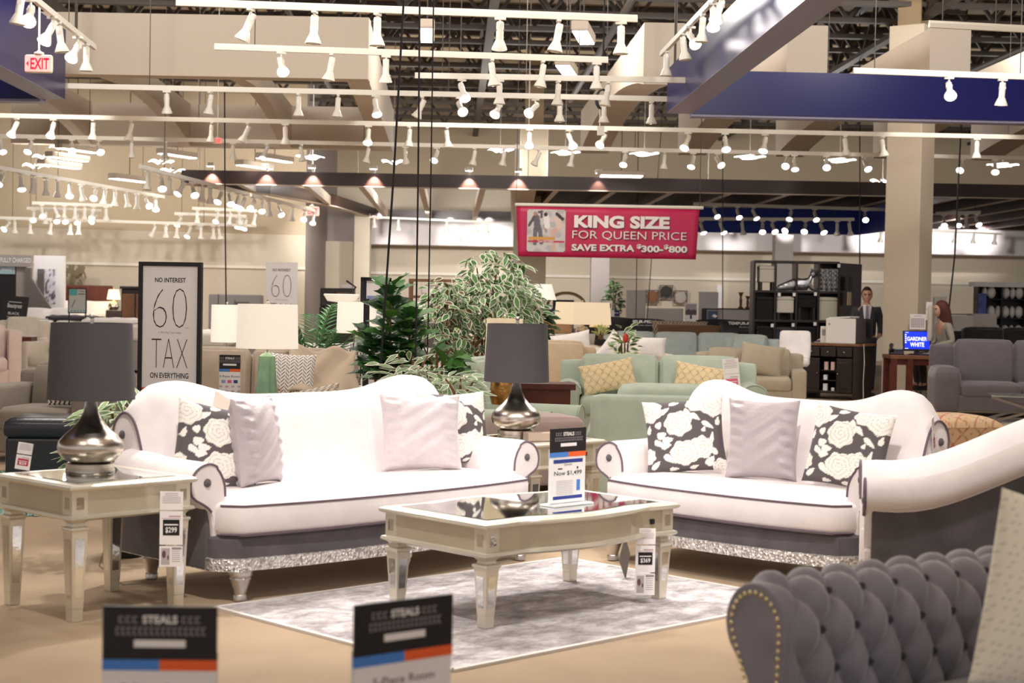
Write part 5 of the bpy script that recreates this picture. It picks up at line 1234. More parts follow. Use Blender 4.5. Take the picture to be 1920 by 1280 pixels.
# mattress brand display, boards, posters
t = thing('mattress_display', 'grey mattress display booth with white capitals on its header, at left edge', 'display stand', at(20, 33.9), R(6))
gy = mat('display_grey', '#6f6864', .6); gyl = mat('display_light_grey', '#a39a94', .6)
zt3 = z_at(20, 477, 33.5); zb3 = z_at(20, 499, 33.5)
m = MB(); m.box(-.75, .42, -.1, .1, zb3, zt3); hd = obj('header', m, gyl, t); m = MB(); m.text('NG LIFE FULLY CHARGED', -.52, zb3 + .085, .10, .94, 'l', .01, y=-.104); obj('lettering', m, paper, hd)
for x0_, x1_, mm, nm in ((-.75, -.45, gyl, 'side_panel'), (-.45, -.28, gy, 'post'), (-.25, .1, black_m, 'dark_screen'), (.1, .3, gyl, 'side_panel')): m = MB(); m.box(x0_, x1_, .0, .1, 0, zb3); obj(nm, m, mm, t)
m = MB(); m.box(-.24, .08, -.03, 0, zb3 - .16, zb3 - .0); bd = obj('small_sign', m, mat('pale_blue_card', '#a9c3cc', .5), t); m = MB(); m.text('Beauty', -.08, zb3 - .1, .07, .2, bold=.02, y=-.034); obj('lettering', m, paper, bd)
m = MB(); m.prism([(.3, zb3 - .02), (.42, zb3 - .02), (.42, 1.8), (.85, 1.15), (.9, .8), (.3, .8)], -.12, .05, 'xzy'); obj('sloped_wing', m, gy, t)
t = thing('display_board', 'tall white display board with blurred picture beside the grey mattress booth', 'display stand', at(91, 34.6), R(4)); zt4 = z_at(91, 479, 34.6)
m = MB(); m.box(-.33, .33, 0, .12, 0, zt4); obj('board', m, paper, t); 
rp = random.Random(8); vs = []; fs = []; cols = []
for j in range(13):
    for i in range(7):
        vs.append((-.10 + .24 * i / 6, -.012, 1.25 + .75 * j / 12)); k = j / 12; c = lin('#e8e4f0') if rp.random() < .35 + .5 * k else lin(rp.choice(['#8b7f90', '#5a4458', '#b7b4cc', '#47343f'])); cols.append(c)
for j in range(12):
    for i in range(6): a = j * 7 + i; fs.append((a, a + 1, a + 8, a + 7))
m = MB(); m.add(vs, fs, 0, False, None, cols); obj('picture', m, attr_print, t); m = MB(); m.box(-.22, -.10, -.14, .0, .9, 2.0); obj('side_wing', m, gy, t)
t = thing('slanted_card', 'black slanted card with white script on the far left bed', 'sign', (X_at(24, 29.9, 1.2), 29.9, .94), 0, rot=(R(-20), R(4), R(8)))
m = MB(); m.box(-.24, .24, -.01, .01, 0, .5); m.box(-.24, .24, -.1, .1, -.0, .012); obj('card', m, black_card, t); m = MB(); m.text('Beautyrest', 0, .24, .11, .26, bold=.01, y=-.012); m.text('BLACK', 0, .13, .05, .2, y=-.012); m.rect(-.12, .12, .08, .085, -.012); m.rect(-.12, .12, .375, .385, -.012); obj('lettering', m, paper, t)
bed('mattress under the black slanted card at left edge', at(10, 29.9), R(4), 1.4, 1.8, .92)
t = thing('poster_stand', 'black framed poster with teal corner standing on the far left bed', 'sign', (X_at(145, 30.6, 1.2), 30.6, 0), R(-3)); zp0, zp1 = z_at(145, 587, 30.6), z_at(145, 540, 30.6)
m = MB(); m.box(-.18, .18, -.01, .015, zp0, zp1); m.box(-.17, -.15, 0, .015, .0, zp0); m.box(.15, .17, 0, .015, 0, zp0); m.box(-.2, .2, -.12, .12, 0, .012); obj('frame', m, black_m, t)
m = MB(); m.rect(-.16, .16, zp0 + .02, zp1 - .02, -.012); ps = obj('poster', m, mat('grey_poster', '#c9c6c2', .5), t); m = MB(); m.rect(-.155, .0, zp1 - .14, zp1 - .025, -.0135); obj('teal_print', m, mat('teal_ink', '#5fb5b0', .5), ps); m = MB(); [m.add([(-.13 + .06 * i, -.0135, zp0 + .05), (-.105 + .06 * i, -.0135, zp0 + .03), (-.08 + .06 * i, -.0135, zp0 + .05), (-.105 + .06 * i, -.0135, zp0 + .075)], [(0, 1, 2, 3)]) for i in range(5)]; obj('teal_icon_row', m, mat('teal_ink', '#5fb5b0', .5), ps)
m = MB(); m.text('Tight', .085, zp1 - .08, .035, .1, bold=.02, y=-.0135); m.rect(.02, .14, zp1 - .12, zp1 - .105, -.0135); obj('lettering', m, ink, ps); m = MB(); m.add([(-.12, -.0135, zp0 + .1), (-.05, -.0135, zp0 + .26), (-.03, -.0135, zp0 + .24), (-.1, -.0135, zp0 + .1)], [(0, 1, 2, 3)]); obj('bed_print', m, mat('mauve_ink', '#94808a', .6), ps)
t = thing('boxed_mattress', 'grey upright mattress carton with script mark right of the framed tax sign', 'mattress', at(442, 33.2), R(2)); zq = z_at(440, 552, 33)
m = MB(); m.box(-.55, .55, -.15, .15, 0, zq); obj('body', m, mat('mattress_grey', '#a9a7a9', .7), t, bevel=.03); m = MB(); m.text('Beautyrest', .13, zq - .24, .12, .3, y=-.152, bold=.01); m.rect(0, .26, zq - .27, zq - .262, -.152); obj('lettering', m, ink, t); m = MB(); m.box(-.36, -.34, -.154, .0, 0, zq); obj('seam', m, gy, t)
for lab, px, d, w, h, b_ in [('dark mattress base right of the framed tax sign', 402, 31.5, .6, .8, blackf)]: bed(lab, at(px, d), 0, w, 1.2, h, base=b_)

# ------------------------------------------------------------------ framed tax signs
def tax_sign(label, px, d, ztop, w, rz, frame, h=None, thick=.05):
    t = thing('floor_sign', label, 'sign', (X_at(px, d, 1.2), d, 0), rz)
    fb = .035 if frame else .004; z0 = .16
    m = MB()
    if frame:
        m.box(-w / 2, -w / 2 + fb, -thick / 2, thick / 2, z0, ztop); m.box(w / 2 - fb, w / 2, -thick / 2, thick / 2, z0, ztop); m.box(-w / 2 + fb, w / 2 - fb, -thick / 2, thick / 2, ztop - fb, ztop); m.box(-w / 2 + fb, w / 2 - fb, -thick / 2, thick / 2, z0, z0 + fb)
        m.box(-w / 2, w / 2, -.2, .2, 0, .02); m.box(-.03, .03, -.02, .02, 0, z0)
    else: m.box(-.02, .02, 0, .02, .0, ztop); m.box(-w / 2, w / 2, -.15, .15, 0, .02)
    obj('frame', m, black_m if frame else white_metal, t, bevel=.004)
    m = MB(); m.box(-w / 2 + fb, w / 2 - fb, -.008, -.002, z0 + fb, ztop - fb); pn = obj('panel', m, paper, t)
    k = w - 2 * fb; H = k * 2.28; y = -.0095; zt_ = ztop - fb; f = lambda q: zt_ - H * q
    m = MB(); m.text('NO INTEREST', .0, f(.125), H * .036, k * .56, bold=.02, y=y); m.text('60', .0, f(.475), H * .305, k * .62, y=y, bold=-.035); m.text('TAX', 0, f(.785), H * .225, k * .66, y=y, bold=-.03); m.text('ON EVERYTHING', 0, f(.865), H * .042, k * .70, bold=.015, y=y)
    obj('lettering', m, ink, pn)
    m = MB(); m.text('+ We Pay Your Sales', .0, f(.525), H * .022, k * .42, y=y); obj('small_lettering', m, ink_lt, pn); m = MB(); m.text('months', k * .31, f(.478), H * .01, k * .07, y=y); obj('small_lettering', m, ink_lt, pn)
    if frame: m = MB(); m.add([(-k / 2, y, f(.94)), (k / 2, y, f(.915)), (k / 2, y, z0 + fb), (-k / 2, y, z0 + fb)], [(0, 3, 2, 1)]); obj('orange_band', m, mat('coral_print', '#f4663f', .5), pn)
    return t
tax_sign('black framed sign reading 60 TAX ON EVERYTHING behind the long sofa', 319, 13.25, z_at(319, 491, 13.25), .54, R(-7), True)
tax_sign('small unframed tax sign behind the white drum shade', 527, 27.5, z_at(527, 491, 27.5), .56, R(0), False)
t = thing('floor_sign', 'narrow black framed sign turned sideways behind the dark green plant', 'sign', (X_at(704, 15.7, 1.2), 15.7, 0), R(42)); zz = z_at(702, 520, 15.7)
m = MB()
for a, b, c, d in ((-.17, -.135, .12, zz), (.135, .17, .12, zz), (-.17, .17, zz - .035, zz), (-.17, .17, .12, .16)): m.box(a, b, -.025, .025, c, d)
m.box(-.18, .18, -.18, .18, 0, .02); m.box(-.02, .02, -.02, .02, 0, .12); obj('frame', m, black_m, t)
m = MB(); m.rect(-.135, .135, .16, zz - .035, -.004); pn = obj('panel', m, paper, t); m = MB(); [m.rect(-.11, .11, zz - .22 - .001 * 0, zz - .18, -.006)]; obj('blue_print', m, mat('periwinkle_print', '#8b90c8', .5), pn)
m = MB(); [m.rect(-.1 + .055 * i, -.06 + .055 * i, zz - .45 - .16 * j, zz - .42 - .16 * j, -.006) for i in range(4) for j in range(4)]; obj('fine_print', m, paper_g, pn)
for px, d, lab in ((686, 14.0, 'dark post of a second sign left of the narrow framed sign'),):
    t = thing('sign_post', lab, 'post', (X_at(px, d, 1), d, 0)); m = MB(); m.box(-.025, .025, -.02, .02, 0, z_at(px, 560, d)); m.box(-.15, .15, -.15, .15, 0, .02); obj('post', m, black_m, t)
# ================================================================== PLANTS
def leaf(mb, base, d, up, L, w, inner, outer, kind='oval', curl=.15):
    d = Vector(d).normalized(); up = Vector(up); s = d.cross(up)
    if s.length < 1e-3: s = d.cross(Vector((1, 0, .2)))
    s.normalize(); n = s.cross(d).normalized(); b = Vector(base)
    if kind == 'oval':
        prof = [(0, 0), (.18, .62), (.42, 1), (.7, .72), (1, 0)]
        def pt(t, k, sc=1.0): return b + d * L * t + s * w / 2 * k * sc + n * (-curl * L * t * t + .10 * w * abs(k))
        o = [pt(t, k) for t, k in prof] + [pt(t, -k) for t, k in prof[1:-1]][::-1]
        i = [pt(.1 + .8 * t, k * .68) for t, k in prof] + [pt(.1 + .8 * t, -k * .68) for t, k in prof[1:-1]][::-1]
        N = len(o); e = n * (-.002)
        vs = o + i + [p - e for p in i]
        fs = [(j, (j + 1) % N, N + (j + 1) % N, N + j) for j in range(N)] + [tuple(range(2 * N, 3 * N))]
        mb.add(vs, fs, 0, False, None, [outer] * (2 * N) + [inner] * N)
    elif kind == 'blade':
        vs = [b, b + d * L * .4 + s * w / 2, b + d * L - n * curl * L, b + d * L * .4 - s * w / 2]
        mb.add(vs, [(0, 1, 2, 3)], 0, False, None, [inner, inner, outer, inner])
    else:  # lobed
        k = [(0, .05), (.12, .6), (.25, .42), (.4, 1.0), (.55, .62), (.68, .72), (.8, .34), (1, 0)]
        mid = [b + d * L * t - n * curl * L * t * t for t, _ in k]
        le = [m_ + s * w / 2 * q + n * .12 * w * q + d * L * .06 * (q > .6) for m_, (t, q) in zip(mid, k)]; ri = [m_ - s * w / 2 * q + n * .12 * w * q + d * L * .06 * (q > .6) for m_, (t, q) in zip(mid, k)]
        vs = mid + le + ri; N = len(k); fs = []
        for j in range(N - 1): fs += [(j, j + 1, N + j + 1, N + j), (j, 2 * N + j, 2 * N + j + 1, j + 1)]
        mb.add(vs, fs, 0, False, None, [inner] * N + [outer] * (2 * N))
GRN = [lin(c) for c in ('#4c7a44', '#5f8f52', '#39633a', '#7aa568')]; CRM = lin('#eef0dc')
def potm(t, r0, r1, h, m_=None):
    m = MB(); m.lathe([(r0, 0), (r1, h), (r1 + .015, h), (r1 + .015, h - .03), (r1 - .01, h - .03), (0, h - .035)], 20); obj('pot', m, m_ or pot_m, t)
def rdir(rg, zlo, zhi):
    a = rg.uniform(0, 2 * PI); return Vector((math.cos(a), math.sin(a), rg.uniform(zlo, zhi)))
def bushy(name, label, loc, z0, z1, rx, nleaf, L, w, inner, outer, seed, potdim, kind='oval', stem=True, top=None, droop=(-.5, .4), cat='plant', shape=None):
    t = thing(name, label, cat, loc); rg = random.Random(seed); potm(t, *potdim)
    m = MB(); 
    for k in range(3): m.tube([(0.02 * k - .02, 0, potdim[2] - .03), (.04 * (k - 1), .02, (z0 + z1) / 2), (.10 * (k - 1), .03 * k, z0 + (z1 - z0) * .85)], [.014, .011, .006], 6)
    obj('stems', m, brownwood, t)
    m = MB()
    for i in range(nleaf):
        for _ in range(20):
            u = Vector((rg.uniform(-1, 1), rg.uniform(-1, 1), rg.uniform(-1, 1)))
            if u.length < 1 and (shape is None or shape(u)): break
        p = Vector((u.x * rx, u.y * rx * .8, (z0 + z1) / 2 + u.z * (z1 - z0) / 2))
        dv = Vector((u.x * 1.0, u.y * 1.0, 0)) + rdir(rg, *droop) * .7
        c = rg.choice(inner)
        leaf(m, p, dv, Vector((rg.uniform(-.4, .4), -.5 + rg.uniform(-.5, .4), 1)), L * rg.uniform(.75, 1.2), w * rg.uniform(.8, 1.15), c, outer(c, rg) if callable(outer) else outer, kind)
    f = obj('foliage', m, leafm, t); f['kind'] = 'stuff'; return t
bushy('ficus_tree', 'variegated ficus tree with cream-edged leaves behind the right gourd lamp', (X_at(912, 14.7, 1.4), 14.7, 0), .95, 1.95, .52, 900, .13, .06, GRN[:2] + [lin('#7d9a70')], CRM, 1, (.16, .2, .34), droop=(-1.1, .0), shape=lambda u: not (u.x < -.35 and u.z > .35) and not (abs(u.x) > .75 and u.z < -.5))
t = bushy('ficus_branch_plant', 'leafy low variegated plant at the left foot of the ficus', (X_at(838, 14.3, 1.4), 14.3, 0), .9, 1.72, .26, 260, .12, .055, GRN + [lin('#6b5a3a')], CRM, 9, (.13, .17, .3), droop=(-1.1, .2))
m = MB(); rg = random.Random(2)
t = thing('wicker_planter', 'woven copper-brown grass planter below the ficus foliage', 'planter', (X_at(864, 14.75, .9), 14.75, 0))
for i in range(80):
    a = rg.uniform(0, 2 * PI); r = rg.uniform(.02, .12); m.tube([(r * math.cos(a), r * math.sin(a), .5), (r * .6 * math.cos(a), r * .6 * math.sin(a), .9), (rg.uniform(.1, .22) * math.cos(a), .2 * math.sin(a), rg.uniform(.98, 1.16))], .005, 4)
o = obj('grass', m, mat('copper_grass', '#b27a55', .6), t); o['kind'] = 'stuff'; m = MB(); m.lathe([(.14, 0), (.17, .25), (.13, .5), (.1, .5)], 18); obj('pot', m, mat('wicker', '#a5714a', .7, bump=.8, scale=40), t)
# small plant in front of the shelf: lobed dark green tall plant
def dk(c, rg): return tuple(x * rg.uniform(.8, 1.3) for x in c)
t = thing('tall_plant', 'tall dark green plant with lobed leaves behind the thick hanging cord', 'plant', (X_at(738, 11.9, 1.2), 11.9, 0)); potm(t, .15, .2, .35); rg = random.Random(6)
m = MB(); stems = [(-.03, 0, 1.56), (.13, .05, 1.36), (-.17, .04, 1.2), (.02, -.1, 1.05)]
for x, y, z in stems: m.tube([(x * .2, y * .2, .3), (x * .7, y, z * .6), (x, y, z)], [.016, .012, .007], 6)
obj('stems', m, brownwood, t); m = MB(); DG = [lin('#2f5a2c'), lin('#3f7034'), lin('#244726'), lin('#5a8a40')]
for x, y, z in stems:
    n = int(20 + (z - 1) * 60)
    for i in range(n):
        f = i / n; zz = (.98 if x > .1 else .85) + (z - (.98 if x > .1 else .85)) * f; a = i * 2.4 + rg.uniform(-.3, .3); sp = (1 - f) * .03 + .015
        c = rg.choice(DG); c2 = tuple(q * 1.5 for q in c)
        leaf(m, (x * (.5 + .5 * f) + sp * math.cos(a), y + sp * math.sin(a), zz), (math.cos(a), math.sin(a), .25 + .9 * f * f), (0, -.3, 1), rg.uniform(.12, .24), rg.uniform(.12, .22), c, c2, 'lobed', .25)
f = obj('foliage', m, leafm, t); f['kind'] = 'stuff'
bushy('variegated_plant', 'low plant with long cream-edged leaves behind the sofa right hump', (X_at(772, 10.9, .9), 10.95, 0), .80, 1.13, .27, 95, .145, .042, [lin('#6f8f60'), lin('#85a074')], CRM, 12, (.14, .19, .5), droop=(-.6, .5), shape=lambda u: u.z < .5 - .6 * abs(u.x) or u.x < 0)
bushy('variegated_plant', 'cream-edged plant spilling beside the rose pillow at the sofa right end', (X_at(862, 10.7, .8), 10.75, 0), .72, .98, .15, 55, .14, .04, [lin('#6f8f60'), lin('#85a074')], CRM, 14, (.12, .17, .5), droop=(-.4, .5))
bushy('lobed_plant', 'bright green broad-leaved plant beside the sage cushion', (X_at(815, 11.6, .9), 11.9, 0), .85, 1.16, .17, 26, .17, .15, [lin('#4f7f3a'), lin('#2f5a2c')], dk, 15, (.12, .15, .45), 'lobed', droop=(-.1, .9))
bushy('potted_plant', 'potted plant with pale-edged leaves behind the left gourd lamp', (X_at(238, 8.95, .6), 8.95, 0), .34, .93, .30, 520, .13, .035, [lin('#5f7f50'), lin('#7d9a66'), lin('#4a6a40')], lin('#d9e2bc'), 16, (.10, .13, .26), droop=(-1.3, .2))
# palm
t = thing('palm', 'green palm with feathery fronds behind the taupe sofa', 'plant', (X_at(588, 15.9, 1.2), 15.85, 0)); potm(t, .17, .22, .38); rg = random.Random(21)
m = MB(); ms = MB()
for i in range(17):
    a = i * 2.399 + .4; lean = rg.uniform(.3, .85); h = rg.uniform(.95, 1.55); pts = []
    for k in range(12):
        f = k / 11; r = lean * f ** 1.6; pts.append(Vector((r * math.cos(a), r * math.sin(a) * .7, .3 + (h - .3) * (1.35 * f - .42 * f ** 3))))
    ms.tube(pts, [.008 - .0005 * k for k in range(12)], 5)
    g = rg.choice([lin('#4f8a55'), lin('#3f6f4a'), lin('#7db07c'), lin('#8fc493')])
    for k in range(4, 12):
        tg = (pts[k] - pts[k - 1]).normalized(); sd = tg.cross(Vector((0, 0, 1))).normalized()
        for s in (-1, 1):
            for e in (0, .5):
                leaf(m, pts[k - 1].lerp(pts[k], e), sd * s + tg * .9 - Vector((0, 0, .25)), (0, 0, 1), 0.26 * (1.15 - .5 * k / 11), .03, g, g, 'blade', .15)
obj('stems', ms, mat('palm_stem', '#6f8f5a', .6), t); f = obj('fronds', m, leafm, t); f['kind'] = 'stuff'
bushy('house_plant', 'green bushy plant beside the grey column below the banner', (X_at(1150, 40, 1.6), 40, 0), 1.0, 2.1, .22, 240, .14, .07, GRN, dk, 31, (.2, .25, .5))
bushy('house_plant', 'dark leaved plant right of the ficus by the arched headboard', (X_at(1008, 21.5, 1.2), 21.5, 0), .9, 1.45, .22, 120, .16, .10, [lin('#2f4f2c'), lin('#45663a')], dk, 33, (.15, .18, .4), 'lobed')
t = bushy('flowering_plant', 'small plant with a red flower in front of the white bolster', (X_at(1172, 19.6, 1.1), 19.6, 0), .78, 1.2, .16, 60, .15, .06, [lin('#5a8a4a'), lin('#b9c98a'), lin('#39592f')], lin('#dfe4b5'), 35, (.12, .15, .6), droop=(-.2, .9))
m = MB(); m.ball((0, -.12, 1.05), .035, .03, .06, 10); obj('flower', m, mat('red_petal', '#d8382c', .5), t)
t = bushy('succulent', 'pale green spiky plant on the white cube table', (X_at(1126, 23.2, 1), 23.16, zt2), .10, .30, .07, 40, .12, .035, [lin('#b5cf85'), lin('#d5e2a5')], lin('#e5ecc0'), 37, (.05, .06, .09), droop=(.4, 1.4))
# stool carrying the flowering plant
# ------------------------------------------------------------------ long cords from the roof
def cord(lab, pts, r):
    q = [P(*p) for p in pts]; a, b = q[0], q[-1]
    d0 = (q[0] - q[1]).normalized(); top = q[0] + d0 * ((7.28 - q[0].z) / d0.z); d1 = (q[-1] - q[-2]).normalized(); bot = q[-1] + d1 * ((.0 - q[-1].z) / d1.z)
    m = MB(); m.tube([top] + q + [bot], r, 6); tag(obj('ceiling_cable', m, mat('black_cord', '#1c1620', .6)), lab, 'cord')
cord('thick black cord hanging slantwise behind the long sofa, leftmost', [(757, 0, 11.35), (738, 330, 11.35), (712, 712, 11.35)], .0085)
cord('black cord hanging straight down, middle of the three', [(787, 0, 11.2), (784, 330, 11.2), (779, 690, 11.2)], .007)
cord('thin black cord, rightmost of the three hanging together', [(813, 0, 12.3), (808, 330, 12.3), (802, 640, 12.3)], .006)
cord('thin dark wire dropping past the canopy left end', [(421, 160, 26), (422, 400, 26), (424, 570, 26)], .012)
cord('thin cable dropping behind the taller dark shelf unit', [(1612, 350, 30), (1612, 480, 30)], .012)
cord('thin grey wire hanging down behind the banner right edge', [(1355, 395, 31), (1355, 545, 31)], .010)
cord('kinked cable dropping right of the tall column', [(1796, 360, 27), (1790, 480, 27), (1777, 600, 27)], .014)
cord('pale thin wire below the middle of the banner', [(1194, 480, 34), (1193, 560, 34)], .009)
cord('slanting thin wire below the banner beside the wall art', [(1222, 480, 34), (1216, 560, 34)], .009)
# ------------------------------------------------------------------ banner
dB_ = 26.4; q0, q1, q2, q3 = P(968, 385, dB_), P(1312, 389, dB_), P(1307, 487, dB_), P(975, 480, dB_)
bw = (q1 - q0).length; bh_ = q0.z - q3.z; rzb = 0.0
t = thing('banner', 'crimson hanging banner reading KING SIZE FOR QUEEN PRICE', 'banner', ((q0.x + q1.x) / 2, dB_, (q2.z + q3.z) / 2), 0)
crim = mat('crimson_vinyl', '#c41f52', .45, bump=.05, scale=3)
m = MB(); rows = []
for j in range(9):
    v = j / 8; rows.append([((-.5 + i / 36) * bw * (1 - .03 * (1 - v)), .012 * math.sin(i * .55 + v * 2) * (1 - .5 * v), bh_ * v) for i in range(37)])
m.loft(rows, 0, cap=False, closed=False); obj('cloth', m, crim, t, sharp=180).modifiers.new('thick', 'SOLIDIFY').thickness = .004
m = MB(); m.tube([(-bw / 2 - .02, .0, bh_ + .02), (bw / 2 + .06, 0, bh_ + .02)], .028, 8); obj('top_bar', m, white_metal, t)
for sx in (-bw / 2, bw / 2): m = MB(); m.tube([(sx, 0, bh_ + .03), (sx, 0, 7.28 - t.location.z)], .006, 5); obj('hanger_wire', m, steel_dk, t)
y = -.022; X = lambda px: (px - 1139) / 344 * bw; Z = lambda f: bh_ * f
wt = mat('banner_white', '#efe6e2', .5); dkm = mat('banner_shadow', '#4a1026', .5)
for dx, dz, yy, mm, nm in ((.008, -.008, y, dkm, 'letter_shadow'), (0, 0, y - .003, wt, 'lettering')):
    L3 = [MB(), MB(), MB()]; m = L3[0]; m.text('KING SIZE', X(1076) + dx, Z(.585) + dz, Z(.25), X(1255) - X(1076), 'l', .05, y=yy); m = L3[1]; m.text('FOR QUEEN PRICE', X(1073) + dx, Z(.345) + dz, Z(.185), X(1287) - X(1073), 'l', -.005 if nm == 'lettering' else -.012, y=yy)
    m = L3[2]; m.text('SAVE EXTRA', X(1072) + dx, Z(.13) + dz, Z(.135), X(1190) - X(1072), 'l', .04, y=yy); m.text('$', X(1194) + dx, Z(.185) + dz, Z(.1), X(1203) - X(1194), 'l', .03, y=yy); m.text('300-', X(1203) + dx, Z(.125) + dz, Z(.135), X(1244) - X(1203), 'l', .04, y=yy); m.text('$', X(1245) + dx, Z(.185) + dz, Z(.1), X(1254) - X(1245), 'l', .03, y=yy); m.text('800', X(1254) + dx, Z(.125) + dz, Z(.135), X(1289) - X(1254), 'l', .04, y=yy)
    for m in L3: obj(nm, m, mm, t)
# picture on the banner: three sleepers seen from above
pw, ph = X(1060) - X(988), Z(.86); cx0 = (X(1060) + X(988)) / 2; cz0 = Z(.10)
NI, NJ = 66, 70
def blob(x, z, pts, r):
    for (a, b) in zip(pts[:-1], pts[1:]):
        ax, az = a; bx, bz = b; L2 = (bx - ax) ** 2 + (bz - az) ** 2; tt = max(0, min(1, ((x - ax) * (bx - ax) + (z - az) * (bz - az)) / L2)) if L2 else 0
        if math.hypot(x - ax - tt * (bx - ax), z - az - tt * (bz - az)) < r: return True
    return False
def bedpic(x, z):   # x 0..1 left-right, z 0..1 bottom-top
    if .215 < z < .26 and .03 < x < .97 or abs(z - .237) < .0: return lin('#c41f52')
    if .275 < z < .345 and .04 < x < .74: return lin('#d9a048')
    sk = lin('#d8b3a6'); hair = lin('#3a2a2a')
    if math.hypot(x - .21, z - .90) < .05: return lin('#b08a78')
    if blob(x, z, [(.3, .93), (.38, .95), (.37, .82)], .03) or blob(x, z, [(.18, .82), (.05, .62)], .035): return lin('#5a5256')
    if blob(x, z, [(.24, .80), (.27, .58)], .085): return lin('#6b6468')
    if blob(x, z, [(.22, .54), (.21, .20)], .055) or blob(x, z, [(.33, .54), (.38, .22)], .055): return lin('#3f3d48') if (x * 40 % 1 < .5) != (z * 40 % 1 < .5) else lin('#8a8890')
    if math.hypot(x - .48, z - .88) < .05 or blob(x, z, [(.77, .90), (.92, .78)], .04): return hair
    if math.hypot(x - .76, z - .87) < .04: return sk
    if blob(x, z, [(.50, .80), (.52, .62)], .075): return lin('#eeeae8')
    if blob(x, z, [(.45, .62), (.5, .48)], .03): return lin('#a58f84')
    if blob(x, z, [(.80, .78), (.84, .62)], .085) or blob(x, z, [(.72, .78), (.64, .74)], .03): return lin('#e2c6bd')
    if blob(x, z, [(.84, .56), (.66, .48), (.68, .38)], .055) or blob(x, z, [(.70, .17), (.71, .02)], .05): return sk
    return lin('#cfcac8') if math.sin(x * 17 + z * 9) + math.sin(z * 23 - x * 6) > -.6 else lin('#bdb7b6')
vs = []; fs = []; cols = []
for j in range(NJ + 1):
    for i in range(NI + 1):
        a, b = i / NI, j / NJ; xx, zz = (a - .5), (b - .5); vs.append((cx0 + xx * pw, y, cz0 + b * ph * .97)); cols.append(bedpic(a, b))
for j in range(NJ):
    for i in range(NI):
        if (i < 2 or i > NI - 3) and (j < 2 or j > NJ - 3): continue
        q = j * (NI + 1) + i; fs.append((q, q + 1, q + NI + 2, q + NI + 1))
m = MB(); m.add(vs, fs, 0, False, None, cols); pc = obj('picture', m, attr_print, t)
m = MB(); m.text('SLEEP ON A KING!', cx0, cz0 + ph * .222, .022, pw * .4, bold=.02, y=y - .003); obj('caption', m, wt, pc)

# ------------------------------------------------------------------ dark shelf unit with cube stools
ds = 27.8; zS = z_at(1490, 491, ds); xS = X_at(1413, ds, 1.2); xE = X_at(1572, ds, 1.2); wS = xE - xS
t = thing('shelf_unit', 'tall espresso cube shelf unit left of the man in the suit', 'shelf', (xS, ds, 0))
dp = .42; zr_ = [0.06, z_at(1490, 655, ds), z_at(1490, 602, ds), z_at(1490, 547, ds), zS]
m = MB()
for z in zr_: m.box(0, wS, 0, dp, z - .02, z + .02)
obj('shelves', m, blackwood, t, bevel=.003)
m = MB(); cols_ = [0, .36, .72, 1.10, wS - .02]; cols_ = [wS * f for f in (0, .25, .50, .76, 1)]
for x in cols_: m.box(x - .018, x + .018, .001, dp, 0, zS)
obj('uprights', m, blackwood, t, bevel=.003)
m = MB()
for i, j in ((0, 0), (1, 0), (2, 0), (3, 0), (0, 1), (1, 1), (2, 1), (3, 1), (2, 2), (3, 2), (3, 3), (0, 2), (1, 2)): m.box(cols_[i], cols_[i + 1], dp, dp + .012, zr_[j], zr_[j + 1])
obj('back_panels', m, blackwood, t)
sv = Vector((X_at(1612, ds + .75, 1.2) - xE, .75, 0))
m = MB(); m.loft([[(wS, 0, 0), (wS + .02, .02, 0), (wS + .02, .02, zS), (wS, 0, zS)], [(wS + sv.x, sv.y, 0), (wS + sv.x + .02, sv.y + .02, 0), (wS + sv.x + .02, sv.y + .02, zS), (wS + sv.x, sv.y, zS)]], sm=False); obj('angled_side', m, blackwood, t)
def cell(i, j): return (xS + (cols_[i] + cols_[i + 1]) / 2, ds + .2, zr_[j] + .021)
def cube_stool(label, i, j, w, h, m_, legs=0, lid=.06, dx=0):
    c = cell(i, j); t2 = thing('cube_stool', label, 'stool', (c[0] + dx, c[1], c[2]), 0, 'stools on the shelf unit')
    m = MB(); m.box(-w / 2, w / 2, -.15, .15, legs, legs + h - lid); obj('body', m, m_, t2, bevel=.015); m = MB(); m.rbox(w + .015, .315, lid, .025, 5, (0, 0, .01), M=T(0, 0, legs + h - lid / 2)); obj('lid', m, m_, t2)
    if legs:
        for sx in (-1, 1):
            for sy in (-.12, .12): m = MB(); m.box(sx * w * .38 - .02, sx * w * .38 + .02, sy - .02, sy + .02, 0, legs); obj('leg', m, blackwood, t2)
beige_l = mat('bone_leather', '#d8d2c4', .5, bump=.1, scale=30); scriptm = mat('script_fabric', '#cfc8b6', .85, bump=.6, scale=30, stretch=(1, 1, 4)); newsm = mat('charcoal_print', '#3a3a40', .7)
cube_stool('bone leather stool on the top left shelf', 0, 3, .28, .28, beige_l, .14, dx=.05)
cube_stool('bone leather stool on the second shelf, second cell', 1, 2, .30, .28, beige_l, .12)
cube_stool('dark brown cube stool on the second shelf, left cell', 0, 2, .33, .38, blackf, 0)
cube_stool('black nailhead stool on the second shelf, third cell', 2, 2, .33, .2, blackf, .22)
cube_stool('pale script-print cube stool on the second shelf, right cell', 3, 2, .33, .40, scriptm, 0)
cube_stool('black cube stool on the third shelf, left cell', 0, 1, .26, .36, blackf, 0, dx=.04)
cube_stool('charcoal newsprint cube stool on the third shelf, second cell', 1, 1, .33, .36, newsm, 0)
cube_stool('black cube stool on the third shelf, third cell', 2, 1, .33, .36, blackf, 0)
def eq_pat(a, b): 
    return lin('#d8d8d8') if math.sin(a * 70 + 4 * math.sin(b * 31)) * math.sin(b * 95 + 3 * math.sin(a * 23)) > .42 else lin('#15161a')
c = cell(3, 3); vs = []; fs = []; cl = []
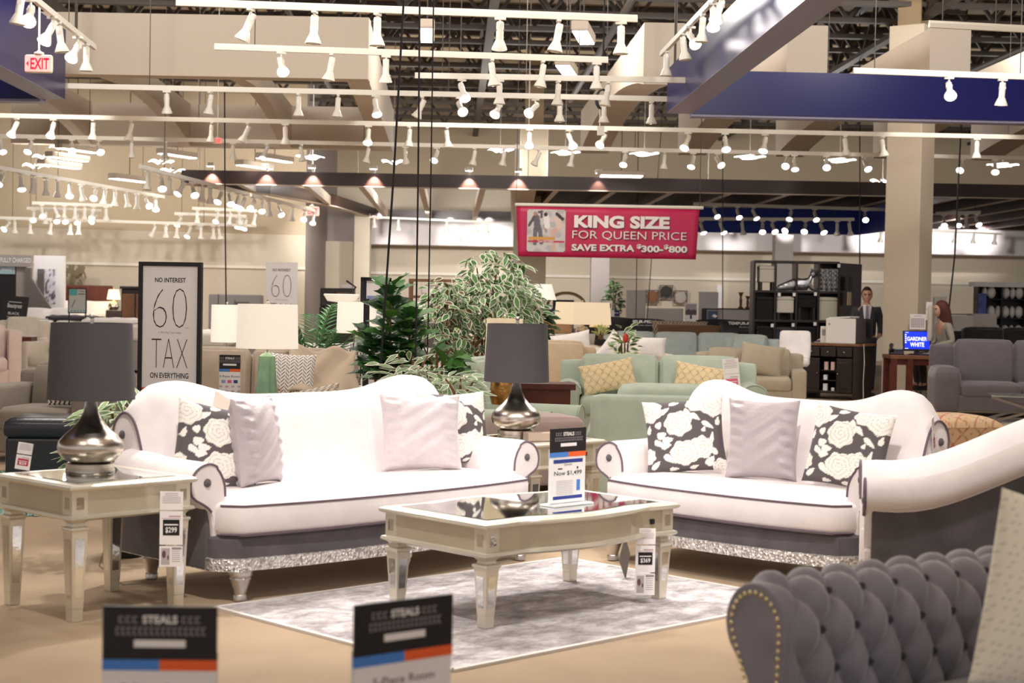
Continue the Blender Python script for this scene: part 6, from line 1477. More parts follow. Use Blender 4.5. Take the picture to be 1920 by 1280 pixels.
for j in range(61):
    for i in range(61): vs.append((-.17 + .34 * i / 60, -.151, .39 * j / 60)); cl.append(eq_pat(i / 60, j / 60))
for j in range(60):
    for i in range(60): q = j * 61 + i; fs.append((q, q + 1, q + 62, q + 61))
t2 = thing('cube_stool', 'black chalkboard-print cube stool on the top shelf, right cell', 'stool', c, 0, 'stools on the shelf unit'); m = MB(); m.box(-.17, .17, -.15, .15, 0, .39); obj('body', m, black_card, t2, bevel=.01); m = MB(); m.add(vs, fs, 0, False, None, cl); obj('printed_front', m, attr_print, t2)
# silvery sculpture of a lying leopard-like cat kept as a plain crouching animal figure
t2 = thing('animal_figurine', 'mirrored mosaic figurine of a crouching animal on the top shelf', 'figurine', (xS + wS * .56, ds + .16, zr_[3] + .021)); mos = mat('mirror_mosaic', '#c9ced4', .12, .9, bump=1, scale=35, var=.35, varscale=18)
m = MB(); m.loft([[(x, .09 * r * math.cos(a / 12 * 2 * PI), zc + r * .13 * math.sin(a / 12 * 2 * PI)) for a in range(12)] for x, zc, r in ((-.42, .035, .2), (-.38, .05, .38), (-.25, .08, .6), (-.08, .12, .85), (.04, .11, .8), (.12, .12, .85), (.17, .2, .85), (.2, .26, .6))]); 
m.ball((.22, 0, .30), .06, .055, .075, 12); m.ball((.20, -.03, .38), .014, .01, .03, 8); m.ball((.20, .03, .38), .014, .01, .03, 8); m.tube([(.14, -.06, .12), (.22, -.07, .03), (.3, -.07, .015)], [.035, .025, .02], 8); m.tube([(.14, .06, .12), (.22, .07, .03), (.3, .07, .015)], [.035, .025, .02], 8); obj('body', m, mos, t2)
for i, (px, py) in enumerate(((1461, 552), (1489, 552), (1529, 551), (1448, 610), (1487, 609), (1528, 607), (1573, 498))):
    o = obj('shelf_tag', MB().box(-.025, .025, -.002, 0, -.03, .03), paper, None, P(px, py, ds - .004)); tag(o, 'small white price tag on the dark shelf unit, ' + ORD[i] + ' in reading order', 'price tag', 'tags on the shelf unit')
t2 = thing('notice', 'black notice with cream cards fixed to the angled shelf side', 'notice', P(1592, 545, 27.9), R(62)); m = MB(); m.box(-.1, .16, -.012, -.002, -.0, .25); obj('black_sheet', m, black_card, t2); m = MB(); m.box(-.12, .1, -.014, -.004, -.25, -.02); obj('cream_sheet', m, mat('cream_card', '#e2d2a8', .6), t2)
# ------------------------------------------------------------------ island, printer, bar stool
RI = R(-33); qi = G(1605, 760)
di = 25.3; c0 = Vector((X_at(1604, di, .4), di, 0)); ux = Vector((math.cos(RI), math.sin(RI), 0)); uy = Vector((-math.sin(RI), math.cos(RI), 0)); wI, dI = .92, .72
ci = c0 - ux * wI / 2 + uy * dI / 2
isl = thing('kitchen_island', 'black kitchen island with wooden top carrying the printer', 'kitchen island', ci, RI)
m = MB(); m.box(-wI / 2, -wI / 2 + .05, -dI / 2, dI / 2, 0, .86); m.box(wI / 2 - .05, wI / 2, -dI / 2, dI / 2, 0, .86); m.box(-wI / 2 + .05, wI / 2 - .05, dI / 2 - .03, dI / 2, .1, .86); m.box(-wI / 2 + .05, wI / 2 - .05, -dI / 2 + .01, dI / 2 - .03, .1, .14); m.box(-wI / 2 + .05, wI / 2 - .05, -dI / 2 + .01, dI / 2 - .03, .80, .86); obj('carcass', m, blackwood, isl, bevel=.005)
m = MB(); m.box(-wI / 2 - .04, wI / 2 + .06, -dI / 2 - .04, dI / 2 + .05, .86, .90); obj('worktop', m, brownwood, isl, bevel=.006)
for i in range(3):
    x = -wI / 2 + .05 + .273 * (i + .5); m = MB(); m.box(x - .125, x + .125, -dI / 2 - .015, -dI / 2 + .005, .69, .84); dr = obj('drawer', m, blackwood, isl, bevel=.006); m = MB(); m.ball((x, -dI / 2 - .03, .765), .016, n=10); obj('knob', m, chrome, dr)
for i in (0, 2):
    x = -wI / 2 + .05 + .273 * (i + .5); m = MB(); m.box(x - .13, x + .13, -dI / 2 - .012, -dI / 2 + .006, .12, .66); m.box(x - .085, x + .085, -dI / 2 - .02, -dI / 2 - .01, .18, .60); dr = obj('door', m, blackwood, isl, bevel=.006); m = MB(); m.ball((x + (.1 if i == 0 else -.1), -dI / 2 - .03, .42), .013, n=10); obj('knob', m, chrome, dr)
for z in (.30, .46): m = MB(); m.box(-.13, .13, -dI / 2 + .02, dI / 2 - .03, z, z + .012); obj('shelf', m, blackwood, isl)
def on(o, x, y, z): return W(o, x, y, z)
for i, (x, z, w, h, lab) in enumerate(((-.06, .473, .06, .13, 'left pink-striped booklet in the island cubby'), (.05, .473, .06, .13, 'right pink-striped booklet in the island cubby'), (-.07, .313, .06, .08, 'white card box on the island middle shelf'), (-.07, .141, .07, .11, 'white card box on the island bottom shelf'), (.06, .141, .05, .05, 'small white mug-like pot on the island bottom shelf'))):
    o = obj('desk_item', MB().box(-w / 2, w / 2, -.02, .02, 0, h), mat('pink_stripe_card', '#e8c4b8', .6) if i < 2 else paper, None, on(isl, x, -dI / 2 + .08, z), (0, 0, RI), bevel=.003); tag(o, lab, 'stationery')
pr = thing('printer', 'white and charcoal laser printer on the black island', 'printer', on(isl, .17, -.05, .90), RI)
m = MB(); m.box(-.25, .25, -.25, -.23, 0, .40); obj('front_panel', m, mat('printer_white', '#ece8e2', .45), pr, bevel=.02); m = MB(); m.box(-.245, .245, -.23, .24, .0, .385); m.box(-.12, .2, -.08, .2, .38, .41); obj('body', m, mat('printer_charcoal', '#4c4a4c', .5), pr, bevel=.02); m = MB(); m.box(-.2, .16, -.2, .2, .405, .43); obj('paper_tray', m, mat('printer_white', '#ece8e2', .45), pr, (0, 0, 0), (R(0), R(-3), 0)); m = MB(); m.ball((-.19, -.252, .31), .018, .003, .018, 10); obj('logo_mark', m, grey_wall, pr)
t2 = thing('desk_monitor', 'dark monitor seen from behind in front of the man', 'monitor', on(isl, .26, .30, .90), RI); m = MB(); m.box(-.22, .22, -.015, .02, .12, .40); m.box(-.03, .03, 0, .03, .01, .2); m.box(-.12, .12, -.06, .06, 0, .012); obj('body', m, mat('monitor_black', '#201e22', .4), t2, bevel=.008)
t2 = thing('paper_stack', 'untidy stack of papers and folders left of the printer', 'papers', on(isl, -.25, .1, .9), RI)
for i in range(5): m = MB(); m.box(-.14, .14, -.1, .1, .012 * i, .012 * i + .01); obj('sheet', m, (paper, sign_navy, mat('brick_folder', '#9c5a4a', .6), paper, paper)[i], t2, (.01 * i, .005 * i, 0), (0, 0, R(8 * i - 14)))
t2 = thing('desk_calculator', 'upright cream card rack with dark print beside the printer', 'card rack', on(isl, -.14, -.2, .9), RI); m = MB(); m.box(-.06, .06, -.03, .03, 0, .27); obj('body', m, mat('printer_white', '#ece8e2', .45), t2, bevel=.01); m = MB(); m.rect(-.03, .03, .12, .22, -.032); obj('print', m, ink_lt, t2); t2.name = 'card_rack'
cordp = [on(isl, wI / 2 + .065, -.2, .9), on(isl, wI / 2 + .09, -.22, .6), on(isl, wI / 2 + .07, -.2, .3), on(isl, wI / 2 + .08, -.2, .0)]
m = MB(); m.tube(cordp, .006, 5); tag(obj('power_cord', m, white_metal), 'white power cord dangling at the island right side', 'cord')
t2 = thing('bar_stool', 'white upholstered counter stool left of the black island', 'bar stool', (X_at(1489, 24.3, .6), 24.3, 0), R(-12))
m = MB(); m.rbox(.46, .44, .12, .04, 6, (0, 0, .015), M=T(0, 0, .64)); obj('seat', m, whitef, t2); m = MB(); m.rbox(.44, .09, .46, .035, 6, (.02, 0, 0), M=T(0, .2, .88, -8, 0, 0)); obj('backrest', m, whitef, t2)
for sx in (-.18, .18):
    for sy in (-.17, .17): m = MB(); m.loft([[(-.014, -.014, 0), (.014, -.014, 0), (.014, .014, 0), (-.014, .014, 0)], [(-.02, -.02, .58), (.02, -.02, .58), (.02, .02, .58), (-.02, .02, .58)]], sm=False); obj('leg', m, blackwood, t2, (sx, sy, 0))
m = MB(); m.bar((-.18, -.17, .22), (.18, -.17, .22), .02, .02); obj('footrest', m, chrome, t2)
# ------------------------------------------------------------------ desk with the blue screen
dk_ = 24.2; xa, xb = X_at(1672, dk_, .8), X_at(1830, dk_, .8)
dsk = thing('desk', 'cherry wood desk with rustic top holding the blue screen', 'desk', ((xa + xb) / 2, dk_ + .32, 0), R(-2)); wd = xb - xa
m = MB(); m.box(-wd / 2, wd / 2, -.32, .32, .71, .77); obj('top', m, brownwood, dsk, bevel=.006)
m = MB(); m.box(-wd / 2 + .04, wd / 2 - .04, -.28, -.26, .62, .71); m.box(-wd / 2 + .04, wd / 2 - .04, .26, .28, .62, .71); obj('apron', m, redwood, dsk)
for sx in (-wd / 2 + .06, wd / 2 - .06, -wd / 2 + .30):
    for sy in (-.27, .27):
        if sx == -wd / 2 + .30 and sy > 0: continue
        m = MB(); m.box(sx - .045, sx + .045, sy - .045, sy + .045, 0, .71); obj('leg', m, redwood, dsk, bevel=.004)
t2 = thing('computer_monitor', 'lit blue computer screen showing white capitals on the cherry desk', 'monitor', on(dsk, X_at(1729, dk_, .9) - (xa + xb) / 2, -.05, .771), R(6), rot=(R(-7), 0, R(4)))
m = MB(); m.box(-.215, .215, .0, .03, .06, .37); m.box(-.04, .04, .01, .04, .01, .1); m.box(-.13, .13, -.07, .1, 0, .015); obj('housing', m, mat('monitor_black', '#201e22', .4), t2, bevel=.006)
m = MB(); m.rect(-.195, .195, .09, .355, -.002); scn = obj('screen', m, mat('blue_screen', '#1630e8', .3, emit=.9, ecol='#1a38ff'), t2)
m = MB(); m.text('GARDNER', .0, .215, .062, .31, bold=.015, y=-.004); m.text('WHITE', .0, .125, .066, .22, bold=.015, y=-.004); m.rect(-.18, -.13, .34, .346, -.004); m.rect(-.19, -.14, .093, .10, -.004); [m.rect(-.188, -.165, .30 - .03 * i, .315 - .03 * i, -.004) for i in range(5)]; obj('lettering', m, mat('screen_white', '#ffffff', .4, emit=1.0), scn)
t2 = thing('telephone', 'black desk telephone on the cherry desk left end', 'telephone', on(dsk, -wd / 2 + .12, -.1, .771), R(-10)); m = MB(); m.prism([(-.1, 0), (.1, 0), (.1, .09), (-.1, .03)], -.1, .12, 'yzx'); obj('base', m, mat('phone_black', '#1b1a20', .4), t2, bevel=.01); m = MB(); m.tube([(-.06, -.08, .06), (-.075, 0, .12), (-.06, .1, .14)], [.035, .022, .035], 8); obj('handset', m, mat('phone_black', '#1b1a20', .4), t2); m = MB(); m.box(0, .09, .02, .07, .075, .09); obj('display', m, mat('lcd_grey', '#8a94a4', .3), t2)
o = obj('paper_sheets', MB().box(-.16, .16, -.1, .1, 0, .012), paper, None, on(dsk, wd / 2 - .25, -.1, .771), (0, 0, R(12)), bevel=.002); tag(o, 'loose white papers on the cherry desk right end', 'papers')
o = obj('keyboard', MB().box(-.2, .2, -.07, .07, 0, .02), mat('monitor_black', '#201e22', .4), None, on(dsk, .0, -.22, .771), (0, 0, R(-4)), bevel=.004); tag(o, 'black keyboard in front of the blue screen', 'keyboard')
t2 = thing('swivel_monitor', 'pale grey monitor turned edge-on beside the blue screen', 'monitor', on(dsk, X_at(1757, dk_, 1.2) - (xa + xb) / 2, .05, .771), R(70))
m = MB(); m.box(-.15, .15, -.1, .1, 0, .025); m.box(-.025, .025, -.02, .03, .02, .3); m.rbox(.40, .075, .55, .03, 5, M=T(0, 0, .49)); obj('housing', m, mat('device_grey', '#c4bcae', .5), t2)
m = MB(); [m.rect(-.09, .05, .36 + .02 * i, .367 + .02 * i, -.039) for i in range(14)]; obj('vents', m, ink_lt, t2)
m = MB()
for k, (x0_, x1_) in enumerate(((-.05, .1), (0, -.12), (.06, -.02), (.1, .2))): m.tube([on(dsk, x0_ - .15, .2, .62), on(dsk, x0_ - .1, .15, .4), on(dsk, (x0_ + x1_) / 2 - .1, .1, .15), on(dsk, x1_ - .1, .0, .012)], .008, 5)
tag(obj('desk_cables', m, black_m), 'tangle of black cables under the cherry desk', 'cables')
cxx = X_at(1720, 25.4, 1.2)
t2 = thing('notice', 'white calendar sheet taped to the tall column', 'notice', P(1721, 603, 25.25), R(-35)); m = MB(); m.box(-.13, .13, -.004, 0, -.12, .12); obj('sheet', m, paper, t2); m = MB(); [m.rect(-.11 + .032 * i, -.084 + .032 * i, -.09 + .03 * j, -.066 + .03 * j, -.006) for i in range(7) for j in range(5)]; m.rect(-.06, .06, .085, .095, -.006); obj('calendar_grid', m, paper_g, t2)
t2 = thing('notice', 'narrow white notices stuck at the column right edge', 'notice', P(1742, 580, 25.45), R(-35)); m = MB(); m.box(-.05, .05, -.004, 0, -.17, .0); m.box(-.05, .05, -.004, 0, .01, .12); obj('sheet', m, paper, t2)
t2 = thing('bar_stool', 'white counter stool behind the seated person in grey', 'bar stool', (X_at(1795, 25.1, .6), 25.12, 0), R(78))
m = MB(); m.rbox(.46, .44, .12, .04, 6, (0, 0, .015), M=T(0, 0, .62)); obj('seat', m, whitef, t2); m = MB(); m.rbox(.44, .09, .46, .035, 6, (.02, 0, 0), M=T(0, .2, .86, -8, 0, 0)); obj('backrest', m, whitef, t2)
for sx in (-.18, .18):
    for sy in (-.17, .17): m = MB(); m.box(sx - .018, sx + .018, sy - .018, sy + .018, 0, .56); obj('leg', m, blackwood, t2)
# ------------------------------------------------------------------ people
def skin_body(name, joints, edges, root, cols, sub=2):
    me = bpy.data.meshes.new(name); ks = list(joints); me.from_pydata([joints[k][0] for k in ks], [(ks.index(a), ks.index(b)) for a, b in edges], [])
    o = bpy.data.objects.new(name, me); COL.objects.link(o); sk = o.modifiers.new('skin', 'SKIN'); sk.use_smooth_shade = True
    for k, v in zip(ks, me.skin_vertices[0].data): r = joints[k][1]; v.radius = r if isinstance(r, tuple) else (r, r); v.use_root = (k == root)
    s = o.modifiers.new('sub', 'SUBSURF'); s.levels = sub; s.render_levels = sub
    dg = bpy.context.evaluated_depsgraph_get(); dg.update(); m2 = bpy.data.meshes.new_from_object(o.evaluated_get(dg)); bpy.data.objects.remove(o)
    m = MB(); m.add([tuple(v.co) for v in m2.vertices], [tuple(p.vertices) for p in m2.polygons], 0, True, None, cols); bpy.data.meshes.remove(m2); return m
def head_mb(m, c, skin, hairc, s=1.0, face=True):
    # face looks to -y
    N, Mn = 28, 22; vs = []; cols = []; fs = []
    for i in range(Mn + 1):
        t = PI * i / Mn
        for j in range(N):
            p = 2 * PI * j / N; x = math.sin(t) * math.cos(p); yv = math.sin(t) * math.sin(p); z = math.cos(t)
            wx = .076 * (1 - .22 * max(0, -z) ** 1.5); X_, Y_, Z_ = x * wx, yv * .098, z * .118
            cl = skin
            if yv < -.2:
                if abs(x) < .17 and -.28 < z < .12: Y_ -= .022 * (1 - abs(x) / .17) * (1 - abs(z + .14) / .22 if z < .12 else 0)
                if abs(abs(x) - .38) < .2 and abs(z - .08) < .1: Y_ += .006
                if abs(abs(x) - .40) < .12 and abs(z - .05) < .06: cl = (.05, .035, .03)
                if abs(abs(x) - .40) < .22 and .14 < z < .22: cl = tuple(q * .4 for q in hairc)
                if abs(x) < .3 and -.50 < z < -.42: cl = (.42, .16, .14)
                if z < -.75: Y_ -= .008
            vs.append((c[0] + X_ * s, c[1] + Y_ * s, c[2] + Z_ * s)); cols.append(cl)
    for i in range(Mn):
        for j in range(N): fs.append((i * N + j, i * N + (j + 1) % N, (i + 1) * N + (j + 1) % N, (i + 1) * N + j))
    m.add(vs, fs, 0, True, None, cols)
    for sx in (-1, 1): m.ball((c[0] + sx * .078 * s, c[1] + .01, c[2] - .005), .01 * s, .02 * s, .03 * s, 8, cols=skin)
def hands(J, E, wrist, dirv, side, nm):
    w = Vector(J[wrist][0]); d = Vector(dirv).normalized(); J[nm + 'p'] = (tuple(w + d * .05), (.036, .018)); E.append((wrist, nm + 'p'))
    sx = d.cross(Vector((0, 0, 1))).normalized()
    for i, L_ in enumerate((.07, .08, .075, .058)):
        b = w + d * .095 + sx * (-.028 + .019 * i); J[nm + str(i)] = (tuple(b), .010); J[nm + str(i) + 'm'] = (tuple(b + d * L_ * .55 - Vector((0, 0, .008))), .009); J[nm + str(i) + 't'] = (tuple(b + d * L_ - Vector((0, 0, .028))), .0075)
        E += [(nm + 'p', nm + str(i)), (nm + str(i), nm + str(i) + 'm'), (nm + str(i) + 'm', nm + str(i) + 't')]
    b = w + d * .05 + sx * side * .04; J[nm + 'th'] = (tuple(b), .012); J[nm + 'tt'] = (tuple(b + d * .045 + sx * side * .018), .009); E += [(nm + 'p', nm + 'th'), (nm + 'th', nm + 'tt')]
HT = z_at(1624, 538, 26.4); S = HT / 1.80
sk1 = lin('#d6a58c'); hr1 = lin('#2c201c')
man = thing('person', 'person in charcoal suit and patterned tie standing behind the black island', 'person', (X_at(1624, 26.5, 1.2), 26.5, 0), R(-8)); man.scale = (S, S, S)
J = {'pel': ((0, 0, .95), (.15, .11)), 'sp': ((0, 0, 1.15), (.14, .10)), 'ch': ((0, 0, 1.36), (.16, .11)), 'nk': ((0, -.01, 1.50), .055), 'hd': ((0, -.02, 1.60), .06),
     'ls': ((-.19, 0, 1.43), .06), 'le': ((-.235, -.01, 1.15), .045), 'lw': ((-.20, -.24, 1.02), .03), 'rs': ((.19, 0, 1.43), .06), 're': ((.235, -.01, 1.15), .045), 'rw': ((.20, -.24, 1.02), .03),
     'lh': ((-.09, 0, .90), .085), 'lk': ((-.10, -.01, .5), .06), 'la': ((-.10, .02, .09), .042), 'lf': ((-.11, -.14, .035), .034), 'rh': ((.09, 0, .90), .085), 'rk': ((.10, -.01, .5), .06), 'ra': ((.10, .02, .09), .042), 'rf': ((.11, -.14, .035), .034)}
E = [('pel', 'sp'), ('sp', 'ch'), ('ch', 'nk'), ('nk', 'hd'), ('ch', 'ls'), ('ls', 'le'), ('le', 'lw'), ('ch', 'rs'), ('rs', 're'), ('re', 'rw'), ('pel', 'lh'), ('lh', 'lk'), ('lk', 'la'), ('la', 'lf'), ('pel', 'rh'), ('rh', 'rk'), ('rk', 'ra'), ('ra', 'rf')]
Jb = dict(J); Eb = list(E); hands(Jb, Eb, 'lw', (.25, -1, -.1), 1, 'L'); hands(Jb, Eb, 'rw', (-.25, -1, -.1), -1, 'R')
m = skin_body('body', Jb, Eb, 'pel', sk1); head_mb(m, (0, -.025, 1.665), sk1, hr1, 1.08); obj('body', m, skin_m, man)
def grow(J, ks, f): return {k: (J[k][0], tuple(x * f + .006 for x in (J[k][1] if isinstance(J[k][1], tuple) else (J[k][1],) * 2))) for k in ks}
suit = mat('charcoal_suit', '#3c3e44', .8, bump=.1, scale=200)
Jc = grow(J, ['pel', 'sp', 'ch', 'ls', 'le', 'lw', 'rs', 're', 'rw'], 1.14); Jc['pel'] = ((0, 0, .86), (.185, .135)); Jc['nk2'] = ((0, .03, 1.46), .07)
m = skin_body('jacket', Jc, [('pel', 'sp'), ('sp', 'ch'), ('ch', 'ls'), ('ls', 'le'), ('le', 'lw'), ('ch', 'rs'), ('rs', 're'), ('re', 'rw'), ('ch', 'nk2')], 'pel', (1, 1, 1)); m.hasc = False; obj('jacket', m, suit, man)
Jt = grow(J, ['pel', 'lh', 'lk', 'la', 'rh', 'rk', 'ra'], 1.12); m = skin_body('trousers', Jt, [('pel', 'lh'), ('lh', 'lk'), ('lk', 'la'), ('pel', 'rh'), ('rh', 'rk'), ('rk', 'ra')], 'pel', (1, 1, 1)); m.hasc = False; obj('trousers', m, suit, man)
m = MB(); m.loft([[(-.055, -.07, 1.515), (.055, -.07, 1.515), (.06, .05, 1.53), (-.06, .05, 1.53)], [(-.075, -.10, 1.45), (.075, -.10, 1.45), (.07, .06, 1.46), (-.07, .06, 1.46)]], sm=False); m.prism([(-.075, 1.50), (.075, 1.50), (.055, 1.3), (.012, 1.06), (-.012, 1.06), (-.055, 1.3)], -.148, -.11, 'xzy'); obj('shirt', m, whitef, man, bevel=.006)
m = MB(); m.prism([(-.022, 1.495), (.022, 1.495), (.018, 1.455), (.038, 1.14), (0, 1.08), (-.038, 1.14), (-.018, 1.455)], -.162, -.146, 'xzy'); obj('tie', m, mat('patterned_tie', '#8f86a8', .6, var=.5, scale=300, varscale=50), man, bevel=.003)
for s in (-1, 1): m = MB(); m.prism([(s * .075, 1.50), (s * .125, 1.44), (s * .12, 1.3), (s * .012, 1.05), (s * .05, 1.3)], -.160, -.135, 'xzy'); obj('lapel', m, suit, man, bevel=.004)
m = MB(); vs = []
for i in range(12):
    t_ = PI * i / 11 * .52
    for j in range(24):
        p = 2 * PI * j / 24; fr = math.sin(p) < -.3; k = .62 if fr else 1.0; tt_ = t_ * k
        vs.append((math.sin(tt_) * math.cos(p) * .090, -.012 + math.sin(tt_) * math.sin(p) * .114, 1.675 + math.cos(tt_) * .138))
m.add(vs, [(i * 24 + j, i * 24 + (j + 1) % 24, (i + 1) * 24 + (j + 1) % 24, (i + 1) * 24 + j) for i in range(11) for j in range(24)], 0, True); obj('hair', m, mat('dark_hair', '#2c201c', .6), man)
for s in (-1, 1): m = MB(); m.rbox(.10, .28, .08, .03, 5, M=T(s * .105, -.06, .04)); obj('shoe', m, blacklea, man)
# seated person in grey, turned away to the left behind the swivel monitor
per = thing('person', 'person with long auburn hair in a grey top, seated behind the edge-on monitor', 'person', (X_at(1773, 24.95, 1.2), 25.0, 0), R(-80))
sk2 = lin('#d6a98f'); hr2 = lin('#5a2a20'); zs = .69
J = {'pel': ((0, .05, zs + .09), (.15, .12)), 'sp': ((0, .03, zs + .28), (.13, .10)), 'ch': ((0, -.02, zs + .47), (.14, .10)), 'nk': ((0, -.05, zs + .61), .048), 'hd': ((0, -.08, zs + .70), .055),
     'ls': ((-.165, -.02, zs + .53), .05), 'le': ((-.22, -.08, zs + .27), .04), 'lw': ((-.14, -.28, zs + .20), .028), 'rs': ((.165, -.02, zs + .53), .05), 're': ((.25, .02, zs + .28), .04), 'rw': ((.17, -.22, zs + .22), .028),
     'lh': ((-.10, -.02, zs + .06), .08), 'lk': ((-.12, -.42, zs + .04), .062), 'la': ((-.12, -.38, .30), .042), 'lf': ((-.12, -.52, .25), .034), 'rh': ((.10, -.02, zs + .06), .08), 'rk': ((.12, -.42, zs + .04), .062), 'ra': ((.12, -.38, .30), .042), 'rf': ((.12, -.52, .25), .034)}
Jb = dict(J); Eb = list(E); hands(Jb, Eb, 'lw', (.2, -1, -.1), 1, 'L'); hands(Jb, Eb, 'rw', (-.2, -1, -.1), -1, 'R')
m = skin_body('body', Jb, Eb, 'pel', sk2); head_mb(m, (0, -.09, zs + .775), sk2, hr2, .98); obj('body', m, skin_m, per)
Jc = grow(J, ['pel', 'sp', 'ch', 'ls', 'le', 'lw', 'rs', 're', 'rw'], 1.15); m = skin_body('sweater', Jc, [('pel', 'sp'), ('sp', 'ch'), ('ch', 'ls'), ('ls', 'le'), ('le', 'lw'), ('ch', 'rs'), ('rs', 're'), ('re', 'rw')], 'pel', (1, 1, 1)); m.hasc = False; obj('sweater', m, fab('grey_knit', '#a59d90'), per)
Jt = grow(J, ['pel', 'lh', 'lk', 'la', 'rh', 'rk', 'ra'], 1.12); m = skin_body('trousers', Jt, [('pel', 'lh'), ('lh', 'lk'), ('lk', 'la'), ('pel', 'rh'), ('rh', 'rk'), ('rk', 'ra')], 'pel', (1, 1, 1)); m.hasc = False; obj('trousers', m, fab('dark_trousers', '#3a3638'), per)
m = MB(); m.loft([[(r * math.cos(a / 16 * 2 * PI) * .105, yy + r * .11 * math.sin(a / 16 * 2 * PI), z) for a in range(16)] for z, r, yy in ((zs + .93, .1, -.06), (zs + .91, .6, -.06), (zs + .86, .95, -.055), (zs + .78, 1.05, -.035), (zs + .68, 1.0, -.01), (zs + .55, 1.0, .02), (zs + .42, .85, .04), (zs + .32, .5, .05))]); obj('hair', m, mat('auburn_hair', '#5a2a20', .5, bump=.6, scale=40, stretch=(6, 6, .6)), per)
for s in (-1, 1): m = MB(); m.rbox(.09, .25, .08, .03, 5, M=T(s * .12, -.44, .25)); obj('shoe', m, blacklea, per)
# ------------------------------------------------------------------ far centre: bedding wall
dW = 33.0
def gbox(name, px0, px1, py0, py1, d, depth, mt, lab, cat='panel', zb=None, grp=None):
    z0 = zb if zb is not None else z_at((px0 + px1) / 2, py1, d); z1 = z_at((px0 + px1) / 2, py0, d); a, b = X_at(px0, d, z0), X_at(px1, d, z0)
    m = MB(); m.box(a, b, d, d + depth, z0, z1); return tag(obj(name, m, mt, bevel=.01), lab, cat, grp)
pg_m = mat('panel_linen', '#cfc9c4', .8, bump=.1, scale=60)
t = thing('half_wall', 'pale half wall with dark cap in front of the grey headboard panels', 'partition', (X_at(1157, dW, 1), dW, 0)); zc = z_at(1280, 602, dW); xw_ = X_at(1413, dW, 1) - t.location.x
m = MB(); m.box(0, xw_, 0, .16, 0, zc - .04); obj('panel', m, pg_m, t); m = MB(); m.box(-.04, xw_ + .02, -.03, .2, zc - .04, zc); obj('cap', m, mat('grey_brown_cap', '#6f645c', .5), t)
gbox('headboard_panel', 1172, 1208, 544, 594, 35.5, .1, pg_m, 'tall grey headboard panel left of the round wall plaques', zb=0)
gbox('headboard_panel', 1210, 1279, 578, 601, 35.0, .1, pg_m, 'low wide grey headboard below the round wall plaques', zb=0)
gbox('headboard_panel', 1308, 1344, 547, 602, 35.5, .1, pg_m, 'tall grey headboard panel right of the round wall plaques', zb=0)
gbox('headboard_panel', 1350, 1412, 583, 603, 34.8, .1, pg_m, 'low wide grey headboard below the candlesticks', zb=0)
gbox('ledge', 1345, 1415, 578, 580.5, 35.6, .3, blackwood, 'thin dark ledge behind the low right headboard carrying candlesticks', 'shelf', zb=None)
zl_ = z_at(1380, 578, 35.6)
for px, h, lab in ((1389, .36, 'taller brown candlestick on the dark ledge'), (1402, .28, 'shorter brown candlestick on the dark ledge')):
    t = thing('candlestick', lab, 'candlestick', (X_at(px, 35.75, 1.6), 35.75, zl_)); m = MB(); m.lathe([(.06, 0), (.06, .02), (.025, .05), (.035, h * .5), (.02, h * .7), (.05, h * .95), (.07, h)], 14); obj('stem', m, brownwood, t)
lw = thing('ledge_support', 'pale low cabinet under the dark ledge behind the bedding', 'cabinet', (X_at(1380, 35.75, .8), 35.75, 0)); m = MB(); m.box(-.40, .42, -.14, .14, 0, z_at(1380, 580.6, 35.6)); obj('body', m, pg_m, lw)
for px, py, col_, lab in ((1223, 556, '#8c5f42', 'brown round woven plaque in a square frame, left of three'), (1249, 547, '#3d3a38', 'dark round woven plaque in a square frame, highest of three'), (1276, 557, '#bdb4aa', 'pale round woven plaque in a square frame, right of three')):
    t = thing('wall_plaque', lab, 'wall art', P(px, py, 45.0)); w = .19
    m = MB(); [m.box(a, b, -.05, .0, c, d) for a, b, c, d in ((-w, -w + .03, -w, w), (w - .03, w, -w, w), (-w + .03, w - .03, w - .03, w), (-w + .03, w - .03, -w, -w + .03))]; obj('frame', m, mat('dark_frame', '#5a4c40', .5), t); m = MB(); m.lathe([(0, .045), (.10, .045), (.165, .02), (.165, 0)], 24, M=T(0, -.0, 0, 90, 0, 0)); obj('woven_disc', m, mat('weave_' + col_[1:], col_, .8, bump=1, scale=60), t)
bed('bed with black branded pillow at left of the brown bolster', at(1200, 31), 0, 1.5, 1.9, .84, base=grey_wall); bed('bed with dark pillows at right of the brown bolster', at(1372, 31), 0, 1.7, 1.9, .84, base=grey_wall)
def pill_text(px, d, z, lab, s=1.0):
    t = thing('bed_pillow', lab, 'bed pillow', (X_at(px, d, z), d, z), 0); o = obj('cover', bpb, None, t, (0, 0, 0), (R(-42), 0, 0)); m = MB(); m.text('TEMPUR-PEDIC', 0, .2, .075, .6, bold=.03, y=-.155); obj('lettering', m, paper, t, (0, 0, 0), (R(-42), 0, 0)); m = MB(); m.text('the most recommended', .1, .13, .03, .4, y=-.158); obj('lettering', m, paper, t, (0, 0, 0), (R(-42), 0, 0))
pill_text(1202, 30.6, .86, 'black pillow with white capitals on the left bed'); pill_text(1395, 30.6, .86, 'black pillow with white capitals on the right bed')
bedpillow(1352, 31.4, .86, 0, R(40), 'plain dark pillow behind the brown bolster on the right bed', bpb)
bol = mesh_of('bolster', pillow_mb(1.15, .3, .28, 26, pull=.05), mat('brown_suede', '#7a5a40', .8, bump=.2, scale=60, sheen=.3)); leop = mesh_of('bolster', pillow_mb(1.05, .34, .2, 60, lambda u, v: lin('#2f221c') if math.sin(u * 60 + 2 * math.sin(v * 19)) * math.sin(v * 30 + u * 9) > .1 else lin('#c9b59c')), attr_fabric)
bb = bed('low daybed carrying the long brown bolster', at(1290, 28.9), 0, 1.7, 1.0, .80, base=blackf)
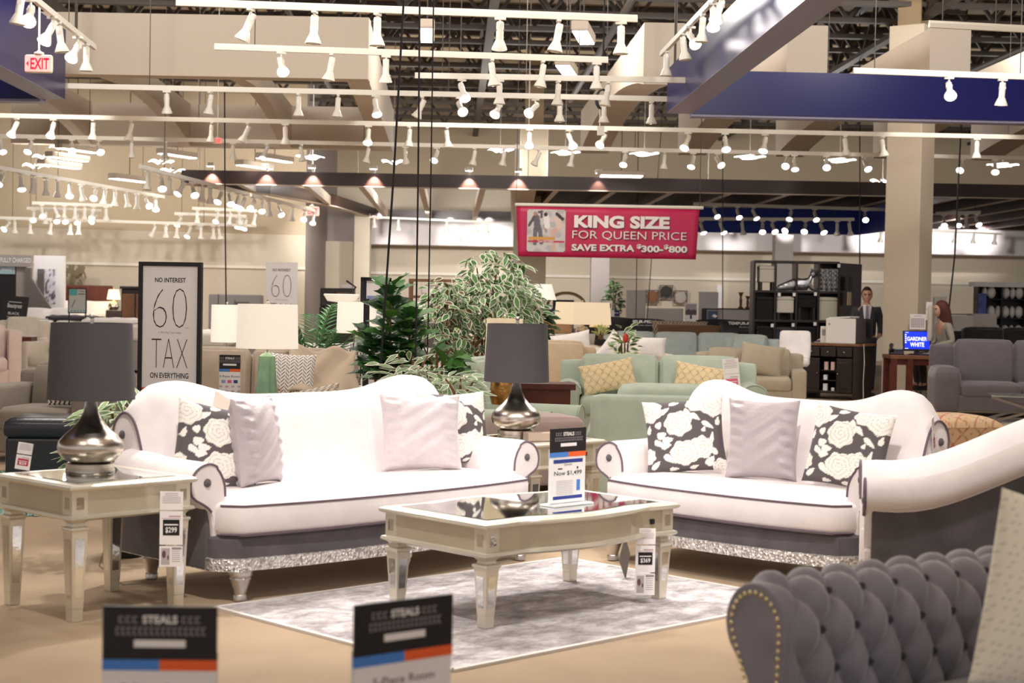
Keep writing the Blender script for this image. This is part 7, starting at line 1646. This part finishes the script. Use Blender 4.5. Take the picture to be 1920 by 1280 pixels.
o = obj('bolster', bol, None, None, (X_at(1292, 28.7, 1), 28.7, .83), (R(-20), 0, 0)); tag(o, 'long plain brown bolster in front of the black pillows', 'cushion')
o = obj('bolster', leop, None, None, (X_at(1275, 28.95, 1), 29.0, .86), (R(-20), 0, 0)); tag(o, 'leopard-print bolster peeking out behind the brown bolster', 'cushion')
t = thing('picture_card', 'mountain picture standing card above the half wall', 'sign', (X_at(1298, 32.8, 1.3), 33.05, zc)); h = z_at(1298, 568, 33) - zc; m = MB(); m.box(-.13, .13, -.01, .0, 0, h); m.box(-.13, .13, -.04, .05, 0, .01); obj('card', m, paper, t); m = MB(); m.rect(-.115, .115, h * .35, h - .02, -.012); ps = obj('sky_print', m, mat('dusk_sky', '#b9a9b0', .5), t); m = MB(); m.add([(-.115, -.014, h * .35), (.115, -.014, h * .35), (.115, -.014, h * .6), (.06, -.014, h * .66), (.0, -.014, h * .6), (-.05, -.014, h * .68), (-.115, -.014, h * .58)], [tuple(range(7))]); obj('mountain_print', m, mat('mountain_print', '#5f5058', .5), ps); m = MB(); m.text('1', 0, .05, .08, .04, bold=.02, y=-.012); obj('lettering', m, ink, t)
t = thing('mattress_sample', 'black box with blue framed bed picture on the half wall', 'display box', (X_at(1333, 32.9, 1.3), 33.06, zc)); h = z_at(1333, 578, 33) - zc; m = MB(); m.box(-.17, .17, -.05, .06, 0, h); obj('box', m, black_m, t, bevel=.01); m = MB(); m.box(-.07, .175, -.06, -.05, .01, h - .03); fr_ = obj('frame', m, grey_wall, t); m = MB(); m.rect(-.055, .16, .025, h - .05, -.062); obj('night_print', m, mat('night_print', '#3a5470', .5), fr_); m = MB(); m.add([(.03, -.064, .12), (.1, -.064, .08), (.15, -.064, .12), (.08, -.064, .16)], [(0, 1, 2, 3)]); obj('pillow_print', m, paper, fr_)
# left of the half wall: sign boards, arched bed
t = thing('bed', 'bed with arched bronze headboard under the banner left end', 'bed', (X_at(1061, 36.5, 1), 36.5, 0)); m = MB(); pts = [(.42 * math.cos(PI - k / 16 * PI), 0, 1.42 + .28 * math.sin(k / 16 * PI)) for k in range(17)]; m.tube([(-.42, 0, 0)] + pts + [(.42, 0, 0)], .035, 8); m.tube([(-.36, 0, 1.3), (0, 0, 1.52), (.36, 0, 1.3)], .02, 6); obj('headboard', m, mat('bronze_tube', '#b09a72', .35, .6), t); m = MB(); m.rbox(.8, 1.7, .5, .06, 6, M=T(0, -.9, .65)); obj('mattress', m, mattm, t); m = MB(); m.box(-.36, .36, -1.6, -.1, .0, .42); obj('base', m, grey_wall, t)
gbox('speaker_panel', 1034, 1074, 562, 588, 34.2, .12, black_m, 'black upholstered headboard panel below the bronze arch', zb=0)
def nav_sign(lab, px0, px1, py0, py1, d, text):
    z0, z1 = z_at((px0 + px1) / 2, py1, d), z_at((px0 + px1) / 2, py0, d); a, b = X_at(px0, d, z0), X_at(px1, d, z0); t = thing('counter_sign', lab, 'sign', ((a + b) / 2, d, 0)); w = b - a
    m = MB(); m.box(-w / 2, w / 2, -.02, .0, z0, z1); m.box(-w / 2, w / 2, -.02, .0, z0 - .0, z0); bd = obj('board', m, mat('navy_card', '#2a2a6a', .5), t); m = MB(); m.text(text, 0, z0 + (z1 - z0) * .38, (z1 - z0) * .36, w * .86, bold=.03, y=-.022); m.rect(-w * .42, w * .1, z0 + (z1 - z0) * .12, z0 + (z1 - z0) * .18, -.022); obj('lettering', m, paper, bd); m = MB(); m.box(-w / 2 - .08, w / 2 + .02, 0, .3, 0, z0 + .02); obj('counter', m, pg_m, t)
nav_sign('navy counter sign with white capitals under the arched bronze headboard', 1029, 1056, 580, 591, 32.25, 'TEMPUR'); nav_sign('navy counter sign with white lettering left of the half wall', 1134, 1161, 582, 592, 32.25, 'Experience')
t = thing('picture_card', 'small mountain picture above the navy counter sign', 'picture', P(1138, 572, 32.1)); t.location.z = z_at(1138, 581, 32.0); m = MB(); m.box(-.1, .1, -.012, 0, 0, .19); m.box(-.1, .1, 0, .05, 0, .01); obj('frame', m, paper, t); m = MB(); m.rect(-.08, .08, .03, .13, -.014); obj('mountain_print', m, mat('mountain_print', '#5f5058', .5), t)
st = gbox('picture_stand', 1127, 1150, 581, 600, 32.0, .2, pg_m, 'pale block holding the small mountain picture', 'cabinet', zb=0)
gbox('white_panel', 1343.5, 1353, 534, 581, 45.08, .12, paper, 'narrow white light panel on the far wall right of the plaques', zb=None)
bed('bed with tan blanket and dark throw left of the square lampshade', at(1028, 28.2), 0, 1.2, 1.9, .92); m = MB(); m.rbox(.75, .5, .22, .08, 7, (0, 0, .03), M=T(0, 0, .11), jig=.02); tag(obj('tan_bolster', m, mat('tan_suede', '#b08a62', .8, sheen=.3), None, (X_at(1033, 27.8, 1), 27.8, .93)), 'tan bolster on the bed beside the gourd lamp', 'cushion')
bed('bed with black pillow left of the half wall', at(1141, 29.3), 0, .98, 1.3, .9); bedpillow(1141, 29.3, .92, 0, R(50), 'black and blue pillow on the bed left of the half wall', bpb)
# behind the palm and ficus: dark hutch, wooden shelf
t = thing('hutch', 'black hutch with pale top box behind the palm', 'cabinet', (X_at(630, 30, 1), 30, 0)); zh = z_at(630, 540, 30); m = MB(); m.box(-.32, .32, 0, .4, 0, zh - .35); m.box(-.32, .32, .1, .4, zh - .35, zh); obj('body', m, blackwood, t, bevel=.02); m = MB(); m.box(-.0, .28, .05, .1, zh - .2, zh - .08); obj('drawer', m, brownwood, t)
gbox('storage_box', 640, 660, 533, 540, 30.15, .2, paper, 'white box on top of the black hutch', 'box', zb=zh)
t = thing('open_shelf', 'walnut open shelf behind the ficus left side', 'shelf', (X_at(810, 24, 1), 24, 0)); zo = z_at(810, 523, 24); wO = .36
m = MB()
for x in (-wO, wO - .05): m.box(x, x + .05, 0, .3, 0, zo)
obj('posts', m, brownwood, t); m = MB()
for z in (.3, .75, 1.15, 1.5, zo - .04): m.box(-wO - .0, wO, -.01, .31, z, z + .04)
obj('shelves', m, brownwood, t)
for z, w, lab in ((1.19, .4, 'folded white linen on the walnut shelf middle'), (1.54, .36, 'cream pillow on the walnut shelf top tier')): m = MB(); m.rbox(w, .22, .16, .05, 5, M=T(0, 0, .08)); tag(obj('folded_linen', m, whitef, None, (t.location.x, 24.15, z)), lab, 'linen')
o = obj('throw_pillow', pillow_mb(.42, .34, .14, 16), fab('slate_fabric', '#5c5650'), None, (X_at(786, 20, 1), 19.95, .86), (R(-12), 0, 0)); tag(o, 'slate pillow behind the hanging cords', 'cushion')
bed('white daybed behind the hanging cords', at(790, 20.3), 0, 1.3, 1.0, .86)
t = drum_lamp('lamp with wide white shade behind the tall dark green plant', (X_at(766, 22.5, 1), 22.5, .72), [(.1, 0), (.1, .02), (.05, .1), (.06, .2), (.02, .3)], nickel, .24, .22, .33, .72, shade_white)
t = thing('side_table', 'pale side table holding the wide white lamp behind the plant', 'side table', at(766, 22.5), 0); m = MB(); m.box(-.3, .3, -.22, .22, .66, .72); obj('top', m, trim_m, t); m = MB(); m.box(-.27, .27, -.2, .2, 0, .66); obj('body', m, trim_m, t)
# low stool under the flowering plant is its own planter; right side displays
t = thing('pillow_rack', 'black wire rack of round pillows at right edge', 'display rack', (X_at(1832, 33.5, 1), 33.5, 0)); zk = z_at(1875, 538, 33.5); wk = X_at(1965, 33.5, 1) - t.location.x
m = MB(); m.box(0, wk, .3, .33, .3, zk); obj('back_panel', m, black_m, t); m = MB(); [m.box(x, x + .03, 0, .3, 0, zk) for x in (0, wk * .33, wk * .66, wk - .03)]; obj('uprights', m, black_m, t); m = MB(); [m.box(0, wk, .02, .3, z, z + .02) for z in (.5, .9, 1.3, 1.7)]; obj('shelves', m, black_m, t); m = MB(); m.box(-.1, wk, -.1, .35, zk, zk + .1); obj('white_cornice', m, paper, t)  # the cornice is plain white card
kk = 0
for i in range(9):
    for j in range(3):
        if rw.random() < .15: continue
        z = (.92, 1.32, 1.72)[j]; o = obj('round_pillow', MB().ball((0, 0, .13), .05 + .04 * (i % 2), .12, .13, 12), whitef, None, (t.location.x + .18 + (wk - .3) * i / 8, 33.68, z)); tag(o, 'small white round pillow in the black rack, ' + ('lower', 'middle', 'upper')[j] + ' row, ' + ORD[i] + ' place', 'pillow', 'pillows in the black rack'); kk += 1
gbox('banner_strip', 1834, 1849, 550, 592, 33.47, .03, mat('blue_yellow_print', '#5a6ab0', .6, var=.4, scale=40), 'blue hanging print strip on the black rack left end', 'sign', zb=None).location.z = 0
gbox('headboard_panel', 1783, 1822, 592, 624, 31.0, .1, pg_m, 'wide grey headboard right of the seated person', zb=0); gbox('headboard_panel', 1822, 1866, 588, 625, 31.6, .5, pg_m, 'pale grey bed frame panel before the pillow rack', zb=0)
gbox('headboard_panel', 1748, 1771, 556, 600, 30.4, .1, pg_m, 'small grey panel above the seated person', zb=0); gbox('wall_shelf', 1776, 1822, 588, 590, 31.3, .2, mat('grey_brown_cap', '#6f645c', .5), 'thin brown shelf right of the seated person', 'shelf', zb=None)
